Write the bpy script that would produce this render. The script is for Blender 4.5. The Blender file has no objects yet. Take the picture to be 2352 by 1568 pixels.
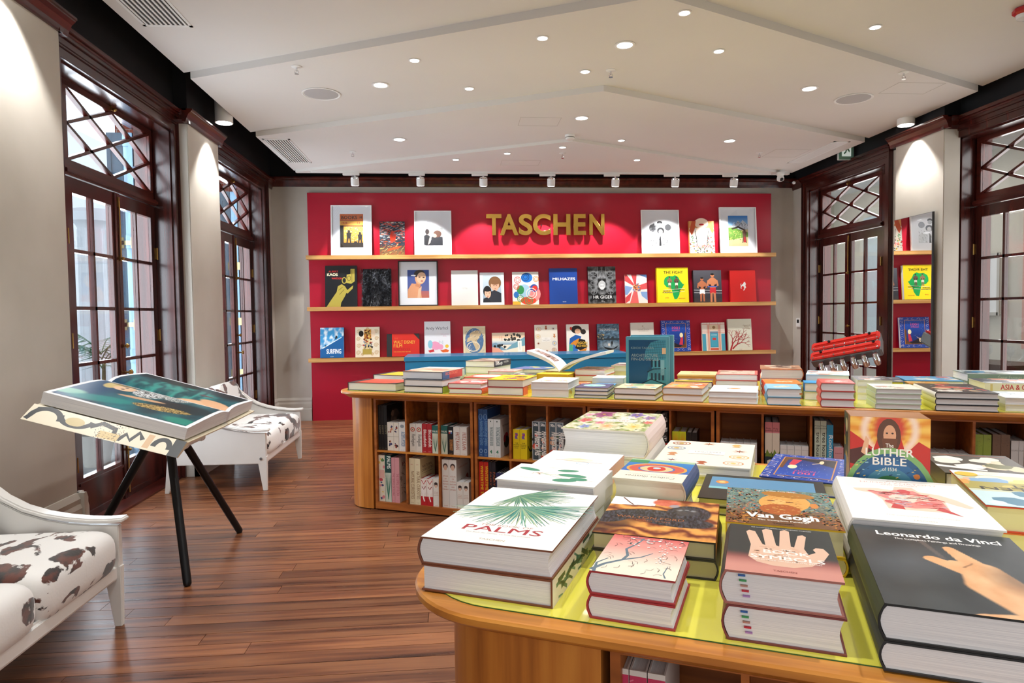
import bpy, bmesh, math, random
from mathutils import Matrix, Vector

S = bpy.context.scene
COL = S.collection
random.seed(7)
R = math.radians
sin, cos, pi = math.sin, math.cos, math.pi

# ------------------------------------------------------------------ camera
def cam_setup():
    yaw, pitch, roll = R(4.848), R(2.366), R(-.773)
    f = Vector((sin(yaw) * cos(pitch), cos(yaw) * cos(pitch), -sin(pitch)))
    r = Vector((cos(yaw), -sin(yaw), 0))
    u = r.cross(f)
    r2 = r * cos(roll) + u * sin(roll)
    u2 = u * cos(roll) - r * sin(roll)
    m = Matrix((( r2.x, u2.x, -f.x, 0), (r2.y, u2.y, -f.y, 0), (r2.z, u2.z, -f.z, 1.5), (0, 0, 0, 1)))
    cd = bpy.data.cameras.new('camera')
    cd.sensor_width = 36
    cd.lens = 36 * 1523 / 2352
    cd.clip_start = .05
    co = bpy.data.objects.new('camera', cd)
    COL.objects.link(co)
    co.matrix_world = m
    S.camera = co
cam_setup()

# ------------------------------------------------------------------ world and exposure
W = bpy.data.worlds.new('sky')
S.world = W
W.use_nodes = True
_bg = W.node_tree.nodes['Background']
_bg.inputs[0].default_value = (.80, .90, 1, 1)
_bg.inputs[1].default_value = 3.0
S.view_settings.view_transform = 'Standard'
S.view_settings.look = 'None'
S.view_settings.gamma = 1
S.view_settings.use_curve_mapping = False
S.view_settings.exposure = -0.5
S.cycles.use_denoising = True
S.cycles.max_bounces = 6
S.cycles.diffuse_bounces = 3
S.cycles.glossy_bounces = 3
S.cycles.transparent_max_bounces = 12
S.cycles.adaptive_threshold = .05
S.cycles.light_sampling_threshold = .03
S.cycles.sample_clamp_indirect = 6

def area(name, loc, rot, sx, sy, power, col=(1, 1, 1)):
    l = bpy.data.lights.new(name, 'AREA')
    l.shape = 'RECTANGLE'
    l.size, l.size_y, l.energy, l.color = sx, sy, power, col
    o = bpy.data.objects.new(name, l)
    o.location, o.rotation_euler = loc, rot
    COL.objects.link(o)
    return o
# daylight through the garden doors, light from the corridor doors, and an unseen fill added behind the camera, where the wall is solid
for _y in (5.71, 8.62):
    area('garden_door_daylight', (-3.0, _y, 1.75), (0, R(-90), 0), 2.9, 1.4, 160, (.90, .96, 1))
    area('corridor_door_light', (5.6, _y, 1.75), (0, R(90), 0), 2.9, 1.4, 80, (1, .97, .93))
area('camera_side_fill', (1.0, -1.5, 1.55), (R(90), 0, 0), 6.0, 2.3, 85, (1, .985, .97))

# ------------------------------------------------------------------ helpers
def lin(c):
    return c / 12.92 if c <= .04045 else ((c + .055) / 1.055) ** 2.4
def hx(h):
    if not isinstance(h, str):
        return tuple(h)
    h = h.lstrip('#')
    return tuple(lin(int(h[i:i + 2], 16) / 255) for i in (0, 2, 4))

def linked(o, parent=None, M=None):
    COL.objects.link(o)
    if parent is not None:
        o.parent = parent
    if M is not None:
        o.matrix_local = M
    return o
def thing(name, label=None, cat=None, M=None, group=None, kind=None, parent=None):
    o = bpy.data.objects.new(name, None)
    o.empty_display_size = .05
    linked(o, parent, M)
    return tag(o, label, cat, group, kind)
def tag(o, label=None, cat=None, group=None, kind=None):
    if label: o['label'] = label
    if cat: o['category'] = cat
    if group: o['group'] = group
    if kind: o['kind'] = kind
    return o
def T3(x, y, z):
    return Matrix.Translation((x, y, z))
def RZ(a):
    return Matrix.Rotation(a, 4, 'Z')
def axes(o, x, y, z):
    return Matrix(((x[0], y[0], z[0], o[0]), (x[1], y[1], z[1], o[1]), (x[2], y[2], z[2], o[2]), (0, 0, 0, 1)))
def copy_tree(o, parent=None, M=None):
    c = o.copy()
    COL.objects.link(c)
    c.parent = parent
    if M is not None:
        c.matrix_local = M
    for ch in o.children:
        copy_tree(ch, c)
    return c

class MB:
    """collects faces; build() links them as one mesh object"""
    def __init__(s):
        s.v, s.f = [], []
    def add(s, vs, fs):
        n = len(s.v)
        s.v += [tuple(p) for p in vs]
        s.f += [tuple(n + i for i in f) for f in fs]
        return s
    def box(s, x0, y0, z0, x1, y1, z1):
        if x0 > x1: x0, x1 = x1, x0
        if y0 > y1: y0, y1 = y1, y0
        if z0 > z1: z0, z1 = z1, z0
        return s.add([(x0, y0, z0), (x1, y0, z0), (x1, y1, z0), (x0, y1, z0), (x0, y0, z1), (x1, y0, z1), (x1, y1, z1), (x0, y1, z1)],
                     [(3, 2, 1, 0), (4, 5, 6, 7), (0, 1, 5, 4), (1, 2, 6, 5), (2, 3, 7, 6), (3, 0, 4, 7)])
    def prism(s, pts, off):
        """polygon (3-D points, normal against off) pushed along off"""
        n = len(pts)
        q = [tuple(a + b for a, b in zip(p, off)) for p in pts]
        return s.add(list(pts) + q, [tuple(range(n - 1, -1, -1)), tuple(range(n, 2 * n))] + [(i, (i + 1) % n, n + (i + 1) % n, n + i) for i in range(n)])
    def tube(s, pts, r, n=10, caps=True):
        pts = [Vector(p) for p in pts]
        rr = r if isinstance(r, (list, tuple)) else [r] * len(pts)
        rings, up = [], None
        for i, p in enumerate(pts):
            d = (pts[min(i + 1, len(pts) - 1)] - pts[max(i - 1, 0)]).normalized()
            if up is None:
                up = Vector((0, 0, 1)) if abs(d.z) < .9 else Vector((1, 0, 0))
            a = d.cross(up).normalized()
            b = a.cross(d).normalized()
            up = b
            rings.append([p + (a * cos(2 * pi * k / n) + b * sin(2 * pi * k / n)) * rr[i] for k in range(n)])
        fs = []
        for i in range(len(rings) - 1):
            for k in range(n):
                fs.append((i * n + k, i * n + (k + 1) % n, (i + 1) * n + (k + 1) % n, (i + 1) * n + k))
        if caps:
            fs += [tuple(range(n - 1, -1, -1)), tuple((len(rings) - 1) * n + k for k in range(n))]
        return s.add([p for g in rings for p in g], fs)
    def lathe(s, prof, n=20, c=(0, 0, 0)):
        vs, fs = [], []
        for r, z in prof:
            vs += [(c[0] + r * cos(2 * pi * k / n), c[1] + r * sin(2 * pi * k / n), c[2] + z) for k in range(n)]
        for i in range(len(prof) - 1):
            for k in range(n):
                fs.append((i * n + k, i * n + (k + 1) % n, (i + 1) * n + (k + 1) % n, (i + 1) * n + k))
        fs += [tuple(range(n - 1, -1, -1)), tuple((len(prof) - 1) * n + k for k in range(n))]
        return s.add(vs, fs)
    def grid(s, fn, nu, nv, close_u=False):
        vs = [fn(i / nu, j / nv) for j in range(nv + 1) for i in range(nu + 1)]
        fs = [(j * (nu + 1) + i, j * (nu + 1) + i + 1, (j + 1) * (nu + 1) + i + 1, (j + 1) * (nu + 1) + i) for j in range(nv) for i in range(nu)]
        return s.add(vs, fs)
    def sphere(s, c, rx, ry=None, rz=None, n=14, m=8):
        ry = ry or rx
        rz = rz or rx
        return s.grid(lambda a, b: (c[0] + rx * cos(2 * pi * a) * sin(pi * b), c[1] + ry * sin(2 * pi * a) * sin(pi * b), c[2] - rz * cos(pi * b)), n, m)
    def mesh(s, name, m, smooth=False, bevel=0, seg=2, fix=False, recenter=False):
        me = bpy.data.meshes.new(name)
        me.from_pydata(s.v, [], s.f)
        if bevel or smooth or fix:
            bm = bmesh.new()
            bm.from_mesh(me)
            if smooth or fix:
                bmesh.ops.remove_doubles(bm, verts=bm.verts, dist=1e-5)
            if bevel:
                bmesh.ops.bevel(bm, geom=[e for e in bm.edges if len(e.link_faces) == 2 and e.calc_face_angle(0) > .5], offset=bevel, segments=seg, affect='EDGES', clamp_overlap=True)
            if fix or smooth:
                bmesh.ops.recalc_face_normals(bm, faces=bm.faces)
            bm.to_mesh(me)
            bm.free()
        me.materials.append(m)
        if smooth:
            for p in me.polygons:
                p.use_smooth = True
            try:
                me.set_sharp_from_angle(angle=R(38))
            except Exception:
                pass
        return me
    def build(s, name, m, parent=None, M=None, smooth=False, bevel=0, seg=2, fix=False):
        return linked(bpy.data.objects.new(name, s.mesh(name, m, smooth, bevel, seg, fix)), parent, M)

# ------------------------------------------------------------------ materials
_mats = {}
def _new(name):
    m = bpy.data.materials.new(name)
    m.use_nodes = True
    nt = m.node_tree
    return m, nt, nt.nodes['Principled BSDF']
def mat(col, rough=.5, metal=0., spec=.5, emit=0., name='paint', coat=0.):
    key = (col, rough, metal, spec, emit, coat)
    if key in _mats:
        return _mats[key]
    m, nt, b = _new(name)
    c = hx(col)
    b.inputs['Base Color'].default_value = (*c, 1)
    b.inputs['Roughness'].default_value = rough
    b.inputs['Metallic'].default_value = metal
    b.inputs['Specular IOR Level'].default_value = spec
    b.inputs['Coat Weight'].default_value = coat
    if emit:
        b.inputs['Emission Color'].default_value = (*c, 1)
        b.inputs['Emission Strength'].default_value = emit
    _mats[key] = m
    return m
def noisy(name, cols, scale, rough=.5, coord='Position', bump=0., detail=4, rand=0., spec=.5, distort=0., pos=None, coat=0., rr=None):
    """noise -> colour ramp; scale is a 3-vector on world position or object space"""
    m, nt, b = _new(name)
    N, L = nt.nodes, nt.links
    if coord == 'Position':
        src = N.new('ShaderNodeNewGeometry').outputs['Position']
    else:
        src = N.new('ShaderNodeTexCoord').outputs['Object']
    mp = N.new('ShaderNodeMapping')
    mp.inputs['Scale'].default_value = scale
    L.new(src, mp.inputs[0])
    vec = mp.outputs[0]
    info = None
    if rand:
        info = N.new('ShaderNodeObjectInfo')
        ad = N.new('ShaderNodeVectorMath')
        mul = N.new('ShaderNodeMath'); mul.operation = 'MULTIPLY'; mul.inputs[1].default_value = 37.
        L.new(info.outputs['Random'], mul.inputs[0])
        L.new(vec, ad.inputs[0]); L.new(mul.outputs[0], ad.inputs[1])
        vec = ad.outputs[0]
    nz = N.new('ShaderNodeTexNoise')
    nz.inputs['Scale'].default_value = 1
    nz.inputs['Detail'].default_value = detail
    nz.inputs['Distortion'].default_value = distort
    L.new(vec, nz.inputs['Vector'])
    rp = N.new('ShaderNodeValToRGB')
    e = rp.color_ramp.elements
    n = len(cols)
    pos = pos or [.3 + .4 * i / (n - 1) for i in range(n)]
    while len(e) < n:
        e.new(.5)
    for i, c in enumerate(cols):
        e[i].position = pos[i]
        e[i].color = (*hx(c), 1)
    L.new(nz.outputs[0], rp.inputs[0])
    out = rp.outputs[0]
    if rand:
        hsv = N.new('ShaderNodeHueSaturation')
        ma = N.new('ShaderNodeMapRange')
        ma.inputs[3].default_value = 1 - rand
        ma.inputs[4].default_value = 1 + rand
        L.new(info.outputs['Random'], ma.inputs[0])
        L.new(ma.outputs[0], hsv.inputs['Value'])
        L.new(out, hsv.inputs['Color'])
        out = hsv.outputs[0]
    L.new(out, b.inputs['Base Color'])
    b.inputs['Roughness'].default_value = rough
    b.inputs['Specular IOR Level'].default_value = spec
    b.inputs['Coat Weight'].default_value = coat
    b.inputs['Coat Roughness'].default_value = .15
    if rr:
        mr = N.new('ShaderNodeMapRange')
        mr.inputs[3].default_value, mr.inputs[4].default_value = rr
        L.new(nz.outputs[0], mr.inputs[0]); L.new(mr.outputs[0], b.inputs['Roughness'])
    if bump:
        bp = N.new('ShaderNodeBump')
        bp.inputs['Strength'].default_value = bump
        bp.inputs['Distance'].default_value = .004
        L.new(nz.outputs[0], bp.inputs['Height'])
        L.new(bp.outputs[0], b.inputs['Normal'])
    return m
def glassy(name, tint=(.97, .98, 1), refl=.05):
    """clear sheet: see-through, with a mirror share that grows towards grazing"""
    m, nt, b = _new(name)
    N, L = nt.nodes, nt.links
    t = N.new('ShaderNodeBsdfTransparent'); t.inputs[0].default_value = (*tint, 1)
    g = N.new('ShaderNodeBsdfGlossy'); g.inputs['Roughness'].default_value = .02
    lw = N.new('ShaderNodeLayerWeight'); lw.inputs['Blend'].default_value = .5
    pw = N.new('ShaderNodeMath'); pw.operation = 'POWER'; pw.inputs[1].default_value = 4.
    ma = N.new('ShaderNodeMath'); ma.operation = 'MULTIPLY_ADD'; ma.inputs[1].default_value = .5; ma.inputs[2].default_value = refl
    L.new(lw.outputs['Facing'], pw.inputs[0]); L.new(pw.outputs[0], ma.inputs[0])
    mx = N.new('ShaderNodeMixShader')
    L.new(ma.outputs[0], mx.inputs[0]); L.new(t.outputs[0], mx.inputs[1]); L.new(g.outputs[0], mx.inputs[2])
    L.new(mx.outputs[0], N['Material Output'].inputs[0])
    return m

PLASTER = noisy('wall_plaster', ['#b9b3a7', '#c6c0b5', '#cfc9bf'], (1.2, 1.2, 1.0), .75, bump=.05, detail=6)
WHITE_CEIL = noisy('ceiling_paint', ['#dbd8d4', '#e2dfdb'], (.6, .6, .6), .8)
BLACK = mat('#0b0c10', .7, name='black_paint')
RED = noisy('red_lacquer', ['#a80f2c', '#b5142f'], (.8, .8, 3), .33, spec=.45)
MAHOG = noisy('mahogany', ['#240a07', '#3d130e', '#4f1c14'], (18, 18, 1.2), .26, coat=.3, detail=5)
MAHOG_H = noisy('mahogany_horizontal', ['#2c0c08', '#48160f', '#5a2016'], (14, 1.2, 14), .28, coat=.3, detail=5)
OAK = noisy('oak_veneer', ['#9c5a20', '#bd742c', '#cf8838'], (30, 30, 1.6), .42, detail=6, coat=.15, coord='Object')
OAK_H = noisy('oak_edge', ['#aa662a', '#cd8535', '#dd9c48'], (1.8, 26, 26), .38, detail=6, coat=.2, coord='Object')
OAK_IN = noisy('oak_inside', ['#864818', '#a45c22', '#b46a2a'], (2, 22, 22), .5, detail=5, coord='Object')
SHELF_OAK = noisy('shelf_oak', ['#b98445', '#cf9c5c', '#d9aa6c'], (1.5, 30, 30), .45, detail=5)
YELLOW = mat('#e3dc55', .12, name='yellow_glass', coat=.5)
GREEN_EDGE = mat('#2f6b3a', .2, name='glass_edge')
IVORY = noisy('white_lacquer', ['#e4e3df', '#ecebe8'], (3, 3, 3), .3, coat=.3)
BRASS = mat('#a8854c', .4, 1, name='brass')
GOLD = mat('#f0c566', .2, 1, name='polished_gold')
CHROME = mat('#e6e8ec', .06, 1, name='chrome')
STEEL = mat('#8f9396', .38, .8, name='grey_steel')
BLACKMET = mat('#14161a', .35, .3, name='black_metal')
WHITEP = mat('#eeeeec', .45, name='white_paint')
GLASS = glassy('clear_glass')
MIRROR = mat('#f4f6f6', .0, 1, name='mirror_silver')
def _lamp(strength=14):
    m, nt, b = _new('lamp_glow')
    b.inputs['Base Color'].default_value = (1, 1, 1, 1)
    b.inputs['Emission Color'].default_value = (1, .98, .95, 1)
    b.inputs['Emission Strength'].default_value = strength
    return m
GLOW = _lamp()
def _floor():
    m = noisy('floor_boards', ['#331a10', '#6b3f28', '#845434', '#57301e'], (1.1, 26, 1), .3, detail=7, rand=.28, pos=[.25, .45, .6, .78], rr=(.2, .42), bump=.06)
    nt = m.node_tree
    N, L = nt.nodes, nt.links
    b = N['Principled BSDF']
    old = b.inputs['Base Color'].links[0].from_socket
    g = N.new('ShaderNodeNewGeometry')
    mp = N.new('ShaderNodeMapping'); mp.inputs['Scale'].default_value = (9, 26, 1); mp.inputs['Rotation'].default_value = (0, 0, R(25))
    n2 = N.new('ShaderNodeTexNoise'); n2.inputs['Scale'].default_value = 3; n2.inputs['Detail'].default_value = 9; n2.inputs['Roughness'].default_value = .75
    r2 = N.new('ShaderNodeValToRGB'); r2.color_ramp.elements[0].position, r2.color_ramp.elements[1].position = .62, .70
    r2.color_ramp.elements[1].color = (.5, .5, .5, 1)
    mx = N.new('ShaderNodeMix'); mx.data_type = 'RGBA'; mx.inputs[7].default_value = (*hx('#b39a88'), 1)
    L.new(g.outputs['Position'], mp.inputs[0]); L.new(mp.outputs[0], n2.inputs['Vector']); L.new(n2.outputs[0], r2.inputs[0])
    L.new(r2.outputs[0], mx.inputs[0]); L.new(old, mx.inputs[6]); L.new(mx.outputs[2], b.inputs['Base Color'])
    return m
FLOORM = _floor()
def _paper():
    m, nt, b = _new('page_edges')
    N, L = nt.nodes, nt.links
    tc = N.new('ShaderNodeTexCoord')
    mp = N.new('ShaderNodeMapping'); mp.inputs['Scale'].default_value = (3, 3, 900)
    nz = N.new('ShaderNodeTexNoise'); nz.inputs['Scale'].default_value = 1; nz.inputs['Detail'].default_value = 1
    rp = N.new('ShaderNodeValToRGB')
    rp.color_ramp.elements[0].position, rp.color_ramp.elements[1].position = .3, .7
    rp.color_ramp.elements[0].color = (*hx('#d9dade'), 1)
    rp.color_ramp.elements[1].color = (*hx('#f6f6f7'), 1)
    L.new(tc.outputs['Object'], mp.inputs[0]); L.new(mp.outputs[0], nz.inputs['Vector']); L.new(nz.outputs[0], rp.inputs[0])
    L.new(rp.outputs[0], b.inputs['Base Color'])
    b.inputs['Roughness'].default_value = .8
    return m
PAPER = _paper()
def _print(rough=.35):
    m, nt, b = _new('printed_ink')
    a = nt.nodes.new('ShaderNodeAttribute')
    a.attribute_name = 'Col'
    nt.links.new(a.outputs['Color'], b.inputs['Base Color'])
    b.inputs['Roughness'].default_value = rough
    return m
INK = _print()
MATTE_INK = _print(.7)

# ------------------------------------------------------------------ flat print: coloured shapes and lettering
_txt = {}
def text_mesh(body, bold):
    k = (body, bold)
    if k not in _txt:
        cu = bpy.data.curves.new('t', 'FONT')
        cu.body = body
        cu.size = 1
        cu.resolution_u = 2
        o = bpy.data.objects.new('t', cu)
        me = o.to_mesh()
        vs = [tuple(v.co)[:2] for v in me.vertices]
        fs = [tuple(p.vertices) for p in me.polygons]
        o.to_mesh_clear()
        bpy.data.objects.remove(o)
        bpy.data.curves.remove(cu)
        xs = [v[0] for v in vs] or [0]
        _txt[k] = (vs, fs, min(xs), max(xs))
    return _txt[k]
class Art:
    """flat print on a w x h rectangle; coordinates run 0..1 both ways, y up"""
    def __init__(s, w, h, bg=None, eps=2e-5):
        s.w, s.h, s.k, s.eps = w, h, 0, eps
        s.V, s.F, s.C = [], [], []
        s.rnd = random.Random(int(w * 1e4) * 7 + int(h * 1e4))
        if bg:
            s.r(0, 0, 1, 1, bg)
    def _f(s, pts, cols):
        n = len(s.V)
        s.V += [(x * s.w, y * s.h, s.k * s.eps) for x, y in pts]
        s.F.append(tuple(range(n, n + len(pts))))
        s.C += cols
    def p(s, pts, c):
        a = sum(pts[i - 1][0] * pts[i][1] - pts[i][0] * pts[i - 1][1] for i in range(len(pts)))
        if a < 0:
            pts = pts[::-1]
        s.k += 1
        s._f(pts, [hx(c)] * len(pts))
        return s
    def r(s, x0, y0, x1, y1, c, c2=None):
        s.k += 1
        a, b = hx(c), hx(c2 or c)
        s._f([(x0, y0), (x1, y0), (x1, y1), (x0, y1)], [a, a, b, b])
        return s
    def e(s, x, y, rx, ry, c, n=18, rot=0.):
        asp = s.w / s.h
        pts = []
        for i in range(n):
            a = 2 * pi * i / n
            dx, dy = rx * cos(a) * s.w, ry * sin(a) * s.h
            dx, dy = dx * cos(rot) - dy * sin(rot), dx * sin(rot) + dy * cos(rot)
            pts.append((x + dx / s.w, y + dy / s.h))
        return s.p(pts, c)
    def l(s, pts, wd, c, taper=1.):
        s.k += 1
        col = hx(c)
        P = [(x * s.w, y * s.h) for x, y in pts]
        wd *= s.h
        n = len(P)
        L, Rr = [], []
        for i, q in enumerate(P):
            a, b = P[max(i - 1, 0)], P[min(i + 1, n - 1)]
            dx, dy = b[0] - a[0], b[1] - a[1]
            m = math.hypot(dx, dy) or 1
            hw = wd / 2 * (1 + (taper - 1) * i / max(n - 1, 1))
            L.append((q[0] - dy / m * hw, q[1] + dx / m * hw)); Rr.append((q[0] + dy / m * hw, q[1] - dx / m * hw))
        for i in range(n - 1):
            s._f([(x / s.w, y / s.h) for x, y in (Rr[i], Rr[i + 1], L[i + 1], L[i])], [col] * 4)
        return s
    def ring(s, x, y, rx, ry, wd, c, n=24, a0=0., a1=2 * pi):
        return s.l([(x + rx * cos(a0 + (a1 - a0) * i / n), y + ry * sin(a0 + (a1 - a0) * i / n)) for i in range(n + 1)], wd, c)
    def t(s, body, x, y, size, c, al='C', bold=0., rot=0., sx=1., width=None):
        vs, fs, x0, x1 = text_mesh(body, 0)
        s.k += 1
        col = hx(c)
        sz = size * s.h * 1.37
        kx = sz * sx
        if width:
            kx = width * (s.w if abs(rot) < .7 else s.h) / max(x1 - x0, 1e-4)
        o = {'C': (x0 + x1) / 2, 'L': x0, 'R': x1}[al]
        # heavier letters: the outline repeated a hair's breadth around itself
        b = bold * .9
        for ox, oy in ([(0, 0)] if not b else [(0, 0), (b, 0), (-b, 0)] if b < .012 else [(0, 0), (b, b * .6), (-b, b * .6), (b, -b * .6), (-b, -b * .6)]):
            n = len(s.V)
            for vx, vy in vs:
                dx, dy = (vx - o) * kx + ox * sz, (vy + oy) * sz
                s.V.append((x * s.w + dx * cos(rot) - dy * sin(rot), y * s.h + dx * sin(rot) + dy * cos(rot), s.k * s.eps))
            for f in fs:
                s.F.append(tuple(n + i for i in f))
                s.C += [col] * len(f)
            s.k += .2
        return s
    def sp(s, n, box, size, cols, ang=None, asp=2.5):
        """small strokes scattered in a box"""
        s.k += 1
        x0, y0, x1, y1 = box
        for i in range(n):
            x, y = s.rnd.uniform(x0, x1), s.rnd.uniform(y0, y1)
            a = s.rnd.uniform(0, pi) if ang is None else ang + s.rnd.uniform(-.4, .4)
            d = size * s.rnd.uniform(.6, 1.3) * s.h
            e1 = (cos(a) * d / s.w, sin(a) * d / s.h)
            e2 = (-sin(a) * d / asp / s.w, cos(a) * d / asp / s.h)
            s._f([(min(max(x + q * e1[0] + t * e2[0], 0), 1), min(max(y + q * e1[1] + t * e2[1], 0), 1)) for q, t in ((-1, -1), (1, -1), (1, 1), (-1, 1))], [hx(s.rnd.choice(cols))] * 4)
        return s
    def blobs(s, n, box, size, cols):
        x0, y0, x1, y1 = box
        for i in range(n):
            x, y = s.rnd.uniform(x0, x1), s.rnd.uniform(y0, y1)
            a = s.rnd.uniform(.5, 1.2) * size
            s.p([(min(max(x + a * s.rnd.uniform(.6, 1.1) * cos(q) * s.h / s.w, 0), 1), min(max(y + a * s.rnd.uniform(.6, 1.1) * sin(q), 0), 1)) for q in [2 * pi * k / 9 for k in range(9)]], s.rnd.choice(cols))
        return s
    def img(s, fn, nx, ny, x0=0., y0=0., x1=1., y1=1.):
        """a printed picture: fn(x, y) -> colour, blended between the points of a grid"""
        s.k += 1
        n = len(s.V)
        cc = []
        for j in range(ny + 1):
            for i in range(nx + 1):
                a, b = i / nx, j / ny
                s.V.append(((x0 + (x1 - x0) * a) * s.w, (y0 + (y1 - y0) * b) * s.h, s.k * s.eps))
                cc.append(fn(a, b))
        for j in range(ny):
            for i in range(nx):
                f = (j * (nx + 1) + i, j * (nx + 1) + i + 1, (j + 1) * (nx + 1) + i + 1, (j + 1) * (nx + 1) + i)
                s.F.append(tuple(n + q for q in f))
                s.C += [cc[q] for q in f]
        return s
    def build(s, name, parent, M, m=None):
        me = bpy.data.meshes.new(name)
        me.from_pydata(s.V, [], s.F)
        ca = me.color_attributes.new('Col', 'FLOAT_COLOR', 'CORNER')
        flat = []
        for c in s.C:
            flat += [c[0], c[1], c[2], 1.]
        ca.data.foreach_set('color', flat)
        me.materials.append(m or INK)
        return linked(bpy.data.objects.new(name, me), parent, M)

# ------------------------------------------------------------------ books
def arc_x(b, h, n=6):
    return [(-b * sin(pi * i / n), h * i / n) for i in range(n + 1)]
def book(label, M, w, d, h, cover, art=None, spine=None, group=None, flip=False, rnd=False, spine_col=None, cat='book', fore=None, back=None):
    """lies cover up: x across the cover (spine at x=0, or x=w when flipped), y up the cover, z through the pages"""
    root = thing('book', label, cat, M, group)
    t = min(.0035, h * .1)
    b = .16 * h if rnd else 0.
    fx = (lambda x: w - x) if flip else (lambda x: x)
    out = [(w, 0)] + (arc_x(b, h) if rnd else [(0, 0), (0, h)]) + [(w, h), (w, h - t)]
    inn = ([(t + x, min(max(z, t), h - t)) for x, z in arc_x(b, h)][::-1] if rnd else [(t, h - t), (t, t)]) + [(w, t)]
    prof = out + inn
    c = MB()
    pr = [(fx(x), 0, z) for x, z in prof]
    c.prism(pr, (0, d, 0))
    cv = c.build('cover', mat(cover, .38, name='cover_board'), root, fix=True)
    g = .004
    q = ([(t + x * .9, t + (h - 2 * t) * i / 6) for i, (x, z) in enumerate(arc_x(b, h))] if rnd else [(t, t), (t, h - t)])
    fe = [(w - g + x * .7, h - t - (h - 2 * t) * i / 6) for i, (x, z) in enumerate(arc_x(b, h))] if rnd else [(w - g, h - t), (w - g, t)]
    pb = MB().prism([(fx(x), g, z) for x, z in q + fe], (0, d - 2 * g, 0))
    pb.build('page_block', PAPER if not fore else mat(fore, .7, name='tinted_pages'), root, fix=True)
    if spine_col:
        sx = -b - 2e-4
        m = MB()
        if rnd:
            pp = [(x - 4e-4, z) for x, z in arc_x(b, h)]
            for i in range(6):
                (xa, za), (xb, zb) = pp[i], pp[i + 1]
                m.add([(fx(xa), 0, za), (fx(xa), d, za), (fx(xb), d, zb), (fx(xb), 0, zb)], [(0, 1, 2, 3)])
        else:
            m.add([(fx(-3e-4), 0, 0), (fx(-3e-4), d, 0), (fx(-3e-4), d, h), (fx(-3e-4), 0, h)], [(0, 1, 2, 3)])
        m.build('spine_cloth', mat(spine_col, .45, name='spine_cloth'), cv)
    if art:
        a = Art(w, d)
        art(a)
        a.build('cover_print', cv, T3(0, 0, h + 3e-4))
    if spine:
        a = Art(h, d)
        spine(a)
        if flip:
            Ms = axes((w + 3e-4, d, 0), (0, 0, 1), (0, -1, 0), (1, 0, 0))
        else:
            Ms = axes((-3e-4 - b, 0, 0), (0, 0, 1), (0, 1, 0), (-1, 0, 0))
        a.build('spine_print', cv, Ms)
    return root
ORD = ('first', 'second', 'third', 'fourth', 'fifth', 'sixth')
TY = R(25.17)
EU = Vector((cos(TY), -sin(TY), 0))
EV = Vector((sin(TY), cos(TY), 0))
def TB(u, v, z, ang=0):
    """table frame: u along the tables, v across them"""
    p = EU * u + EV * v
    return T3(p.x, p.y, z) @ RZ(-TY + R(ang))

def mixc(a, b, t):
    t = min(max(t, 0.), 1.)
    return tuple(p + (q - p) * t for p, q in zip(a, b))
def ell(x, y, cx, cy, rx, ry, rot=0., soft=.12):
    """1 inside an ellipse, fading to 0 over soft"""
    dx, dy = x - cx, y - cy
    dx, dy = dx * cos(rot) + dy * sin(rot), -dx * sin(rot) + dy * cos(rot)
    return min(max((1 + soft - math.hypot(dx / rx, dy / ry)) / (2 * soft), 0.), 1.)
from mathutils import noise as _nz
def fbm(x, y, s=1.):
    return _nz.fractal(Vector((x * s, y * s, .3 * s)), 1., 2., 4) * .5 + .5
# ================================================================== the room
XL, XR, YB, YN = -2.59, 5.17, 9.80, -1.65     # inner faces of the walls
ZW = 4.0
# ---- floor: boards run across the room
fl = thing('floor', kind='structure')
MB().box(XL - .35, YN, -.06, XR + .35, YB + .2, -.022).build('subfloor', mat('#120806', .9, name='dark_gap'), fl)
PW = .108
_pl = MB().box(0, 0, -.02, 1, PW - .003, 0).mesh('plank', FLOORM)
_rest = MB()
_rnd = random.Random(3)
for k in range(int((YB - YN) / PW) + 1):
    y = YN + k * PW
    x = XL - .3 - _rnd.uniform(0, 2)
    while x < XR + .3:
        L = _rnd.uniform(1.7, 2.9)
        x0, x1 = max(x, XL - .3), min(x + L - .0025, XR + .3)
        if x1 > x0 + .02:
            if y > 2.2 and x0 < 1.0:
                o = linked(bpy.data.objects.new('plank', _pl), fl)
                o.location = (x0, y, 0)
                o.scale = (x1 - x0, 1, 1)
            else:
                _rest.box(x0, y, -.02, x1, y + PW - .003, 0)
        x += L
tag(_rest.build('planking', FLOORM, fl), kind='stuff')

# ---- walls
GAP = .30                      # fixed side panel on the near side of every door
D1, D2 = 5.71, 8.62            # door centres along the side walls
def side_wall(name, x0, x1, xp, sgn):
    w = thing(name, kind='structure')
    m = MB()
    segs = [(YN, D1 - .735 - GAP), (D1 + .735, D2 - .735 - GAP), (D2 + .735, YB + .3)]
    for a, b in segs:
        m.box(x0, a, 0, x1, b, 3.36)
    for c in (D1, D2):
        m.box(x0, c - .735 - GAP, 3.27, x1, c + .735, 3.36)
    m.build('plaster', PLASTER, w)
    MB().box(x0, YN, 3.36, x1, YB + .3, ZW).build('upper_band', BLACK, w)
    for a, b in ((.3, 4.5), (6.52, 7.33)) if sgn > 0 else ((.3, 4.3), (6.43, 7.18)):
        MB().box(xp, a, 0, x0 if sgn < 0 else x1, b, 3.34).build('pillar', PLASTER, w, bevel=.006)
        MB().box(xp, a, 3.34, x0 if sgn < 0 else x1, b, ZW).build('pillar_band', BLACK, w)
    return w
side_wall('wall_left', XL - .3, XL, XL + .12, 1)
side_wall('wall_right', XR, XR + .3, XR - .18, -1)
wb = thing('wall_back', kind='structure')
MB().box(XL - .3, YB, 0, XR + .3, YB + .2, 3.37).build('plaster', PLASTER, wb)
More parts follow.
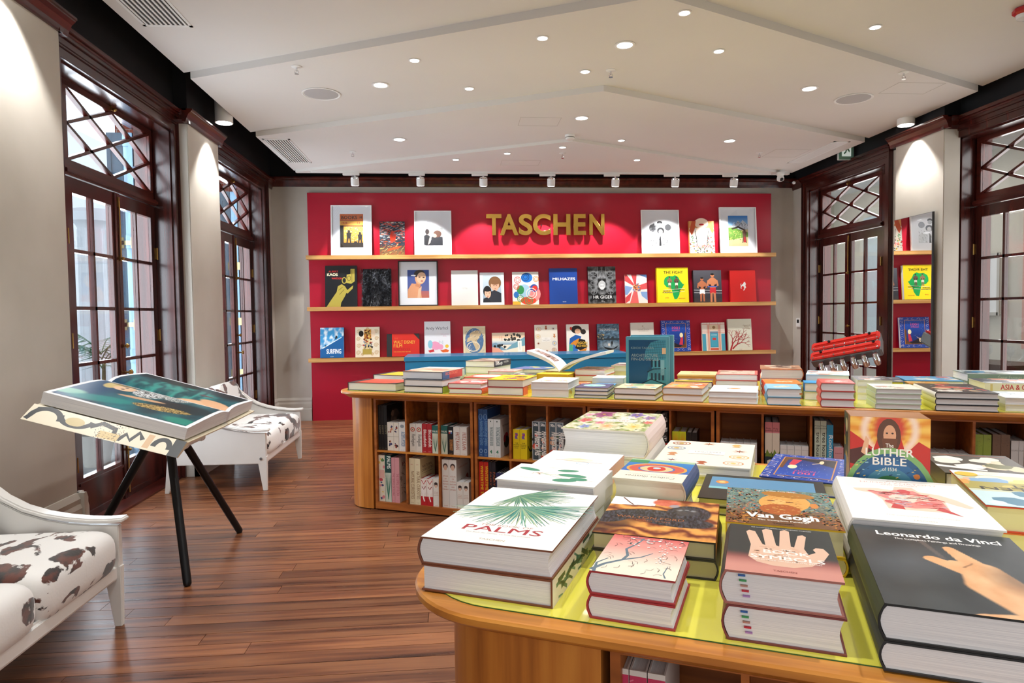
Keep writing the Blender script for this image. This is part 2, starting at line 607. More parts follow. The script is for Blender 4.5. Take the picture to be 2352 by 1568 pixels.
MB().box(XL - .3, YB, 3.37, XR + .3, YB + .2, ZW).build('upper_band', BLACK, wb)
wn = thing('wall_near', kind='structure')
MB().box(XL - .3, YN - .2, 0, XR + .3, YN, ZW).build('plaster', PLASTER, wn)

def run(prof, a, b, n, name, m, parent):
    """moulding: profile of (out, z) carried from a to b, out along n"""
    pts = [(a[0] + n[0] * o, a[1] + n[1] * o, z) for o, z in prof]
    q = MB().prism(pts, (b[0] - a[0], b[1] - a[1], 0))
    return q.build(name, m, parent, fix=True)
def crown(z0, z1, pr):
    h = z1 - z0
    return [(-.02, z0), (.012, z0), (.016, z0 + .1 * h), (.3 * pr, z0 + .3 * h), (.55 * pr, z0 + .62 * h), (.85 * pr, z0 + .78 * h), (.88 * pr, z0 + .84 * h), (pr, z0 + .88 * h), (pr, z1), (-.02, z1)]
def base(h):
    return [(-.02, 0), (.05, 0), (.05, .5 * h), (.036, .54 * h), (.036, .74 * h), (.026, .82 * h), (.028, .9 * h), (.01, h), (-.02, h)]
t1 = thing('trim_1', kind='structure')
run(crown(3.36, 3.49, .09), (XL, YB), (XR, YB), (0, -1), 'crown_moulding', MAHOG_H, t1)
CW = crown(3.32, 3.44, .075)
def side_trims(xw, xp, sgn, pil):
    t = thing('trim_2' if sgn > 0 else 'trim_3', kind='structure')
    bs = thing('baseboard_left' if sgn > 0 else 'baseboard_right', kind='structure')
    n = (sgn, 0)
    for a, b in pil:
        run(CW, (xp, a - .075), (xp, b + .075), n, 'crown_moulding', MAHOG_H, t)
        for y, ny in ((a, -1), (b, 1)):
            run(CW, (xw, y), (xp + sgn * .02, y), (0, ny), 'crown_return', MAHOG_H, t)
            run(base(.38), (xw, y), (xp + sgn * .05, y), (0, ny), 'base_return', PLASTER, bs)
        run(base(.38), (xp, a - .05), (xp, b + .05), n, 'base_moulding', PLASTER, bs)
    run(CW, (xw, D2 + .9), (xw, YB), n, 'crown_moulding', MAHOG_H, t)
    run(base(.33), (xw, D2 + .92), (xw, YB), n, 'base_moulding', PLASTER, bs)
side_trims(XL, XL + .12, 1, ((.3, 4.5), (6.52, 7.33)))
side_trims(XR, XR - .18, -1, ((.3, 4.3), (6.43, 7.18)))
bb = thing('baseboard_back', kind='structure')
for a, b in ((XL, -2.09), (4.80, XR)):
    run(base(.33), (a, YB), (b, YB), (0, -1), 'base_moulding', PLASTER, bb)

# ---- glazed double doors with a lattice transom
def split(poly, a, b):
    """cut a convex polygon by the line a-b"""
    L, Q = [], []
    s = lambda p: (b[0] - a[0]) * (p[1] - a[1]) - (b[1] - a[1]) * (p[0] - a[0])
    for i, p in enumerate(poly):
        q = poly[(i + 1) % len(poly)]
        sp, sq = s(p), s(q)
        if sp >= -1e-9: L.append(p)
        if sp <= 1e-9: Q.append(p)
        if sp * sq < -1e-12:
            t = sp / (sp - sq)
            x = (p[0] + (q[0] - p[0]) * t, p[1] + (q[1] - p[1]) * t)
            L.append(x); Q.append(x)
    return [g for g in (L, Q) if len(g) > 2 and abs(sum(g[i - 1][0] * g[i][1] - g[i][0] * g[i - 1][1] for i in range(len(g)))) > 1e-5]
_knob = None
def door(n, M, near):
    """near: -1 or 1, the local side that carries the fixed side panel"""
    d = thing('door_%d' % n, kind='structure', M=M)
    w = .73
    L_, R_ = (w + (GAP if near < 0 else 0)), (w + (GAP if near > 0 else 0))
    yw = -.187
    def U(i0, o0, z0, z1, y0, y1):
        """one band of the architrave, round three sides of the opening"""
        return [(-L_ - o0, y0, 0), (-L_ - i0, y0, 0), (-L_ - i0, y0, z0), (R_ + i0, y0, z0), (R_ + i0, y0, 0), (R_ + o0, y0, 0), (R_ + o0, y0, z1), (-L_ - o0, y0, z1)], (0, y1 - y0, 0)
    for i0, o0, z0, z1, y0 in ((0, .05, 3.235, 3.30, yw - .02), (.05, .062, 3.30, 3.315, yw - .03), (.062, .10, 3.315, 3.36, yw - .036), (.10, .115, 3.36, 3.385, yw - .05)):
        p, off = U(i0, o0, z0, z1, y0, -.10)
        MB().prism(p, off).build('casing', MAHOG, d, fix=True, bevel=.003)
    MB().box(-L_ - .12, yw - .055, 3.385, R_ + .12, -.10, 3.405).box(-L_ - .13, yw - .075, 3.405, R_ + .13, -.10, 3.44).build('door_crown', MAHOG_H, d, bevel=.004)
    j = MB().box(-L_, -.17, 0, -L_ + .02, .13, 3.24).box(R_ - .02, -.17, 0, R_, .13, 3.24).box(-L_, -.17, 3.22, R_, .13, 3.24)
    for s in (-1, 1):
        j.box(s * (w - .05), .022, 0, s * w, .13, 3.24)
    j.build('jamb', MAHOG, d)
    xs = (-L_ + .02, -.706) if near < 0 else (.706, R_ - .02)
    MB().box(xs[0], -.022, .018, xs[1], .022, 3.22).build('side_panel', MAHOG, d)
    MB().box(-w, -.04, 2.535, w, .04, 2.595).box(-w, -.055, 2.55, w, .055, 2.58).build('transom_bar', MAHOG_H, d, bevel=.004)
    MB().box(-L_, -.18, 0, R_, .14, .018).build('threshold', MAHOG_H, d)
    # transom sash
    x0, z0, z1 = .645, 2.655, 3.175
    t = MB().box(-.70, -.022, 2.597, .70, .022, z0).box(-.70, -.022, z1, .70, .022, 3.225).box(-.70, -.022, z0, -x0, .022, z1).box(x0, -.022, z0, .70, .022, z1).build('transom_sash', MAHOG_H, d, bevel=.003)
    zm = (z0 + z1) / 2
    segs = [((-x0, z0), (x0, z1)), ((-x0, z1), (x0, z0)), ((-x0, zm), (0, z1)), ((0, z1), (x0, zm)), ((x0, zm), (0, z0)), ((0, z0), (-x0, zm))]
    for a, b in segs:
        dx, dz = b[0] - a[0], b[1] - a[1]
        l = math.hypot(dx, dz)
        nx, nz = -dz / l * .012, dx / l * .012
        MB().prism([(a[0] + nx, -.018, a[1] + nz), (b[0] + nx, -.018, b[1] + nz), (b[0] - nx, -.018, b[1] - nz), (a[0] - nx, -.018, a[1] - nz)], (0, .036, 0)).build('lattice_bar', MAHOG_H, t, fix=True)
    cells = [[(-x0, z0), (x0, z0), (x0, z1), (-x0, z1)]]
    for a, b in segs:
        e = 3
        A = (a[0] - (b[0] - a[0]) * e, a[1] - (b[1] - a[1]) * e)
        B = (b[0] + (b[0] - a[0]) * e, b[1] + (b[1] - a[1]) * e)
        cells = [g for c_ in cells for g in split(c_, A, B)]
    for g in cells:
        MB().prism([(p[0], -.003, p[1]) for p in g], (0, .006, 0)).build('pane', GLASS, t, fix=True)
    MB().box(-.03, -.034, 3.19, .03, -.022, 3.24).sphere((0, -.045, 3.2), .014).build('latch', BRASS, t)
    # leaves
    zb, zt = .335, 2.42
    rows = 5
    for s in (-1, 1):
        f = MB()
        xa, xb = .003, .705            # meeting stile to hinge stile
        ga, gb = .075, .62
        X = lambda x: s * x
        f.box(X(xa), -.022, .02, X(ga), .022, 2.53).box(X(gb), -.022, .02, X(xb), .022, 2.53)
        f.box(X(ga), -.022, .02, X(gb), .022, zb).box(X(ga), -.022, zt, X(gb), .022, 2.53)
        gm = (ga + gb) / 2
        f.box(X(gm - .014), -.02, zb, X(gm + .014), .02, zt)
        for k in range(1, rows):
            z = zb + (zt - zb) * k / rows
            f.box(X(ga), -.02, z - .013, X(gb), .02, z + .013)
        f.box(X(xa + .02), -.03, .05, X(xb - .03), -.022, .07).box(X(xa + .02), -.03, zb - .05, X(xb - .03), -.022, zb - .03)
        f.box(X(xa), -.032, .02, X(xa + .035), -.022, 2.53)
        lf = f.build('leaf', MAHOG, d)
        for k in range(rows):
            za, zc = zb + (zt - zb) * k / rows + .013, zb + (zt - zb) * (k + 1) / rows - .013
            for q0, q1 in ((ga, gm - .014), (gm + .014, gb)):
                MB().box(X(q0), -.003, za, X(q1), .003, zc).build('pane', GLASS, lf)
        for z in (.45, 1.35, 2.1):
            MB().box(X(xb - .006), -.03, z - .05, X(xb + .012), -.02, z + .05).tube([(X(xb + .003), -.032, z - .055), (X(xb + .003), -.032, z + .055)], .007, 8).build('hinge', BRASS, lf)
        if s > 0:
            MB().tube([(.02, -.04, 1.98), (.02, -.04, 2.47)], .006, 8).box(.008, -.04, 2.42, .032, -.03, 2.5).box(.008, -.04, 1.98, .032, -.03, 2.02).sphere((.02, -.055, 2.0), .014).build('bolt', BRASS, lf)
            MB().tube([(.02, -.04, .06), (.02, -.04, .42)], .006, 8).box(.008, -.04, .38, .032, -.03, .46).sphere((.02, -.055, .42), .013).build('bolt', BRASS, lf)
            MB().lathe([(.012, 0), (.009, .02), (.009, .035), (.022, .045), (.024, .058), (.012, .068)], 12).build('knob', BRASS, lf, T3(.04, -.022, 1.06) @ Matrix.Rotation(R(90), 4, 'X'), smooth=True)
            MB().lathe([(.012, 0), (.009, .02), (.022, .03), (.012, .045)], 12).build('knob', BRASS, lf, T3(.04, -.022, 1.28) @ Matrix.Rotation(R(90), 4, 'X'), smooth=True)
    return d
XDL, XDR = -2.77, 5.35
door(1, T3(XDL, D1, 0) @ RZ(R(90)), -1)
door(2, T3(XDL, D2, 0) @ RZ(R(90)), -1)
door(3, T3(XDR, D1, 0) @ RZ(R(-90)), 1)
door(4, T3(XDR, D2, 0) @ RZ(R(-90)), 1)

# ---- stepped chevron ceiling
ce = thing('ceiling', kind='structure')
MB().box(XL - .3, YN - .2, ZW, XR + .3, YB + .2, ZW + .1).build('black_soffit', BLACK, ce)
XC = 1.36
SL = [(3.60, -2.28, 5.02, None, (5.95, 4.28)), (3.54, -2.215, 4.95, (5.95, 4.28), (7.58, 5.94)), (3.485, -2.15, 4.88, (7.58, 5.94), (9.28, 7.56)), (3.45, -2.115, 4.82, (9.24, 7.53), None)]
for z, xl, xr, a, b in SL:
    pts = []
    pts += [(xl, a[0], z), (XC, a[1], z), (xr, a[0], z)] if a else [(xl, YN, z), (xr, YN, z)]
    pts += [(xr, b[0] + .03, z), (XC, b[1] + .03, z), (xl, b[0] + .03, z)] if b else [(xr, 9.30, z), (xl, 9.30, z)]
    MB().prism(pts, (0, 0, .14)).build('slab', WHITE_CEIL, ce, fix=True)
ZS = {1: 3.60, 2: 3.54, 3: 3.485, 4: 3.45}
for x, y, k, sx, sy in ((.9, 6.9, 3, .42, .3), (.87, 8.62, 4, .5, .3), (4.25, 5.9, 2, .45, .3), (4.2, 8.15, 3, .45, .4)):
    m = MB()
    z = ZS[k]
    for a, b, c, e in ((-sx / 2, -sy / 2, sx / 2, -sy / 2 + .004), (-sx / 2, sy / 2 - .004, sx / 2, sy / 2), (-sx / 2, -sy / 2, -sx / 2 + .004, sy / 2), (sx / 2 - .004, -sy / 2, sx / 2, sy / 2)):
        m.box(x + a, y + b, z - .0015, x + c, y + e, z)
    m.build('hatch_seam', mat('#c2bdb6', .8, name='seam'), ce)

# ---- outside the garden doors
ex = thing('exterior_ground', kind='structure')
MB().box(-11, -4, -.12, XL - .3, 24, -.06).build('paving', noisy('paving', ['#8f9291', '#b1b4b3'], (4, 4, 4), .7), ex)
BRICK = None
def brick_mat():
    m, nt, b = _new('red_brick')
    N, L = nt.nodes, nt.links
    tc = N.new('ShaderNodeNewGeometry')
    mp = N.new('ShaderNodeMapping'); mp.inputs['Rotation'].default_value = (R(90), 0, 0)
    br = N.new('ShaderNodeTexBrick')
    br.inputs['Color1'].default_value = (*hx('#8a3b2b'), 1)
    br.inputs['Color2'].default_value = (*hx('#a4503a'), 1)
    br.inputs['Mortar'].default_value = (*hx('#b9aba0'), 1)
    br.inputs['Scale'].default_value = 4.2
    br.inputs['Mortar Size'].default_value = .012
    L.new(tc.outputs['Position'], mp.inputs[0]); L.new(mp.outputs[0], br.inputs['Vector']); L.new(br.outputs[0], b.inputs['Base Color'])
    b.inputs['Roughness'].default_value = .85
    return m
BRICK = brick_mat()
we = thing('wall_exterior', kind='structure')
MB().box(-7.6, -4, -.1, -7.3, 24, 5.2).build('render_coat', mat('#dfe4e6', .8, name='white_render'), we)
MB().box(-3.35, 7.0, -.1, XL - .3, 7.25, 5).box(-3.35, 9.72, -.1, XL - .3, 10.0, 5).build('brick_pier', BRICK, we)
for y in (2.4, 11.9, 15.6):
    MB().box(-7.31, y, .8, -7.27, y + 1.5, 3.6).build('window_panel', mat('#93a4ae', .3, name='pale_glass'), we)
for y in (10.9, 14.6):
    m = MB().lathe([(.3, -.1), (.3, .12), (.24, .16), (.21, .22), (.2, 2.9), (.24, 2.98), (.28, 3.02), (.28, 3.2)], 20, (-5.6, y, 0))
    for k in range(12):
        a = 2 * pi * k / 12
        m.tube([(-5.6 + .2 * cos(a), y + .2 * sin(a), .24), (-5.6 + .19 * cos(a), y + .19 * sin(a), 2.9)], .022, 6)
    tag(m.build('veranda_column', mat('#e4e8ea', .6, name='white_stucco'), smooth=True), ('white fluted veranda column seen through the nearer garden door' if y < 12 else 'white fluted veranda column seen through the farther garden door'), 'column')
BLUEW = noisy('weathered_blue_wood', ['#3f5a70', '#587a92', '#6d8ea4'], (14, 14, 1.5), .5)
def shutter(M, label):
    r = thing('shutter', label, 'shutter', M)
    m = MB().box(0, 0, .05, .035, .04, 3.2).box(.19, 0, .05, .225, .04, 3.2)
    for z in (.05, 1.1, 2.15, 3.08):
        m.box(.035, 0, z, .19, .04, z + .12)
    m.build('frame', BLUEW, r)
    for z0, z1 in ((.17, 1.1), (1.22, 2.15), (2.27, 3.08)):
        MB().box(.035, .008, z0, .19, .03, z1).build('panel', BLUEW, r)
    for z in (.75, 1.45, 2.2):
        MB().box(-.02, .04, z - .05, .04, .046, z + .05).box(.04, .04, z - .02, .12, .046, z + .02).box(.10, .04, z - .05, .14, .046, z + .05).build('strap_hinge', mat('#a89a6a', .5, .3, name='pale_brass'), r)
shutter(T3(-2.915, D1 + .725, 0) @ RZ(R(180)), 'blue weathered shutter folded back outside the nearer garden door')
shutter(T3(-2.915, D2 + .725, 0) @ RZ(R(180)), 'blue weathered shutter folded back outside the farther garden door')
def palm(x, y, h, n, label, seed, k0=1.):
    rr = random.Random(seed)
    r = thing('potted_palm', label, 'plant', T3(x, y, -.06))
    MB().lathe([(.12, 0), (.17, .3), (.18, .34), (.15, .34), (.14, .28)], 16).build('pot', mat('#d6d2c6', .6, name='pale_pot'), r, smooth=True)
    MB().tube([(0, 0, .3), (.02, .01, h * .45)], [.03, .02], 8).build('stem', mat('#6b6a3e', .8, name='palm_stem'), r)
    LEAF = mat('#3f7a52', .5, name='palm_leaf')
    for k in range(n):
        m = MB()
        a = 2 * pi * k / n + rr.uniform(-.3, .3)
        L = rr.uniform(.6, 1.0) * k0
        rise = rr.uniform(.35, .8) * k0
        z0 = h * rr.uniform(.4, .5)
        P = []
        for i in range(9):
            t = i / 8
            P.append(Vector((cos(a) * L * t, sin(a) * L * t, z0 + rise * (t * 1.3 - t * t * 1.05))))
        m.tube(P, [.008 * (1 - i / 10) for i in range(9)], 5)
        side = Vector((-sin(a), cos(a), 0))
        for i in range(1, 9):
            for q in (0, .5):
                p = P[i - 1].lerp(P[i], q + .4)
                l = .28 * k0 * (1 - abs(i / 8 - .45) * .9)
                for sg in (-1, 1):
                    tip = p + side * sg * l + Vector((cos(a) * .14, sin(a) * .14, -.07))
                    wv = Vector((cos(a), sin(a), .2)) * .012
                    m.add([p - wv, tip, p + wv], [(0, 1, 2)])
        m.build('frond', LEAF, r)
palm(-4.45, 8.75, 2.3, 12, 'tall green potted palm outside the nearer garden door', 5)
palm(-3.85, 7.4, .95, 12, 'low green potted palm at the foot of the nearer garden door', 9, .5)
palm(-4.3, 13.6, 1.9, 11, 'green potted palm outside the farther garden door', 12)

# ---- the lit corridor beyond the inner doors
co = thing('wall_corridor', kind='structure')
CREAM = mat('#cfc8b6', .7, name='cream_wall')
MB().box(8.2, 2, 0, 8.4, 14, 3.9).build('plaster', CREAM, co)
MB().box(XR + .3, 13.8, 0, 8.2, 14, 3.9).box(XR + .3, 2, 0, 8.2, 2.2, 3.9).build('end_walls', CREAM, co)
MB().box(XR + .3, 2, 3.9, 8.4, 14, 4.0).build('corridor_ceiling', WHITE_CEIL, co)
MB().box(XR + .3, 2, -.06, 8.4, 14, -.02).build('corridor_floor', mat('#6d6a63', .4, name='stone'), co)
MB().box(8.13, 7.6, .9, 8.2, 8.9, 3.0).build('pink_panel', mat('#d6a594', .6, name='pink_panel'), co)
MB().box(8.1, 10.3, .4, 8.2, 12.6, 3.3).build('grey_panel', mat('#b9c4c4', .5, name='grey_panel'), co)
pf = thing('wall_frame', 'white framed panel on the corridor wall beyond the inner doors', 'frame', T3(8.12, 9.6, 1.4))
MB().box(0, -.3, 0, .04, .3, .9).build('mount', mat('#e8e6df', .6, name='offwhite'), pf)
MB().box(-.015, -.32, -.02, .0, -.27, .92).box(-.015, .27, -.02, .0, .32, .92).box(-.015, -.3, -.02, .0, .3, .03).box(-.015, -.3, .87, .0, .3, .92).build('frame', mat('#b8b2a4', .5, name='pale_frame'), pf)
area('corridor_lamp', (6.9, 6.2, 3.85), (0, 0, 0), 1.2, 5, 60, (1, .95, .86))
area('corridor_lamp', (6.9, 11, 3.85), (0, 0, 0), 1.2, 3.5, 45, (1, .97, .92))
cb = thing('glass_cabinet', 'brown wooden cabinet with glassware in the corridor beyond the inner doors', 'cabinet', T3(6.9, 8.3, 0))
MB().box(-.3, -.9, 0, .3, .9, .75).box(-.32, -.92, .75, .32, .92, .8).build('body', mat('#4a2b1a', .35, name='brown_wood'), cb, bevel=.005)
for k in range(5):
    g = MB().lathe([(.03, 0), (.005, .02), (.005, .09), (.04, .14), (.036, .22)], 12).build('goblet', GLASS, None, T3(6.8, 7.6 + .33 * k, .8), smooth=True)
    tag(g, 'clear stemmed goblet, %s of the row on the brown corridor cabinet' % ORD[k], 'goblet', 'goblets on the corridor cabinet')
# ================================================================== display tables
def rrect(x0, y0, x1, y1, r, n=10):
    P = []
    for cx, cy, a0 in ((x0 + r, y0 + r, pi), (x1 - r, y0 + r, 1.5 * pi), (x1 - r, y1 - r, 0), (x0 + r, y1 - r, .5 * pi)):
        P += [(cx + r * cos(a0 + .5 * pi * i / n), cy + r * sin(a0 + .5 * pi * i / n)) for i in range(n + 1)]
    return P
def loft(levels):
    """stack of closed outlines -> closed solid"""
    m = MB()
    n = len(levels[0])
    vs = [p for L in levels for p in L]
    fs = [tuple(range(n - 1, -1, -1))] + [tuple((len(levels) - 1) * n + i for i in range(n))]
    for k in range(len(levels) - 1):
        fs += [(k * n + i, k * n + (i + 1) % n, (k + 1) * n + (i + 1) % n, (k + 1) * n + i) for i in range(n)]
    return m.add(vs, fs)
def display_table(label, u0, v0, L, Dp, units, group):
    t = thing('display_table', label, 'table', TB(u0, v0, 0), group)
    def ol(i, z, r=.23):
        return [(x, y, z) for x, y in rrect(i, i, L - i, Dp - i, max(r - i * .9, .03))]
    loft([ol(.055, .868), ol(.045, .875), ol(.02, .892), ol(.004, .897), ol(0, .902), ol(0, .914), ol(.004, .919), ol(.03, .9195)]).build('tabletop', OAK_H, t, smooth=True)
    loft([ol(.046, .9185, .22), ol(.046, .9222, .22)]).build('yellow_inlay', YELLOW, t)
    loft([ol(.0455, .9188, .22), ol(.0455, .9215, .22)]).build('inlay_edge', GREEN_EDGE, t)
    f = .073
    a, e = units[0] - .012, units[-1] + .012
    for x0, x1, s in ((f, a, 0), (e, L - f, 1)):
        P = [p for p in rrect(f, f, L - f, Dp - f, .19) if (p[0] <= x1 if s == 0 else p[0] >= x0)]
        if s == 0:
            P = [p for p in P if p[0] < L / 2]
            k = [p for p in P if p[1] < Dp / 2]
            q = [p for p in P if p[1] >= Dp / 2]
            P = k + [(x1, f), (x1, Dp - f)] + q
        else:
            P = [(x0, f)] + [p for p in P if p[0] > L / 2] + [(x0, Dp - f)]
        MB().prism([(x, y, .008) for x, y in P], (0, 0, .862)).build('end_panel', OAK, t, fix=True, smooth=True)
    MB().box(a + .001, f + .36, .01, e - .001, Dp - f, .868).build('core', OAK, t)
    for k in range(len(units) - 1):
        x0, x1 = units[k] + .006, units[k + 1] - .006
        m = MB().box(x0, f, .012, x0 + .02, f + .355, .868).box(x1 - .02, f, .012, x1, f + .355, .868)
        m.box(x0 + .02, f, .012, x1 - .02, f + .355, .064).box(x0 + .02, f, .856, x1 - .02, f + .355, .868).box(x0 + .02, f + .345, .064, x1 - .02, f + .355, .856)
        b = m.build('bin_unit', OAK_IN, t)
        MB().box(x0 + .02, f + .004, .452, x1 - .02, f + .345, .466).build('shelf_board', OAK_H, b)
        for q in (1, 2):
            x = x0 + (x1 - x0) * q / 3
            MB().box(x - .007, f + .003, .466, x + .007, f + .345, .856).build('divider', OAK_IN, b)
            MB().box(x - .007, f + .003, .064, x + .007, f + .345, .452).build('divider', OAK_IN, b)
    return t
U1, V1, U2, V2 = -.73, 1.144, -3.124, 4.32
display_table('oak display table with a yellow top, nearest, loaded with art books', U1, V1, 2.4, 1.535, [.463, 1.20, 1.94], 'oak display tables')
display_table('long oak display table with open book bins along its front, beyond the nearest table', U2, V2, 5.4, 1.53, [.347 + .842 * i for i in range(7)], 'oak display tables')

# ================================================================== sofas in cow hide
def cowhide():
    m, nt, b = _new('cow_hide')
    N, L = nt.nodes, nt.links
    tc = N.new('ShaderNodeTexCoord')
    info = N.new('ShaderNodeObjectInfo')
    mp = N.new('ShaderNodeMapping'); mp.inputs['Scale'].default_value = (6.6, 4.2, 6.6); mp.inputs['Rotation'].default_value = (0, 0, R(18))
    ml = N.new('ShaderNodeMath'); ml.operation = 'MULTIPLY'; ml.inputs[1].default_value = 9
    ad = N.new('ShaderNodeVectorMath')
    L.new(info.outputs['Random'], ml.inputs[0]); L.new(tc.outputs['Object'], mp.inputs[0]); L.new(mp.outputs[0], ad.inputs[0]); L.new(ml.outputs[0], ad.inputs[1])
    def ramp(p0, p1):
        r = N.new('ShaderNodeValToRGB'); r.color_ramp.elements[0].position = p0; r.color_ramp.elements[1].position = p1
        return r
    n1 = N.new('ShaderNodeTexNoise'); n1.inputs['Scale'].default_value = 1.; n1.inputs['Detail'].default_value = 7; n1.inputs['Distortion'].default_value = .5
    n2 = N.new('ShaderNodeTexNoise'); n2.inputs['Scale'].default_value = 3.; n2.inputs['Detail'].default_value = 5
    L.new(ad.outputs[0], n1.inputs['Vector']); L.new(ad.outputs[0], n2.inputs['Vector'])
    r1, r2 = ramp(.535, .55), ramp(.44, .56)
    L.new(n1.outputs[0], r1.inputs[0]); L.new(n2.outputs[0], r2.inputs[0])
    pm = N.new('ShaderNodeMix'); pm.data_type = 'RGBA'; pm.inputs[6].default_value = (*hx('#5a2716'), 1); pm.inputs[7].default_value = (*hx('#1d1614'), 1)
    L.new(r2.outputs[0], pm.inputs[0])
    mx = N.new('ShaderNodeMix'); mx.data_type = 'RGBA'; mx.inputs[6].default_value = (*hx('#e8e7e4'), 1)
    L.new(r1.outputs[0], mx.inputs[0]); L.new(pm.outputs[2], mx.inputs[7]); L.new(mx.outputs[2], b.inputs['Base Color'])
    b.inputs['Roughness'].default_value = .65
    b.inputs['Sheen Weight'].default_value = .4
    n3 = N.new('ShaderNodeTexNoise'); n3.inputs['Scale'].default_value = 90; n3.inputs['Detail'].default_value = 2
    bp = N.new('ShaderNodeBump'); bp.inputs['Strength'].default_value = .15; bp.inputs['Distance'].default_value = .004
    L.new(tc.outputs['Object'], n3.inputs['Vector']); L.new(n3.outputs[0], bp.inputs['Height']); L.new(bp.outputs[0], b.inputs['Normal'])
    return m
HIDE = cowhide()
def pillowy(c, sx, sy, sz, e=.42, n=28, m=16):
    s = lambda v, p: math.copysign(abs(v) ** p, v)
    return MB().grid(lambda a, b: (c[0] + sx * s(cos(2 * pi * a), e) * s(sin(pi * b), e), c[1] + sy * s(sin(2 * pi * a), e) * s(sin(pi * b), e), c[2] - sz * s(cos(pi * b), .75)), n, m)
ARM = [(.025, .518), (-.06, .515), (-.14, .519), (-.24, .532), (-.34, .553), (-.44, .588), (-.53, .64), (-.60, .70), (-.66, .752), (-.72, .785), (-.79, .795)]
def sofa(label, y0, length):
    r = thing('sofa', label, 'sofa', T3(-1.645, y0, 0), 'white cow hide sofas along the garden wall')
    for y, s in ((0, 1), (length - .036, -1)):
        pts = [(x, y, z - .012) for x, z in ARM[1:]] + [(-.83, y, .74), (-.83, y, .24), (-.02, y, .235), (-.005, y, .25)]
        pts.insert(0, (-.005, y, .50))
        MB().prism(pts, (0, .036, 0)).build('arm_panel', IVORY, r, fix=True, bevel=.004)
        m = MB()
        ya, yb = y - .016, y + .052
        prof = []
        for i, (x, z) in enumerate(ARM):
            a, b = ARM[max(i - 1, 0)], ARM[min(i + 1, len(ARM) - 1)]
            dx, dz = b[0] - a[0], b[1] - a[1]
            q = math.hypot(dx, dz)
            nx, nz = dz / q, -dx / q
            prof.append(((x, z), (x + nx * .022, z + nz * .022)))
        n = len(prof)
        vs = []
        for (p, q) in prof:
            vs += [(p[0], ya, p[1]), (p[0], yb, p[1]), (q[0], yb, q[1]), (q[0], ya, q[1])]
        fs = [(3, 2, 1, 0), tuple(4 * n - 4 + i for i in range(4))]
        for i in range(n - 1):
            for k in range(4):
                fs.append((4 * i + k, 4 * i + (k + 1) % 4, 4 * i + 4 + (k + 1) % 4, 4 * i + 4 + k))
        m.add(vs, fs)
        m.build('arm_rest', IVORY, r, fix=True, smooth=True, bevel=.007, seg=3)
        # tapered legs, splayed a little
        for xa, xb, xc, xd in ((-.085, 0, -.04, -.005), (-.83, -.74, -.86, -.825)):
            m = MB()
            top = [(xa, y, .3), (xb, y, .3), (xb, y + .036, .3), (xa, y + .036, .3)]
            bot = [(xc, y + .003, 0), (xd, y + .003, 0), (xd, y + .03, 0), (xc, y + .03, 0)]
            m.add(bot + top, [(3, 2, 1, 0), (4, 5, 6, 7), (0, 1, 5, 4), (1, 2, 6, 5), (2, 3, 7, 6), (3, 0, 4, 7)])
            m.build('leg', IVORY, r, bevel=.003)
        MB().lathe([(.012, 0), (.012, .006), (.006, .007)], 12).build('bolt', STEEL, r, T3(-.05, y if s > 0 else y + .036, .28) @ Matrix.Rotation(R(90 * s), 4, 'X'))
    MB().box(-.045, .036, .235, -.012, length - .036, .31).build('front_rail', IVORY, r, bevel=.012, seg=3)
    MB().box(-.80, .036, .235, -.02, length - .036, .265).build('seat_deck', IVORY, r)
    MB().prism([(-.70, .036, .26), (-.735, .036, .26), (-.83, .036, .77), (-.79, .036, .785)], (0, length - .072, 0)).build('back_panel', IVORY, r, fix=True, bevel=.004)
    w = (length - .08) / 2
    for k in range(2):
        yc = .04 + w * (k + .5)
        pillowy((-.335, yc, .384), .345, w / 2 + .004, .118, .2).build('seat_cushion', HIDE, r, smooth=True)
        c = pillowy((0, 0, 0), .085, w / 2 + .002, .215, .34).build('back_cushion', HIDE, r, T3(-.645, yc, .64) @ Matrix.Rotation(R(-13), 4, 'Y'), smooth=True)
    return r
sofa('white framed sofa with brown and white cow hide cushions beyond the book stand', 5.85, 1.31)
sofa('white framed sofa with cow hide cushions, nearest, cut off by the picture edge', 2.06, 1.31)

# ================================================================== giant open book on a tripod
ti = R(16.5)
OB = axes((-1.805 - .377 * cos(ti), 4.244 - .5775, 1.007 + .377 * sin(ti)), (cos(ti), 0, -sin(ti)), (0, 1, 0), (sin(ti), 0, cos(ti)))
LB, WB = .754, 1.155
st = thing('book_stand', 'black tripod stand with a white bracket carrying the giant open book', 'stand', T3(-1.80, 4.26, 0))
hub = Vector((0, 0, .83))
for fx, fy in ((.28, -.46), (.275, .47), (-.53, 0)):
    a = math.atan2(fy, fx)
    top = Vector((cos(a) * .07, sin(a) * .07, .80))
    d = (top - Vector((fx, fy, 0)))
    MB().tube([(fx, fy, .0), Vector((fx, fy, 0)) + d * .012, Vector((fx, fy, 0)) + d * .03, top], [.012, .021, .023, .026], 14).build('leg', BLACKMET, st, smooth=True)
MB().lathe([(.10, .76), (.11, .77), (.11, .80), (.07, .83)], 20).build('hub', BLACKMET, st, smooth=True)
MB().prism([(-.12, -.2, .80), (.16, -.2, .72), (.16, -.17, .72), (.16, .17, .72), (.16, .2, .72), (-.12, .2, .80)], (0, 0, .035)).build('bracket', WHITEP, st, fix=True)
for y in (-.13, .13):
    MB().box(.13, y - .03, .715, .175, y + .03, .77).build('bracket_clip', WHITEP, st, bevel=.006)
ob = thing('open_book', 'giant open photograph book showing a reclining figure on teal cloth, on the tripod', 'book', OB)
def page_z(t):
    """height of the page surface across the spread, t 0..1"""
    u = abs(t - .56) / (.56 if t < .56 else .44)
    return .034 * (1 - math.exp(-u * 9)) - .022 * u ** 1.3
N_ = 44
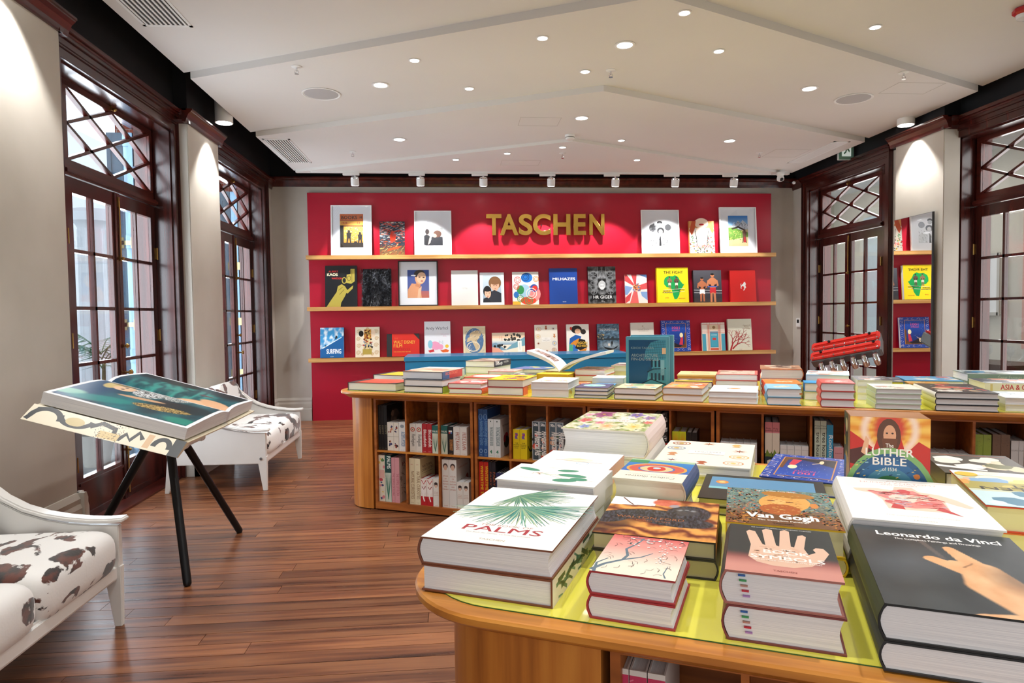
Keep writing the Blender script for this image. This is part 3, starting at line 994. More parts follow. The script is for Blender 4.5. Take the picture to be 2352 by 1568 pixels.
prof = [(0, WB * i / N_, page_z(i / N_)) for i in range(N_ + 1)]
MB().prism(prof + [(0, WB, -.052), (0, WB * .56, -.058), (0, 0, -.052)], (LB, 0, 0)).build('page_block', PAPER, ob, fix=True)
def spread(x, y):
    """x down the page 0..1, y across the spread 0..1"""
    c = mixc(hx('#0b2735'), hx('#1f6f78'), fbm(x * 2, y * 3, 2.2) * 1.4 - .2)
    c = mixc(c, hx('#0a3a5c'), ell(x, y, .05, .3, .22, .35, 0, .3))
    fold = .5 + .5 * sin(x * 40 + fbm(x * 3, y * 2, 3) * 9 + y * 14)
    c = mixc(c, mixc(hx('#164a50'), hx('#3f9c92'), fold), ell(x, y, .45, .70, .34, .17, .12, .2) * .8)
    c = mixc(c, hx('#10161c'), ell(x, y, .32, .92, .3, .10, -.1, .2) * .9)
    c = mixc(c, hx('#12181d'), ell(x, y, .9, .95, .3, .16, 0, .3) * .9)
    c = mixc(c, hx('#8fc4a8'), ell(x, y, .07, .12, .10, .05, .2, .2) * .8)
    c = mixc(c, hx('#1d8a80'), ell(x, y, .30, .12, .2, .06, .25, .2) * .7)
    c = mixc(c, hx('#14171b'), ell(x, y, .78, .30, .24, .10, .1, .2) * .9)
    c = mixc(c, hx('#1f8f7c'), ell(x, y, .9, .08, .12, .05, 0, .2) * .8)
    c = mixc(c, hx('#c7b06a'), ell(x, y, .155, .42, .055, .085, .15, .1))
    c = mixc(c, hx('#8a7440'), ell(x, y, .20, .475, .09, .025, .1, .15))
    c = mixc(c, hx('#e3bd98'), ell(x, y, .265, .40, .085, .055, .15, .08))
    c = mixc(c, hx('#2a1c18'), max(ell(x, y, .255, .425, .012, .012, 0, .3), ell(x, y, .255, .38, .012, .012, 0, .3)))
    c = mixc(c, hx('#a8383c'), ell(x, y, .335, .40, .012, .022, 0, .3))
    c = mixc(c, hx('#d9ad88'), ell(x, y, .44, .43, .13, .06, .1, .1))
    c = mixc(c, hx('#dcb08a'), ell(x, y, .70, .545, .20, .05, .12, .1))
    c = mixc(c, hx('#d5a680'), ell(x, y, .86, .60, .13, .045, -.15, .1))
    c = mixc(c, hx('#caa07c'), ell(x, y, .47, .285, .16, .022, .12, .12))
    c = mixc(c, hx('#7a1c20'), ell(x, y, .72, .72, .06, .012, 0, .2))
    for (cx, cy, rx, ry, ro, lo, hi) in ((.44, .42, .115, .10, .1, '#101416', '#eef2f2'), (.62, .46, .11, .075, .1, '#3a4448', '#d3d9d6'), (.68, .20, .20, .045, .12, '#2a2418', '#c7a864')):
        sq = ell(x, y, cx, cy, rx, ry, ro, .08)
        if sq > .05:
            c = mixc(c, hx(hi) if fbm(x * 14, y * 18, 9) > .5 else hx(lo), sq)
    return c
nx, ny = 190, 240
me = bpy.data.meshes.new('photograph')
vs, cs = [], []
for j in range(ny + 1):
    for i in range(nx + 1):
        x, y = .03 + .94 * i / nx, .025 + .95 * j / ny
        vs.append((x * LB, y * WB, page_z(y) + .0009))
        cs.append(spread(x, y))
fs = [(j * (nx + 1) + i, j * (nx + 1) + i + 1, (j + 1) * (nx + 1) + i + 1, (j + 1) * (nx + 1) + i) for j in range(ny) for i in range(nx)]
me.from_pydata(vs, [], fs)
ca = me.color_attributes.new('Col', 'FLOAT_COLOR', 'CORNER')
ca.data.foreach_set('color', [q for f in fs for v in f for q in (*cs[v], 1.)])
me.materials.append(INK)
linked(bpy.data.objects.new('photograph', me), ob)
# patterned cover boards hanging a little lower and wider than the pages
cvr = MB()
for ya, yb, za, zb in ((-.012, WB * .5, -.062, -.07), (WB + .03, WB * .5, -.062, -.07)):
    cvr.prism([(-.02, ya, za), (-.02, ya, za - .008), (-.02, yb, zb - .008), (-.02, yb, zb)] if ya < yb else [(-.02, yb, zb), (-.02, yb, zb - .008), (-.02, ya, za - .008), (-.02, ya, za)], (LB + .04, 0, 0))
cb_ = cvr.build('cover', mat('#e9dfc4', .4, name='cream_cover'), ob, fix=True)
cvr = MB().prism([(-.02, -.012, -.056), (-.02, -.10, -.125), (-.02, -.085, -.130), (-.02, .03, -.075)], (LB + .04, 0, 0)).build('cover_flap', mat('#e9dfc4', .4, name='cream_cover'), ob, fix=True)
a = Art(LB + .04, .112)
a.r(0, 0, 1, 1, '#ece3cb')
K = '#23282c'
a.ring(.12, .35, .09, .55, .24, K, 20, 0, pi).ring(.30, .75, .10, .45, .24, K, 20, pi, 2 * pi).l([(.02, .1), (.05, .8), (.12, .95)], .22, K).l([(.40, .5), (.46, .85), (.55, .7), (.56, .3)], .24, K)
a.e(.3, .55, .06, .25, '#cdbb86').l([(.60, .15), (.63, .6), (.67, .3), (.70, .85), (.74, .5)], .22, K).r(.47, .05, .60, .45, '#d9c188').sp(90, (.44, .0, .62, 1), .03, [K, '#7a5a3a']).r(.76, .1, .80, .9, '#d9b58c').ring(.87, .3, .05, .5, .24, K, 16, 0, pi).r(.93, 0, 1, 1, K)
d_ = Vector((0, .088, .069)).normalized()
a.build('cover_print', cvr, axes((-.02, -.1005, -.1245), (1, 0, 0), tuple(d_), tuple(Vector((1, 0, 0)).cross(d_))))
MB().box(LB - .01, WB * .52, -.06, LB + .012, WB * .56, .01).box(LB - .05, WB * .53, -.085, LB + .02, WB * .55, -.06).build('page_clip', glassy('acrylic'), ob)

# ================================================================== blue cash desk
ct = thing('cash_desk', 'bright blue cash desk standing in front of the red display wall', 'counter', T3(-.60, 7.72, 0))
BLUE = mat('#1f86b8', .3, name='blue_lacquer', coat=.2)
MB().box(.01, .01, .02, 2.66, .60, .962).build('body', BLUE, ct, bevel=.004)
MB().box(0, 0, .966, 2.67, .62, 1.02).build('lid', BLUE, ct, bevel=.004)
MB().box(.03, .03, 0, 2.64, .58, .02).build('plinth', BLACK, ct)

# ================================================================== engine-shaped book stand
P0, P1 = Vector((4.03, 7.22, .90)), Vector((4.56, 6.76, 1.06))
ax_ = (P1 - P0).normalized()
up_ = Vector((-.30, -.42, .85))
up_ = (up_ - ax_ * up_.dot(ax_)).normalized()
ay_ = up_.cross(ax_).normalized()          # away from the camera
LE = (P1 - P0).length
en = thing('engine_stand', 'red and grey engine shaped book stand on chrome pipes behind the long table', 'stand', axes(P0, ax_, ay_, up_))
VRED = noisy('crackle_red', ['#c11f16', '#d42a1e'], (60, 60, 60), .35, coord='Object', bump=.1)
MB().prism([(0, -.01, .02), (0, .03, -.10), (0, .30, -.10), (0, .34, .02)], (LE, 0, 0)).build('block', STEEL, en, fix=True, bevel=.012, seg=3)
for y0, y1 in ((-.01, .155), (.175, .34)):
    m = MB().prism([(.0, y0, .02), (.0, y0 + .03, .055), (.0, y1 - .03, .055), (.0, y1, .02)], (LE, 0, 0))
    cvx = m.build('valve_cover', VRED, en, fix=True, bevel=.014, seg=3)
    MB().box(.03, (y0 + y1) / 2 - .03, .05, LE - .03, (y0 + y1) / 2 + .03, .068).build('rib', VRED, cvx, bevel=.008)
    for k in range(7):
        for y in (y0 + .022, y1 - .022):
            MB().lathe([(.009, 0), (.009, .008), (.004, .013)], 8).build('bolt', CHROME, cvx, T3(.03 + (LE - .06) * k / 6, y, .045))
for x, y in ((.12, .07), (LE - .1, .26), (.2, .25), (LE - .06, .08)):
    MB().lathe([(.014, 0), (.016, .016), (.008, .024)], 10).build('filler_cap', BLACKMET, en, T3(x, y, .066), smooth=True)
for k in range(6):
    x = .10 + (LE - .17) * k / 5
    MB().tube([(x, .01, -.03), (x + .005, -.05, -.02), (x + .01, -.085, -.05), (x + .01, -.08, -.10), (x + .005, -.03, -.135), (x, .05, -.14)], [.03, .032, .032, .032, .03, .026], 14).build('exhaust_pipe', CHROME, en, smooth=True)
MI = en.matrix_local.inverted()
for k in range(5):
    q = P0.lerp(P1, .3 + .17 * k) + ay_ * .08
    a, b = MI @ Vector((q.x, q.y, .0)), MI @ Vector((q.x + .02, q.y, q.z - .12))
    MB().tube([a, b], .018, 12).build('leg', CHROME, en, smooth=True)
a, b = MI @ Vector((4.4, 7.05, 0)), None
MB().box(-.2, -.3, 0, .5, .3, .02).build('base_plate', STEEL, en, MI @ T3(4.15, 6.98, 0) @ RZ(math.atan2(ax_.y, ax_.x)))

# ================================================================== leaning mirror on the pillar
mr = thing('wall_mirror', 'tall frameless mirror leaning on the pillar between the inner doors', 'mirror', T3(4.925, 6.50, 0) @ RZ(R(-3.1)))
MB().box(.004, 0, .01, .024, .655, 2.50).build('backing', mat('#2b2c2e', .5, name='dark_edge'), mr)
MB().box(0, .004, .014, .0045, .651, 2.496).build('silvered_glass', MIRROR, mr)
# ================================================================== red display wall
YP = 9.73
pn = thing('display_wall', 'large red lacquered panel mounted on the back wall', 'panel', T3(-2.075, YP, 0))
MB().box(0, 0, .0, 6.86, .07, 3.265).build('panel_board', RED, pn)
SZ = (2.36, 1.631, .904)
for z, nm in zip(SZ, ('topmost', 'middle', 'lowest')):
    s = thing('wall_shelf', nm + ' of the three oak picture ledges on the red display wall', 'shelf', T3(-2.085, 9.585, z), 'oak ledges on the red wall')
    MB().box(0, 0, -.052, 6.88, .145, 0).build('board', SHELF_OAK, s, bevel=.002)
    MB().box(0, .0, .0, 6.88, .006, .004).build('lip', SHELF_OAK, s)
# gold lettering
sg = thing('gold_sign', 'polished gold capital letters mounted high on the red display wall', 'sign', T3(0, 9.66, 0))
Z0, Z1 = 2.640, 2.948
XS = dict(zip('TASCHEN', ((.468, .688), (.662, .935), (.938, 1.138), (1.146, 1.408), (1.444, 1.696), (1.744, 1.925), (1.976, 2.201))))
for ch in 'TASCHEN':
    cu = bpy.data.curves.new('letter', 'FONT')
    cu.body, cu.size, cu.offset, cu.extrude, cu.resolution_u = ch, 1, .028, .03, 6
    cu.bevel_depth = .004
    o = bpy.data.objects.new('t', cu)
    me = bpy.data.meshes.new_from_object(o)
    bpy.data.objects.remove(o)
    xs = [v.co.x for v in me.vertices]; ys = [v.co.y for v in me.vertices]
    x0, x1, y0, y1 = min(xs), max(xs), min(ys), max(ys)
    a, b = XS[ch]
    hgt = Z1 - Z0
    for v in me.vertices:
        v.co = Vector((a + (v.co.x - x0) / (x1 - x0) * (b - a), v.co.z * .9, Z0 + (v.co.y - y0) / (y1 - y0) * hgt))
    # swapping two axes turns the faces inside out
    me.flip_normals()
    me.materials.clear()
    me.materials.append(GOLD)
    lo = linked(bpy.data.objects.new('letter', me), sg)
    MB().tube([((a + b) / 2, .02, (Z0 + Z1) / 2), ((a + b) / 2, .07, (Z0 + Z1) / 2)], .008, 8).build('stud', BLACKMET, lo)

def lean(x, w, h, row, th=0., yb=9.668):
    s = min(.056 / h, .2)
    c = math.sqrt(1 - s * s)
    return axes((x - w / 2, yb, SZ[row] + .001), (1, 0, 0), (0, s, c), (0, -c, s))
def framed(label, x, w, h, row, fc, art, pic, fw=.014, mount='#f4f4f2'):
    r = thing('picture_frame', label, 'picture', lean(x, w, h, row))
    t = .026
    MB().box(0, 0, 0, fw, h, t).box(w - fw, 0, 0, w, h, t).box(fw, 0, 0, w - fw, fw, t).box(fw, h - fw, 0, w - fw, h, t).build('frame', mat(fc, .3, name='frame_lacquer'), r)
    MB().box(fw, fw, .002, w - fw, h - fw, .012).build('mount_board', mat(mount, .8, name='mount_board'), r)
    x0, y0, x1, y1 = pic
    a = Art((x1 - x0) * w, (y1 - y0) * h)
    art(a)
    a.build('photograph', r, T3(x0 * w, y0 * h, .0125), MATTE_INK)
    MB().box(fw, fw, .018, w - fw, h - fw, .0195).build('glazing', GLASS, r)
    return r
def person(a, x, y, h, col, legs=True):
    """small dark figure: head, body and legs as one outline"""
    w = h * .32 * a.h / a.w
    a.e(x, y + h * .92, w * .28, h * .08, col, 10)
    a.p([(x - w * .35, y), (x - w * .05, y + h * .45), (x + w * .08, y + h * .45), (x + w * .3, y), (x + w * .5, y), (x + w * .35, y + h * .5), (x + w * .5, y + h * .8), (x + w * .15, y + h * .86), (x - w * .15, y + h * .86), (x - w * .5, y + h * .8), (x - w * .4, y + h * .5), (x - w * .55, y)], col)
def a_books(a):
    a.r(0, 0, 1, 1, '#1f1709').r(0, .12, 1, .62, '#d98a1e', '#f3c04a').r(.0, .8, 1, 1, '#c9611d').r(0, .66, 1, .79, '#e0a03a').r(.12, .62, .95, .66, '#8a4a1a')
    a.sp(160, (.2, .2, 1, .62), .016, ['#f7e3a0', '#e07a1a', '#b0401a', '#fff1c0', '#6b3a12']).t('BOOKS', .40, .845, .105, '#2a1408', bold=.02, width=.68).t('M', .9, .86, .07, '#2a1408', bold=.02).t('FREE', .2, .70, .06, '#b3261c', bold=.02).t('13', .8, .70, .07, '#b3261c', bold=.02)
    a.r(0, 0, .16, .66, '#17120a').r(0, 0, 1, .14, '#2a1d0a')
    person(a, .38, .06, .46, '#120c06'); person(a, .86, .04, .42, '#120c06')
    a.r(.6, .1, .74, .18, '#0f0b07')
def a_street(a):
    a.r(0, 0, 1, 1, '#2a2f3a').r(0, .0, 1, .3, '#7a5a35', '#3a3436').sp(260, (0, .3, 1, 1), .035, ['#c3361f', '#8f98a4', '#3d4654', '#d9d3c4', '#a8502c', '#20242c'], 0., 5).sp(90, (0, 0, 1, .32), .03, ['#b8863c', '#e0b870', '#8a2f22', '#1f2128'], .5, 6)
    a.p([(.3, .12), (.75, .2), (.9, .28), (.55, .24), (.35, .2)], '#d2461f').p([(.42, .4), (.62, .42), (.66, .62), (.5, .74), (.4, .6)], '#c7361e').sp(60, (.1, .5, .95, .95), .05, ['#cf3b22', '#7d8794'], .1, 9)
def a_kiss(a):
    a.r(0, 0, 1, 1, '#f4f2ef').r(0, 0, 1, .10, '#d8d6d2').e(.22, .80, .05, .1, '#dcdcdc').e(.32, .82, .03, .08, '#e3e3e3').sp(40, (0, .58, 1, .66), .02, ['#9aa08c', '#c4c8ba'])
    a.p([(0, 0), (.0, .35), (.18, .42), (.35, .3), (.4, .05), (.4, 0)], '#191a1e').p([(.34, 0), (.4, .3), (.62, .36), (1, .3), (1, 0)], '#2a2b31')
    a.e(.25, .47, .13, .10, '#e6c3aa').e(.17, .50, .11, .10, '#2b1d18').e(.72, .42, .22, .13, '#6b4431').e(.56, .36, .13, .07, '#e3b79b', rot=-.4).p([(.2, .02), (.3, .3), (.38, .28), (.34, .1)], '#ead2c2')
def a_group(a):
    a.r(0, 0, 1, 1, '#efefed').e(.12, .66, .16, .14, '#3a3a3a').e(.85, .68, .15, .12, '#4a4a4a').e(.46, .86, .12, .06, '#2b2b2b').e(.46, .78, .1, .08, '#9a9a98').e(.18, .80, .05, .03, '#333333')
    a.e(.5, .56, .17, .12, '#2c2c2c').e(.5, .52, .10, .09, '#d6d6d2').p([(0, 0), (.03, .42), (.25, .45), (.42, .3), (.46, 0)], '#d9d9d6').p([(.42, 0), (.44, .3), (.5, .36), (.52, .0)], '#2a2a2a').p([(.6, 0), (.58, .32), (.85, .4), (1, .3), (1, 0)], '#cfcfcb')
    a.sp(50, (0, 0, 1, .5), .03, ['#1f1f1f', '#5a5a5a', '#f4f4f2'], 1.1, 5).sp(24, (0, .55, .3, .78), .025, ['#9a9a9a', '#141414'])
def a_alps(a):
    a.r(0, 0, 1, 1, '#d9c58f').r(0, .62, 1, 1, '#a9d3ee', '#1b76c4').p([(.1, .6), (.25, .72), (.34, .68), (.5, .84), (.62, .76), (.75, .86), (1, .7), (1, .55), (.1, .5)], '#c9ced2').sp(50, (.2, .56, 1, .78), .025, ['#7d8794', '#eef0f2', '#5a646e'], .9, 4)
    a.p([(0, .2), (0, .6), (.3, .62), (.7, .5), (1, .45), (1, .3)], '#6f9a3a').p([(.15, .58), (.5, .66), (.8, .56), (.78, .52), (.5, .6), (.2, .54)], '#3a2a1e').sp(60, (0, .2, .7, .5), .02, ['#a8c85a', '#4d7a2a', '#d9cf6a'])
    person(a, .82, .1, .46, '#6e4f3c'); a.p([(.76, .12), (.79, .3), (.86, .3), (.88, .12)], '#b3242a')
def a_heimat(a):
    a.r(0, 0, 1, 1, '#f1e6d8').r(0, .78, 1, 1, '#d9955a').e(.5, .93, .28, .16, '#f3d9c4').e(.5, .89, .10, .028, '#c92a2a').p([(.12, 1), (.0, .7), (.1, .55), (.22, .75), (.28, 1)], '#c4532c').p([(.9, 1), (1, .7), (.92, .6), (.8, .8), (.76, 1)], '#c98a4a')
    a.p([(.0, 0), (.0, .6), (.15, .5), (.22, .15), (.35, .03), (.65, .03), (.8, .15), (.86, .5), (1, .6), (1, 0)], '#e9e4d6').sp(120, (0, 0, 1, .55), .018, ['#c22c2c', '#2f6b34', '#1f1b1a', '#e7b13a'], None, 1.4).p([(.26, .78), (.34, .3), (.5, .22), (.66, .3), (.74, .78)], '#f5e2d2').l([(.25, .7), (.3, .25), (.45, .08)], .018, '#1c1a19').l([(.76, .7), (.7, .25), (.55, .08)], .018, '#1c1a19').t('Heimat', .5, .17, .12, '#e0726a', bold=.01, width=.7)
framed('white framed night street photograph, first on the top ledge', -1.458, .574, .722, 0, '#f2f2f0', a_books, (.22, .165, .79, .83))
book('small dark red and grey city print leaning beside the first framed photograph', lean(-.884, .355, .492, 0), .355, .492, .02, '#3a3a3c', a_street)
framed('white framed photograph of two kissing people, left of the gold letters', -.302, .532, .644, 0, '#f2f2f0', a_kiss, (.26, .22, .76, .84))
framed('white framed black and white group portrait, right of the gold letters', 3.054, .574, .656, 0, '#f2f2f0', a_group, (.23, .185, .79, .80))
book('book with red lips and embroidered dress on its cover, topmost ledge', lean(3.676, .381, .484, 0), .381, .484, .05, '#c98a4a', a_heimat)
framed('white framed mountain photograph, last on the top ledge', 4.246, .572, .694, 0, '#f2f2f0', a_alps, (.24, .16, .77, .82))

# ---- middle ledge
def a_kaos(a):
    g = '#b9a84a'
    a.r(0, 0, 1, 1, '#191c20').t('ALBERT', .26, .84, .042, '#d8372f', bold=.02, width=.3).t('KAOS', .23, .755, .065, '#efe9c4', bold=.04, width=.33).t('WATSON', .37, .67, .045, '#d8372f', bold=.02, width=.33)
    a.p([(.04, 0), (.18, .16), (.36, .36), (.40, .5), (.52, .55), (.62, .5), (.70, .40), (.62, .26), (.50, .10), (.48, 0)], g).ring(.6, .64, .065, .07, .02, g).p([(.66, .58), (.68, .78), (.80, .80), (.80, .92), (.93, .92), (.93, .62), (.82, .56)], g).p([(.62, .36), (.88, .52), (.86, .44), (.70, .32)], g).ring(.75, .69, .05, .06, .012, '#5f5626').l([(.45, .3), (.6, .42)], .012, '#6f6530').l([(.42, .4), (.55, .48)], .012, '#6f6530').l([(.84, .6), (.84, .9)], .012, '#6f6530')
book('black book with a golden hand raising a pistol, first on the middle ledge', lean(-1.617, .447, .59, 1), .447, .59, .04, '#15171a', a_kaos)
fb = book('black shaggy fur covered book on the middle ledge', lean(-1.11, .40, .54, 1), .40, .54, .04, '#1b1c20')
m = MB()
rr = random.Random(2)
for i in range(7000):
    x, y = rr.uniform(-.004, .404), rr.uniform(0, .545)
    l = rr.uniform(.03, .065)
    a = fbm(x, y, 6) * 5 - 3.6 + rr.uniform(-.4, .4)
    dx, dy = sin(a) * l, -abs(cos(a)) * l
    if rr.random() < .12: dy = -dy * .5
    w2 = .0016
    zt = .041 + rr.uniform(.006, .032)
    m.add([(x - w2, y, .04), (x + w2, y, .04), (x + dx * .5 + w2, y + dy * .5, zt), (x + dx * .5 - w2, y + dy * .5, zt), (x + dx, max(y + dy, -.012), zt - rr.uniform(0, .012))], [(0, 1, 2, 3), (3, 2, 4)])
tag(m.build('fur', noisy('black_fur', ['#0c0d10', '#24262c', '#7d828c'], (45, 45, 30), .35, pos=[.35, .5, .72]), fb), kind='stuff')  # grey end of the ramp paints highlights into the black strands
def a_shoulder(a):
    S_ = '#e8a878'
    a.r(0, 0, 1, 1, '#c9684a', '#1c4f9c').r(0, .25, 1, 1, '#5a5f8f', '#174a98').p([(0, 0), (.02, .3), (.2, .52), (.42, .50), (.6, .3), (.66, 0)], '#e5a070').p([(.45, .0), (.5, .3), (.66, .42), (.6, .1), (.58, 0)], '#f0be94').p([(.36, .42), (.42, .6), (.6, .5), (.6, .36)], '#d38a5c').e(.6, .72, .25, .24, S_, rot=-.2).e(.55, .86, .25, .14, '#2b1a14', rot=.2).e(.64, .72, .21, .2, '#f2c39a', rot=-.2).e(.56, .74, .05, .018, '#3a2018').e(.75, .73, .05, .018, '#3a2018').e(.67, .60, .06, .02, '#b2443a')
framed('black framed portrait of a bare shouldered person against blue, middle ledge', -.527, .568, .657, 1, '#17181a', a_shoulder, (.23, .18, .775, .80), .016)
def a_white(a):
    a.r(0, 0, 1, 1, '#dcdad5').t('Conversations', .5, .5, .018, '#8a8883').t('on paper and light', .5, .47, .016, '#8a8883')
book('plain pale grey book with tiny lettering, middle ledge', lean(.141, .384, .511, 1), .384, .511, .035, '#d8d6d1', a_white)
def a_couple(a):
    a.r(0, 0, 1, 1, '#e9ecef').r(.12, .08, .88, .92, '#7f97a8', '#c9d6df').e(.62, .68, .26, .2, '#7a5638').e(.62, .6, .17, .18, '#d9a98c').e(.62, .72, .22, .1, '#80593a').p([(.3, .08), (.42, .4), (.6, .46), (.88, .36), (.88, .08)], '#2b2f38').e(.3, .42, .17, .17, '#1c1a1c').e(.32, .36, .13, .15, '#dcae92').e(.31, .48, .15, .07, '#1c1a1c').p([(.12, .08), (.14, .2), (.3, .24), (.44, .1), (.44, .08)], '#20232b').e(.58, .6, .03, .01, '#3a2a22').e(.68, .6, .03, .01, '#3a2a22').e(.27, .37, .028, .008, '#2a1c18').e(.38, .37, .028, .008, '#2a1c18').e(.32, .27, .035, .012, '#a8564c').e(.63, .5, .035, .01, '#a8685a')
book('white bordered photograph book of a couple with heads together, middle ledge', lean(.539, .352, .477, 1), .352, .477, .03, '#e9ecef', a_couple)
def a_swirl(a):
    a.r(0, 0, 1, 1, '#ece7dd').e(.55, .82, .22, .15, '#1f6fc0').e(.75, .32, .32, .26, '#e58a86').e(.45, .42, .24, .2, '#9fc3d8').e(.3, .45, .14, .14, '#2f8a52').e(.82, .5, .15, .12, '#1f4f9c').e(.85, .5, .1, .08, '#d8352a').e(.6, .12, .3, .12, '#d8452a').e(.14, .3, .1, .1, '#2b6fb5').r(0, 0, .3, .1, '#e3b13a')
    for x, y, r_, c in ((.2, .75, .12, '#c8342c'), (.5, .84, .14, '#12386e'), (.72, .34, .2, '#f3e6da'), (.3, .18, .12, '#3d8a3f'), (.9, .78, .1, '#e0863a'), (.15, .55, .1, '#c8342c'), (.62, .12, .14, '#2f8a52')):
        a.ring(x, y, r_, r_ * .8, .02, c, 16).ring(x, y, r_ * .55, r_ * .45, .016, c, 12)
book('white book with colourful swirling circles, middle ledge', lean(1.03, .385, .483, 1), .385, .483, .03, '#ece7dd', a_swirl)
book('royal blue book with a white capital title, middle ledge', lean(1.587, .414, .529, 1), .414, .529, .045, '#163a8c', lambda a: a.r(0, 0, 1, 1, '#17408f').t('MILHAZES', .52, .665, .075, '#f4f4f4', bold=.025, width=.8).t('TASCHEN', .52, .055, .016, '#e8e8e8', bold=.02))
def a_metal(a):
    a.img(lambda x, y: mixc(hx('#0d0e10'), hx('#9ea1a3'), (fbm(abs(x - .5) * 2.2, y * 3, 3.1) - .32) * 1.5 * (1 - abs(x - .5) * .8)), 40, 54)
    a.e(.5, .5, .13, .12, '#b4b6b7').e(.5, .45, .09, .08, '#d0d2d2').e(.46, .47, .02, .012, '#2a2a2c').e(.54, .47, .02, .012, '#2a2a2c')
    for s in (-1, 1):
        for k in range(5):
            a.ring(.5 + s * .3, .3 + .13 * k, .10, .05, .01, '#8a8d90', 12)
        a.l([(.5 + s * .13, .98), (.5 + s * .18, .6), (.5 + s * .36, .1)], .02, '#7d8083')
    a.r(.12, .1, .9, .24, '#101113').t('HR GIGER', .52, .135, .085, '#eceeee', bold=.006, width=.68).t('TASCHEN', .52, .04, .016, '#d5d5d5', bold=.02)
book('dark book with grey mechanical artwork and white title, middle ledge', lean(2.16, .414, .55, 1), .414, .55, .05, '#121316', a_metal)
def a_flag(a):
    a.r(0, 0, 1, 1, '#e6d8d6').p([(.1, 1), (.0, 1), (.0, .78), (.4, .6), (.42, .66)], '#c9484c').p([(.3, 1), (.55, 1), (.5, .62), (.44, .62)], '#c9484c').p([(.62, 1), (1, .88), (1, 1)], '#5f86c0').p([(.55, .6), (1, .72), (1, .5), (.6, .46)], '#cf5054').p([(.7, .4), (1, .4), (1, .1), (.75, .25)], '#7d9ccc').p([(0, .62), (.35, .56), (.1, .3), (0, .3)], '#7d9ccc').p([(.4, .45), (.55, .42), (.6, 0), (.2, 0)], '#d4605f').p([(0, .2), (.3, .4), (.2, .1), (0, .0)], '#c9484c').e(.52, .55, .16, .12, '#d98a5c').sp(60, (.36, .42, .7, .68), .02, ['#b3562a', '#5a7fc4', '#e3c58a', '#8a3a34'], None, 1.5)
book('faded red white and blue flag book, middle ledge', lean(2.68, .335, .431, 1), .335, .431, .02, '#d8c8c6', a_flag)
def boxer(a, x, y, h, skin, sh):
    w = h * .34 * a.h / a.w
    a.e(x, y + h * .93, w * .2, h * .065, skin, 12).e(x, y + h * .965, w * .2, h * .035, '#151312', 12)
    a.p([(x - w * .3, y), (x - w * .28, y + h * .3), (x - w * .3, y + h * .5), (x - w * .48, y + h * .76), (x - w * .12, y + h * .86), (x + w * .12, y + h * .86), (x + w * .48, y + h * .76), (x + w * .3, y + h * .5), (x + w * .28, y + h * .3), (x + w * .3, y), (x + w * .1, y), (x + w * .05, y + h * .3), (x - w * .05, y + h * .3), (x - w * .1, y)], skin)
    a.p([(x - w * .34, y + h * .3), (x - w * .3, y + h * .5), (x + w * .3, y + h * .5), (x + w * .34, y + h * .3), (x + .0, y + h * .34)], sh)
    for s in (-1, 1):
        a.l([(x + s * w * .44, y + h * .76), (x + s * w * .55, y + h * .58), (x + s * w * .3, y + h * .56)], h * .06, skin).e(x + s * w * .28, y + h * .57, w * .13, h * .045, '#191516')
def a_fight(a):
    a.r(0, 0, 1, 1, '#f2d71d').t('NORMAN MAILER', .52, .905, .022, '#c9702a').t('THE FIGHT', .53, .825, .075, '#16150f', bold=.03, width=.62)
    a.p([(.22, .62), (.25, .70), (.36, .76), (.5, .75), (.58, .78), (.68, .73), (.74, .62), (.82, .53), (.87, .52), (.8, .42), (.72, .34), (.70, .22), (.62, .10), (.54, .09), (.5, .2), (.47, .33), (.44, .42), (.3, .44), (.22, .52)], '#159a4d')
    boxer(a, .4, .38, .36, '#8a6a50', '#d8d2c0'); boxer(a, .62, .38, .36, '#5f4a3c', '#e0dccb')
    a.l([(.2, .355), (.88, .40)], .008, '#f7f4e0').l([(.2, .28), (.88, .32)], .008, '#f7f4e0').t('GEORGE', .3, .315, .036, '#1c1a10', bold=.03, width=.24).t('FOREMAN', .32, .27, .036, '#1c1a10', bold=.03, width=.3).t('MUHAMMAD', .7, .345, .036, '#1c1a10', bold=.03, width=.34).t('ALI', .72, .3, .036, '#1c1a10', bold=.03).t('LEIFER', .3, .12, .03, '#c9502a', bold=.01).t('BINGHAM', .78, .1, .03, '#c9502a', bold=.01)
book('yellow boxing book with a green africa map, middle ledge', lean(3.224, .474, .523, 1), .474, .523, .065, '#e9c91c', a_fight)
def a_box(a):
    a.r(0, 0, 1, 1, '#2a2a30', '#4a4a52').r(0, 0, 1, .12, '#3a3436')
    for y in (.3, .38):
        a.l([(0, y), (1, y - .02)], .012, '#c9c9cc')
    boxer(a, .3, .02, .76, '#b06a48', '#e9e9ea'); boxer(a, .68, .0, .9, '#c07a54', '#c22b34')
    a.r(.5, .47, .84, .50, '#4a62b0')
book('dark book with two boxers in a ring, middle ledge', lean(3.759, .429, .48, 1), .429, .48, .06, '#1d1c20', a_box)
def a_horse(a):
    c = '#d9d9d6'
    a.r(0, 0, 1, 1, '#c3201d').p([(.50, .36), (.54, .42), (.53, .48), (.47, .50), (.43, .46), (.44, .42), (.41, .41), (.40, .47), (.45, .54), (.50, .56), (.55, .63), (.60, .62), (.59, .59), (.63, .56), (.60, .54), (.59, .50), (.62, .46), (.60, .42), (.58, .45), (.57, .40), (.54, .36)], c).l([(.44, .48), (.40, .53), (.43, .58)], .014, c)
book('glossy red book with a small silver prancing horse, last on the middle ledge', lean(4.309, .396, .478, 1), .396, .478, .05, '#b81c1a', a_horse)

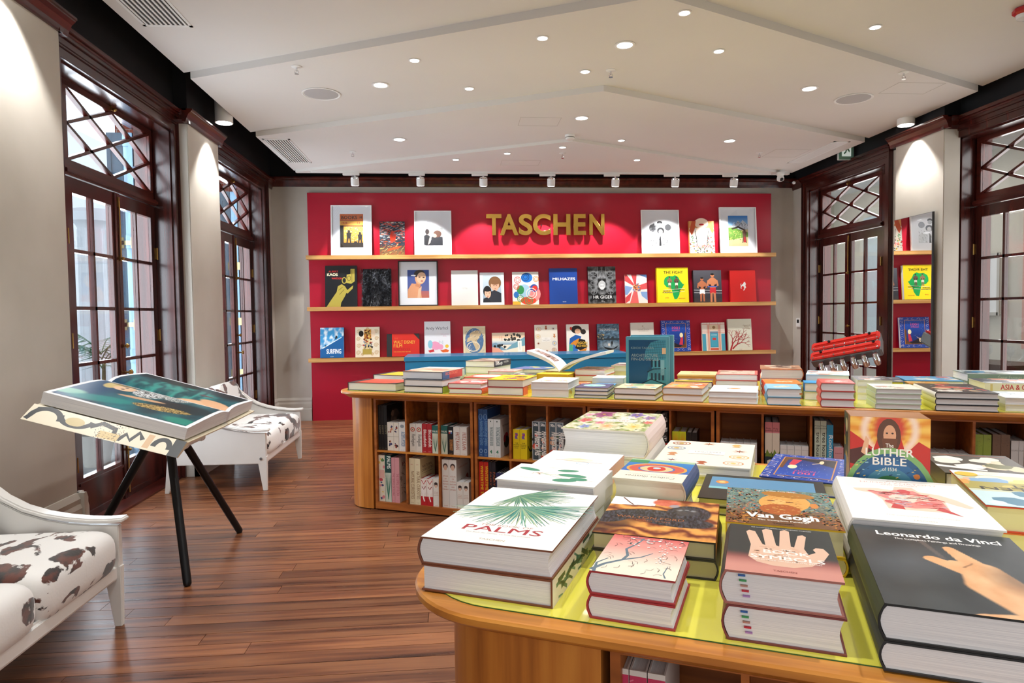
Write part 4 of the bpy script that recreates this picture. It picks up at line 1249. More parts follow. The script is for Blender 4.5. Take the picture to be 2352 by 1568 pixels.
# ---- lowest ledge
def a_surf(a):
    a.img(lambda x, y: mixc(mixc(hx('#3d9ad0'), hx('#e8f2f6'), (fbm(x * 2.2, y * 2.2, 3) - .45) * 3), hx('#1a5f9c'), 1 if y < .28 + x * .45 else 0), 30, 40)
    a.p([(.1, .3), (.9, .66), (.92, .69), (.08, .34)], '#dfeef5').p([(.62, .6), (.74, .66), (.72, .72), (.66, .74)], '#2a2f36').p([(.18, .36), (.26, .39), (.24, .44)], '#2a2f36').t('SURFING', .58, .14, .16, '#f4f8fa', bold=.02, width=.62).t('TASCHEN', .5, .03, .018, '#f4f8fa', bold=.02)
book('blue ocean wave book with a white title, first on the lowest ledge', lean(-1.764, .329, .434, 2), .329, .434, .04, '#2f7fb8', a_surf)
def a_spirals(a):
    a.r(0, 0, 1, 1, '#e8dcc4')
    for x, y, r_ in ((.15, .85, .1), (.85, .85, .1), (.12, .6, .09), (.88, .62, .09), (.15, .38, .1), (.86, .4, .1), (.12, .15, .1), (.88, .15, .1), (.5, .93, .07), (.3, .1, .07), (.7, .1, .07)):
        a.l([(x + r_ * (1 - k / 26) * cos(k * .6), y + r_ * .76 * (1 - k / 26) * sin(k * .6)) for k in range(24)], .012, '#b98a3c')
    a.r(.36, .58, .66, .92, '#c98a34').sp(30, (.36, .58, .66, .92), .025, ['#2a1c14', '#e3c06a', '#7a2f22'], 0, 1.3).e(.24, .78, .1, .1, '#171210').e(.74, .78, .09, .12, '#ecd2b4').p([(.3, .24), (.42, .6), (.6, .6), (.72, .24)], '#ddc48c').sp(40, (.32, .25, .7, .58), .025, ['#2f5a8c', '#b3402c', '#efe2b8', '#1b1614'], None, 1.4).r(.3, .09, .68, .27, '#b39c48')
book('cream book with golden spirals and a gold title plate, lowest ledge', lean(-1.264, .341, .437, 2), .341, .437, .04, '#d8c8a4', a_spirals)
def a_film(a):
    a.r(0, 0, 1, 1, '#c92a20').r(0, 0, .16, 1, '#2a2a2c').p([(.82, 1), (1, .72), (1, 1)], '#2a2a2c').t('THE', .22, .76, .07, '#e0603a', al='L').t('WALT DISNEY', .21, .56, .15, '#e0a53c', al='L', bold=.012, width=.66).t('FILM', .21, .40, .15, '#e0a53c', al='L', bold=.012, width=.26).t('ARCHIVES', .21, .27, .1, '#a8241c', al='L', width=.5).t('THE ANIMATED MOVIES', .21, .18, .05, '#e0a53c', al='L', width=.52)
book('wide red book with a black spine and gold title, lowest ledge', lean(-.757, .466, .329, 2), .466, .329, .05, '#a8241c', a_film)
def a_cats(a):
    a.r(0, 0, 1, 1, '#e6e8ee').t('Andy Warhol', .48, .76, .095, '#4a4f5a', width=.86).t('SEVEN ILLUSTRATED', .78, .62, .018, '#d88aa8').t('BOOKS', .78, .585, .018, '#d88aa8').t('1952 1959', .78, .55, .018, '#d88aa8')
    a.e(.42, .3, .2, .12, '#eb9fc0', rot=-.3).e(.22, .34, .09, .12, '#8fc9dc').e(.62, .26, .1, .08, '#eb9fc0').p([(.14, .16), (.34, .2), (.38, .13), (.2, .1)], '#cc3038').p([(.6, .16), (.82, .2), (.94, .16), (.9, .11), (.7, .1)], '#e0652a').e(.86, .28, .07, .05, '#ecc13a').l([(.55, .36), (.58, .44), (.64, .38), (.7, .44), (.7, .34)], .008, '#4a7fa8')
book('pale lilac white book with a pink sketched animal and script title, lowest ledge', lean(-.264, .376, .504, 2), .376, .504, .025, '#dcdfe6', a_cats)
def a_sketch(a):
    a.r(0, 0, 1, 1, '#d9cba8').e(.5, .5, .42, .44, '#54769c').e(.55, .72, .28, .13, '#c9b28c', rot=.3).p([(.2, .6), (.5, .7), (.75, .62), (.6, .5), (.75, .3), (.6, .12), (.5, .32), (.38, .5), (.15, .45)], '#d2bc96').ring(.45, .3, .28, .16, .03, '#e6dcc4').sp(60, (.1, .1, .9, .9), .035, ['#2a3646', '#8aa0b8', '#efe6d0'], .8, 7).r(0, 0, .06, 1, '#e2d6b6').r(0, .95, 1, 1, '#e2d6b6')
book('sand coloured book with a blue figure drawing, lowest ledge', lean(.27, .323, .423, 2), .323, .423, .035, '#d9cba8', a_sketch)
def a_hills(a):
    a.r(0, 0, 1, 1, '#efe3cf').r(0, .75, 1, 1, '#f0c9a4', '#eedcc2').r(0, .45, 1, .62, '#6f97b4', '#dfe4df').p([(0, .2), (.0, .5), (.12, .55), (.3, .35), (.45, .2)], '#7d9fb4').p([(.4, .2), (.6, .45), (.8, .62), (1, .8), (1, .4), (.7, .3)], '#6fa0b0').p([(.0, 0), (0, .35), (.2, .3), (.4, .05), (.42, 0)], '#e8a58c', ).blobs(16, (.4, .55, .85, .92), .08, ['#2a2c2a', '#3d3f3a']).blobs(9, (.05, .3, .4, .45), .06, ['#1f2426', '#3a4648']).p([(.5, 0), (.6, .2), (.8, .25), (1, .2), (1, 0)], '#ece2c8').r(.78, .12, .9, .62, '#f4f1e8').l([(.84, .2), (.84, .55)], .01, '#4a4a46').l([(.3, .62), (.3, .85)], .014, '#c9604a').l([(.24, .7), (.24, .85)], .012, '#c9604a')
book('wide landscape print book with blue hills and dark pines, lowest ledge', lean(.769, .482, .324, 2), .482, .324, .035, '#e8dcc4', a_hills)
def shells(a, title=True, up=True, n=9):
    a.r(0, 0, 1, 1, '#eee7d8')
    pos = [(.18, .85), (.5, .9), (.82, .86), (.14, .6), (.86, .62), (.15, .36), (.86, .36), (.2, .12), (.52, .1), (.84, .13)]
    for k, (x, y) in enumerate(pos):
        c = ('#c98a5a', '#a85a3a', '#7f9ab4', '#d9b06a')[k % 4]
        if k % 3 == 0:
            a.ring(x, y, .10, .07, .012, c, 18).ring(x, y, .06, .04, .008, c, 14).e(x, y, .03, .025, '#e6c06a')
        elif k % 3 == 1:
            a.p([(x - .02, y - .07), (x - .06, y - .02), (x - .02, y + .01), (x - .05, y + .06), (x + .05, y + .06), (x + .02, y + .01), (x + .06, y - .02), (x + .02, y - .07)], c)
        else:
            for q in range(8):
                an = 2 * pi * q / 8
                a.l([(x, y), (x + .08 * cos(an), y + .06 * sin(an))], .012, c, .3)
            a.e(x, y, .03, .02, '#8a4a30')
    a.r(.3, .42, .7, .56, '#f6f2ea').ring(.5, .49, .2, .07, .004, '#c9c2b4', 4)
    if title:
        a.t('ERNST', .5, .505, .022, '#6a6560').t('HAECKEL', .5, .455, .03, '#6a6560', width=.3)
book('cream book with sea shell drawings, lowest ledge', lean(1.323, .335, .43, 2), .335, .43, .05, '#e6dfce', shells)
def a_robe(a):
    a.r(0, 0, 1, 1, '#efeae0').e(.45, .82, .24, .14, '#231c1c').e(.75, .74, .12, .09, '#2a2422').e(.5, .76, .13, .09, '#e2b694').p([(.1, .3), (.14, .52), (.4, .64), (.66, .58), (.6, .46), (.3, .38)], '#1c5aa8').p([(.12, .3), (.3, .42), (.56, .52), (.62, .35), (.44, .2)], '#d98a2c').p([(.08, 0), (.1, .32), (.26, .3), (.3, 0)], '#4aa88a').p([(.26, 0), (.28, .32), (.46, .22), (.5, 0)], '#2a6fc0').p([(.36, .18), (.56, .5), (.82, .46), (.9, .2), (.6, .1)], '#1d1b1c').p([(.4, 0), (.56, .1), (.9, .18), (.8, .0)], '#dc8a24').e(.2, .86, .05, .06, '#c93a2c').t('EGON', .7, .32, .085, '#e0b53c', bold=.03, width=.42).t('SCHIELE', .7, .22, .075, '#e0b53c', bold=.03, width=.5)
book('white book with a dark haired figure in a patchwork robe, lowest ledge', lean(1.794, .334, .429, 2), .334, .429, .045, '#e8e3d8', a_robe)
def a_gondola(a):
    a.img(lambda x, y: mixc(mixc(hx('#1c3040'), hx('#6f8fa6'), y * .4 + (fbm(x * 3, y * 5, 3) - .4) * 1.4), hx('#b8cad4'), ell(x, y, .6, .25, .35, .1, 0, .8) * .6), 26, 34)
    a.r(0, .44, 1, .50, '#26323a').r(.0, .5, .3, .66, '#3a4244').sp(24, (0, .45, .34, .64), .02, ['#c9a86a', '#20282c', '#6f7d80'], 0, 1.3).p([(.2, .28), (.32, .2), (.7, .14), (.95, .26), (.86, .16), (.6, .08), (.35, .14)], '#0d1013').e(.68, .5, .05, .06, '#2a3236').t('THE GRAND TOUR', .5, .77, .075, '#c9cfd2', bold=.012, width=.8)
    person(a, .66, .2, .22, '#14181a'); a.e(.52, .28, .05, .05, '#d8d0c4')
book('blue grey book with a moonlit gondola, lowest ledge', lean(2.251, .33, .429, 2), .33, .429, .045, '#2c4658', a_gondola)
book('pale stone book with grey capital lettering, behind the boxed blue volume', lean(2.769, .35, .441, 2), .35, .441, .04, '#d5d0c4', lambda a: a.r(0, 0, 1, 1, '#d8d3c8').e(.52, .88, .03, .02, '#a89c84').t('THE', .55, .80, .035, '#a39a88').t('UNITED STATES', .55, .745, .042, '#a39a88', width=.5).t('OF AMERICA', .55, .69, .042, '#a39a88', width=.42))
def nights(a, side=False):
    a.r(0, 0, 1, 1, '#1c3f9a')
    for k in range(16):
        for x in (.06, .94):
            a.ring(x, (k + .5) / 16, .045, .03, .008, '#cfc4d4' if k % 2 else '#5f80d0', 10, k, k + 4.6)
    for k in range(10):
        for y in (.06, .94):
            a.ring((k + .5) / 10, y, .04, .03, .008, '#cfc4d4' if k % 2 else '#5f80d0', 10, k * 2, k * 2 + 4.6)
    a.r(.15, .12, .85, .9, '#c98a4a').r(.165, .13, .835, .89, '#12225e', '#1f4fb0').p([(.165, .13), (.165, .45), (.4, .3), (.6, .2), (.835, .17), (.835, .13)], '#241c22')
    a.e(.68, .52, .06, .08, '#efe3b4').p([(.6, .22), (.66, .45), (.74, .45), (.72, .2)], '#c8344a').p([(.62, .13), (.835, .13), (.835, .6), (.79, .6), (.78, .25)], '#6a4222').e(.34, .26, .03, .07, '#f0cfa4').l([(.36, .3), (.45, .36)], .012, '#f0cfa4').sp(40, (.17, .3, .83, .88), .003, ['#cfd9f4'], None, 1)
def a_nights(a):
    nights(a)
    a.t('1001', .5, .72, .09, '#d8507a', bold=.01, width=.26).t('NIGHTS', .5, .65, .05, '#d8507a', width=.26)
book('deep blue book with an ornate border and night scene, lowest ledge', lean(3.303, .493, .466, 2), .44, .466, .05, '#1c3a8c', a_nights)
def a_facade(a):
    a.r(0, 0, 1, 1, '#e6ddd0').r(0, 0, .16, .6, '#4a9cb4').r(.84, 0, 1, .6, '#4a9cb4').r(.34, .12, .70, .68, '#3f98b4').r(.38, .16, .66, .62, '#4aa5be').r(.44, .38, .6, .46, '#c9403a').t('POMPEII', .52, .54, .04, '#e9f0ee', width=.24).r(.24, .02, .32, .92, '#d9a08a').r(.72, .02, .8, .92, '#d9a08a').r(.34, .74, .7, .92, '#dcc8a4').e(.52, .83, .07, .05, '#9a7a52').r(.34, .02, .7, .1, '#c95a44')
    for y in (.64, .70, .94):
        a.l([(0, y), (1, y)], .012, '#c9524a')
    for x in (.22, .34, .7, .82):
        a.l([(x, 0), (x, 1)], .008, '#b98a5a')
book('turquoise and cream book with a painted facade, lowest ledge', lean(3.859, .35, .425, 2), .35, .425, .04, '#dcd3c6', a_facade)
def coral(a, c='#a8232c', seed=4):
    rr = random.Random(seed)
    def grow(x, y, an, l, w, d):
        x2, y2 = x + cos(an) * l * a.h / a.w, y + sin(an) * l
        xm, ym = (x + x2) / 2 + rr.uniform(-.02, .02), (y + y2) / 2
        a.l([(x, y), (xm, ym), (x2, y2)], w, c, .7)
        if d:
            for da in (rr.uniform(.2, .6), -rr.uniform(.2, .6)):
                grow(x2, y2, an + da, l * rr.uniform(.7, .9), w * .66, d - 1)
    grow(.08, 0, 1.25, .2, .06, 5)
    grow(.16, .05, .75, .2, .05, 4)
def a_coral(a):
    a.r(0, 0, 1, 1, '#d9d8c4')
    coral(a)
    a.t('Cabinet of', .78, .78, .035, '#9a7a68', width=.3).t('Natural', .78, .73, .035, '#9a7a68').t('Curiosities', .78, .68, .035, '#9a7a68', width=.32).t('TASCHEN', .5, .03, .016, '#8a3a34')
book('pale green book with a red branching coral, last on the lowest ledge', lean(4.268, .367, .475, 2), .367, .475, .04, '#cfceba', a_coral)
# ================================================================== books on the nearest table
ZT = .9225
def pile(u, v, ang, w, d, hs, specs, z=ZT, turn=False):
    """books stacked bottom to top; specs: (label, cover, art, options)"""
    out = []
    for h, (label, cover, art, kw) in zip(hs, specs):
        kw = dict(kw)
        M = TB(u + kw.pop('du', 0), v + kw.pop('dv', 0), z, ang + kw.pop('da', 0))
        if kw.pop('turn', turn):
            M = M @ T3(w, d, 0) @ RZ(pi)
        out.append(book(label, M, w, d, h, cover, art, **kw))
        z += h + .0006
    return z
def fan(a, cx, cy, r, a0, a1, n, cols, sy=1.):
    for k in range(n):
        an = a0 + (a1 - a0) * k / (n - 1)
        l = r * a.rnd.uniform(.85, 1.08)
        m = .5 * l
        b = a.rnd.uniform(-.08, .08)
        pts = [(cx, cy), (cx + cos(an) * m, cy + sin(an) * m * sy), (cx + cos(an + b) * l, cy + sin(an + b) * l * sy)]
        a.l(pts, .013, a.rnd.choice(cols), .3)
        a.k -= .98
def a_palms(a):
    a.r(0, 0, 1, 1, '#f1f0ec')
    G = ['#3a8a80', '#2a7068', '#5fa090', '#8fb48c', '#479488', '#b0bf98']
    G2 = ['#5a8a74', '#6f9a7c', '#94b088', '#3f7a6a']
    a.l([(.0, .42), (.2, .52), (.45, .62)], .008, '#9fae84').l([(.0, .5), (.25, .62), (.4, .82)], .008, '#9fae84')
    fan(a, .34, .86, .46, -1.9, 1.0, 70, G2, .55)
    fan(a, .47, .64, .56, -2.9, .35, 110, G, .62)
    a.t('THE BOOK OF', .52, .265, .028, '#b98a80', width=.42).t('PALMS', .52, .175, .085, '#a8323c', bold=.012, width=.62).t('Das Buch der Palmen  Le livre des palmiers', .52, .14, .016, '#b9b3aa', width=.5).t('TASCHEN', .52, .05, .022, '#b9a88a', width=.2)
sp_palm = lambda a: a.r(0, 0, 1, 1, '#e9e8dd').sp(26, (0, .1, 1, .9), .06, ['#2f6b62', '#5f8f80', '#16443f'], 1.4, 6)
pile(-.662, 1.221, 0, .287, .414, [.056, .057], [
    ('white book with a palm leaf spine, lower of the pair on the near table corner', '#7d4a34', None, dict(flip=True, spine=sp_palm, rnd=False)),
    ('white book with green palm fans, top of the pair on the near table corner', '#7d4a34', a_palms, dict(rnd=True, spine_col='#efece6', da=.5))])
def a_plum(a):
    a.img(lambda x, y: mixc(mixc(hx('#ece2cf'), hx('#e0938a'), (y - .25) * 2.2), hx('#c23a40'), (y - .8) * 4), 2, 20)
    B = '#5f7683'
    a.l([(0, .03), (.12, .2), (.3, .34), (.33, .46), (.27, .62), (.36, .78), (.42, .95)], .04, B, .45).l([(.3, .34), (.5, .45), (.62, .58)], .03, B, .4).l([(.05, .0), (.02, .2), (.12, .34)], .03, B, .4).l([(.30, .95), (.5, .9), (.75, .93)], .018, B, .4).l([(.88, .03), (.84, .12), (.86, .3)], .016, B, .4)
    rr = random.Random(5)
    for k in range(46):
        x, y, an = rr.uniform(.1, .95), rr.uniform(.05, .95), rr.uniform(0, 3.1)
        a.l([(x, y), (x + .06 * cos(an), y + .05 * sin(an)), (x + .1 * cos(an + .5), y + .09 * sin(an + .5))], .005, '#6b5a58', .5)
    a.sp(26, (.25, .7, .95, .98), .012, ['#f4e6e2'], None, 1.2).sp(30, (.66, .35, .8, .92), .010, ['#f4ece6'], 1.3, 1.6)
pile(-.297, 1.207, -1, .159, .218, [.046, .045], [
    ('red and white paged book, lower of the blossom pair at the table front', '#a8343a', None, dict(rnd=True, da=-.6)),
    ('pink book with a grey blossoming branch, top of its pair at the table front', '#a8343a', a_plum, dict(rnd=True))])
def a_symbols(a):
    a.img(lambda x, y: mixc(mixc(hx('#c98a7e'), hx('#8a4a46'), (y - .14) * 6), hx('#2a302f'), (y - .27) * 9), 2, 24)
    H = '#d9b49c'
    a.p([(.20, .30), (.22, .55), (.17, .84), (.20, .88), (.26, .86), (.33, .58), (.36, .56), (.33, .90), (.37, .945), (.43, .92), (.46, .58), (.49, .56), (.51, .92), (.56, .955), (.60, .92), (.60, .58), (.63, .57), (.68, .84), (.73, .865), (.76, .83), (.72, .56), (.75, .44), (.82, .50), (.80, .56), (.83, .60), (.90, .60), (.94, .50), (.88, .36), (.76, .22), (.60, .16), (.42, .165), (.28, .21)], H)
    a.sp(70, (.26, .24, .72, .55), .02, ['#cfa287', '#e0c0aa', '#d3a78c'], 0, 3).t('THE', .55, .475, .03, '#efe6de', bold=.01).t('BOOK', .55, .40, .07, '#f1e9e2', bold=.02, width=.42).t('OF', .55, .365, .03, '#efe6de', bold=.01).t('SYMBOLS', .55, .285, .075, '#f1e9e2', bold=.02, width=.66).t('REFLECTIONS ON ARCHETYPAL IMAGES', .55, .25, .02, '#efe6de', bold=.01, width=.6).t('TASCHEN', .52, .06, .03, '#8a4640', bold=.01, width=.2).t('THE ARCHIVE FOR RESEARCH IN ARCHETYPAL SYMBOLISM', .52, .955, .016, '#e6e6e2', bold=.01, width=.6)
def tabs(root, w, h, d):
    for k, c in enumerate(('#2a5fa8', '#3f9a5a', '#b9877a', '#c42238', '#b086c4')):
        MB().box(.022 + .002 * k, -.0005, h * (.86 - .15 * k), .034 + .002 * k, .004, h * (.86 - .15 * k) + .0026).build('page_ribbon', mat(c, .5, name='ribbon'), root)
z = pile(-.053, 1.204, 0, .190, .268, [.0635, .0605], [
    ('thick brown covered book with coloured page ribbons, lower of the hand pair', '#7a3a38', None, dict(rnd=True, du=.004)),
    ('thick book with a pale raised hand on its cover, top of the hand pair', '#a86a60', a_symbols, dict(rnd=True, spine_col='#2a302f'))])
for o in [q for q in COL.objects if q.get('label', '').endswith('hand pair')]:
    tabs(o, .19, .06, .268)
def a_leo(a):
    sk = hx('#d59a68')
    def seg(x, y, x0, y0, x1, y1, r0, r1):
        dx, dy = x1 - x0, (y1 - y0) * 1.45
        t = min(max(((x - x0) * dx + (y - y0) * 1.45 * dy) / (dx * dx + dy * dy), 0), 1)
        d = math.hypot(x - x0 - dx * t, (y - y0) * 1.45 - dy * t)
        r_ = r0 + (r1 - r0) * t
        return min(max((r_ * 1.06 - d) / (.12 * r_), 0), 1)
    def f(x, y):
        c = mixc(hx('#3d4447'), hx('#252b2e'), fbm(x * 2, y * 2, 2))
        c = mixc(c, hx('#55606a'), ell(x, y, .25, .5, .25, .14, .3, .9) * .5)
        c = mixc(c, hx('#6a605c'), seg(x, y, .40, .82, .47, .60, .02, .015) * .6)
        s = max(seg(x, y, .95, -.08, .66, .30, .22, .17), seg(x, y, .66, .30, .64, .50, .17, .115), seg(x, y, .62, .40, .40, .575, .075, .05), seg(x, y, .65, .48, .545, .74, .085, .036), seg(x, y, .60, .47, .52, .545, .07, .05), seg(x, y, .5, -.05, .9, -.05, .1, .2))
        c = mixc(c, mixc(sk, hx('#e9bb8c'), fbm(x * 3, y * 3, 3)), s)
        c = mixc(c, hx('#5a4030'), ell(x, y, .80, .40, .12, .14, .3, .6) * .7 * s)
        c = mixc(c, hx('#8a5c3e'), seg(x, y, .55, .50, .62, .56, .008, .006) * .8 * s)
        return c
    a.img(f, 120, 160)
    a.t('Leonardo da Vinci', .52, .865, .065, '#f2f2f0', bold=.02, width=.76).t('The Complete Paintings and Drawings', .5, .815, .026, '#e2e2e0', bold=.012, width=.52).t('TASCHEN', .78, .018, .028, '#f2f2f0', bold=.02, width=.18)
sp_leo = lambda a: a.r(0, 0, 1, 1, '#2c3134').r(0, 0, 1, .22, '#b4ae2a', '#5a5824').t('The Complete Paintings', .5, .4, .3 * .1, '#c9b84a', rot=-pi / 2, width=.4)
pile(.191, 1.177, -.6, .285, .421, [.049, .060], [
    ('heavy book in a clear wrap, lower of the pair at the right table corner', '#23282b', None, dict(rnd=True)),
    ('heavy dark grey book showing a pointing hand, top of its pair', '#1b1f21', a_leo, dict(rnd=True, spine_col='#3d4420'))])
def a_ford(a):
    def f(x, y):
        st_ = .5 + .5 * sin(y * 30 + x * 5 + fbm(x * 2, y * 2, 2) * 7)
        c = mixc(hx('#6a220c'), hx('#eda24e'), st_)
        c = mixc(c, hx('#2a0f08'), ell(x, y, .05, .2, .3, .16, .6, .3) * .8)
        if x < .42 and y > .76 + x * .06: c = hx('#eef0f2')
        c = mixc(c, mixc(hx('#b8442c'), hx('#e0846a'), fbm(x * 8, y * 8, 2)), ell(x, y, .52, .9, .13, .1, 0, .1))
        b = max(ell(x, y, .30, .53, .36, .13, .22, .05), ell(x, y, .74, .63, .2, .23, -.2, .05), ell(x, y, .68, .40, .3, .13, -.05, .05), ell(x, y, .1, .38, .16, .1, .6, .05))
        fur = fbm(x * 16, y * 5 + x * 6, 4)
        c = mixc(c, mixc(hx('#120c0b'), hx('#565a66'), (fur - .38) * 1.7), b)
        c = mixc(c, hx('#8d97a4'), ell(x, y, .60, .82, .05, .04, .5, .2) * .8)
        c = mixc(c, hx('#43403f'), ell(x, y, .72, .70, .10, .12, 0, .2) * .9)
        c = mixc(c, hx('#a3a7ab'), (ell(x, y, .72, .715, .075, .03, 0, .3) - ell(x, y, .72, .70, .05, .025, 0, .3)) * .8)
        c = mixc(c, hx('#0d0a0a'), max(ell(x, y, .69, .735, .014, .012, 0, .3), ell(x, y, .75, .735, .014, .012, 0, .3)))
        return c
    a.img(f, 130, 120)
    a.l([(.09, .98), (.17, .85), (.22, .78)], .014, '#6a3a2c').t('WALTON FORD', .42, .42, .055, '#a8602a', width=.6).t('Pancha Tantra', .46, .36, .03, '#a8602a', width=.3)
sp_ford = lambda a: a.r(0, 0, 1, 1, '#8a3214').sp(40, (0, 0, 1, 1), .05, ['#c9622a', '#2a120c', '#e08a3c'], .3, 4)
pile(-.351, 1.453, 1.5, .268, .305, [.043, .039], [
    ('black covered book with cream pages, under the great ape book', '#1a1815', None, dict(rnd=True, flip=True, fore='#c9c39a')),
    ('orange striped book with a dark great ape, middle of the near table', '#1a120e', a_ford, dict(fore='#d5cfaa', flip=True, spine=sp_ford))])
def a_portrait(a):
    a.img(lambda x, y: mixc(hx('#5f7a72'), hx('#7a4a24'), (.55 - y + (fbm(x * 3, y * 3, 2) - .5) * .5) * 3), 20, 20)
    a.sp(900, (.0, .35, 1, 1), .012, ['#3f6a78', '#c9603a', '#7f9a86', '#26424c', '#b9a05a', '#8aa8a4'], None, 2).sp(700, (.0, .0, 1, .36), .011, ['#6a3a18', '#c98a2c', '#2c1c10', '#a8571f', '#3f5a4a'], None, 2)
    # a plain ochre head and shoulders
    a.p([(.18, .0), (.3, .22), (.5, .3), (.72, .24), (.95, .0)], '#6a4420').e(.55, .62, .24, .26, '#d9a052', rot=-.2).e(.5, .42, .19, .15, '#a8561f').e(.6, .86, .26, .09, '#a8722a', rot=-.15).e(.5, .64, .07, .08, '#e3b068').e(.43, .66, .04, .015, '#6a3a1a').e(.6, .64, .04, .015, '#6a3a1a').e(.82, .58, .04, .07, '#c9803a').sp(160, (.36, .3, .7, .85), .010, ['#e3b56a', '#b8662a', '#c98a44'], .3, 3).t('Van Gogh', .5, .175, .125, '#f4f2ec', bold=.03, width=.62).t('The Complete Paintings', .5, .105, .034, '#ece8de', bold=.012, width=.44).t('TASCHEN', .5, .035, .03, '#1a1410', bold=.02, width=.18).t('Ingo F. Walther  Rainer Metzger', .5, .94, .032, '#f0ede4', bold=.01, width=.4)
pile(-.067, 1.561, 1.5, .246, .312, [.040, .060], [
    ('yellow covered thick book, lower of the portrait pair', '#dcb324', None, dict(rnd=True, flip=True, fore='#d9d2b0')),
    ('speckled portrait book with a white title and yellow board, top of the portrait pair', '#dcb324', a_portrait, dict(fore='#e2dcc0'))])
def a_anat(a):
    a.r(0, 0, 1, 1, '#f1efea').t('ATLAS', .5, .93, .03, '#d8aca2', width=.18).t('HUMAN ANATOMY', .5, .88, .034, '#d8aca2', width=.62).t('AND SURGERY', .5, .835, .028, '#d8aca2', width=.3).t('TASCHEN', .5, .04, .02, '#bdb6aa', width=.16).t('The complete coloured plates', .5, .12, .02, '#cfc9c0', width=.5)
    a.p([(.1, .70), (.3, .73), (.42, .70), (.45, .80), (.59, .80), (.62, .70), (.76, .66), (.86, .56), (.94, .42), (.9, .38), (.82, .44), (.76, .50), (.74, .26), (.3, .26), (.29, .46), (.24, .60), (.12, .64)], '#eccdb8').p([(.2, .66), (.36, .64), (.44, .72), (.58, .72), (.64, .62), (.74, .52), (.74, .3), (.66, .34), (.5, .3), (.34, .32), (.34, .46)], '#dc8a84').e(.5, .52, .15, .09, '#ead2c0').e(.4, .42, .1, .05, '#c95f60').e(.62, .42, .1, .06, '#d2706e').e(.5, .68, .05, .06, '#c95050')
    a.sp(120, (.3, .32, .72, .66), .02, ['#b8383c', '#efd8cc', '#d9837c', '#a8c0d4'], .2, 5).l([(.22, .66), (.4, .62), (.64, .62), (.76, .5)], .012, '#b8383c').p([(.32, .28), (.36, .38), (.42, .33), (.42, .26)], '#c2484a').p([(.64, .3), (.70, .36), (.8, .2)], '#c2484a')
pile(.197, 1.607, -1, .282, .392, [.06, .0605], [
    ('white anatomy book with a plain cover, lower of its pair behind the pointing hand book', '#dedbd4', None, dict(rnd=True)),
    ('white book with a red anatomical torso drawing, top of its pair', '#f0eee9', a_anat, dict(rnd=True, spine_col='#ece9e2'))])
def a_stem(a):
    a.r(0, 0, 1, 1, '#f3f1ed')
    G = '#3f8f72'
    a.l([(.3, .5), (.5, .5), (.72, .38)], .012, '#8fae7a', .5).l([(.3, .5), (.45, .62), (.58, .68)], .010, '#8fae7a', .5).l([(.35, .5), (.6, .44), (.9, .44)], .010, '#8fae7a', .5).l([(.4, .48), (.62, .3), (.85, .16)], .010, '#8fae7a', .4).l([(.55, .3), (.95, .28)], .008, '#c9a08a')
    for x, y, rx, ry, rot in ((.18, .70, .13, .07, -.35), (.58, .76, .11, .07, .15), (.68, .50, .15, .08, -.1), (.66, .22, .12, .09, .2), (.78, .33, .09, .08, -.1)):
        a.e(x, y, rx, ry, G, 16, rot).l([(x - rx, y), (x + rx, y + .0)], .006, '#7fbf9c')
    a.sp(14, (.26, .44, .36, .56), .02, ['#d9a890', '#e8c8b8']).t('ROBERT JOHN', .42, .86, .03, '#cfcac2', rot=pi / 2 * 0, width=.14).t('TASCHEN', .06, .62, .03, '#cfcac2', rot=pi / 2, width=.18).t('The Temple of Flora', .28, .2, .03, '#dbc4bc', rot=.0, width=.16)
z = pile(-.674, 1.672, -2, .280, .197, [.062, .0645], [
    ('white small book lying under the green stem book', '#e6e3dd', None, dict()),
    ('white book with green leaves on thin stems, behind the palm fan book', '#f0eee9', a_stem, dict(flip=True))])
pile(-.662, 1.90, -1, .245, .27, [.052, .055], [
    ('white book with a pale pink spine, lower of the pair behind the stem book', '#e2d6d0', None, dict(flip=True, spine_col='#e6d9b0')),
    ('white book with a small bird sketch and pink spine, behind the stem book', '#f1eee9', lambda a: a.r(0, 0, 1, 1, '#f2f0ec').e(.5, .55, .2, .1, '#efe6cf').l([(.2, .52), (.85, .44)], .014, '#a88a72').ring(.6, .4, .08, .05, .012, '#8fb0c8', 14).p([(.35, .58), (.5, .64), (.62, .58), (.5, .53)], '#dcd2a8'), dict(flip=True, spine_col='#e3aca6'))])
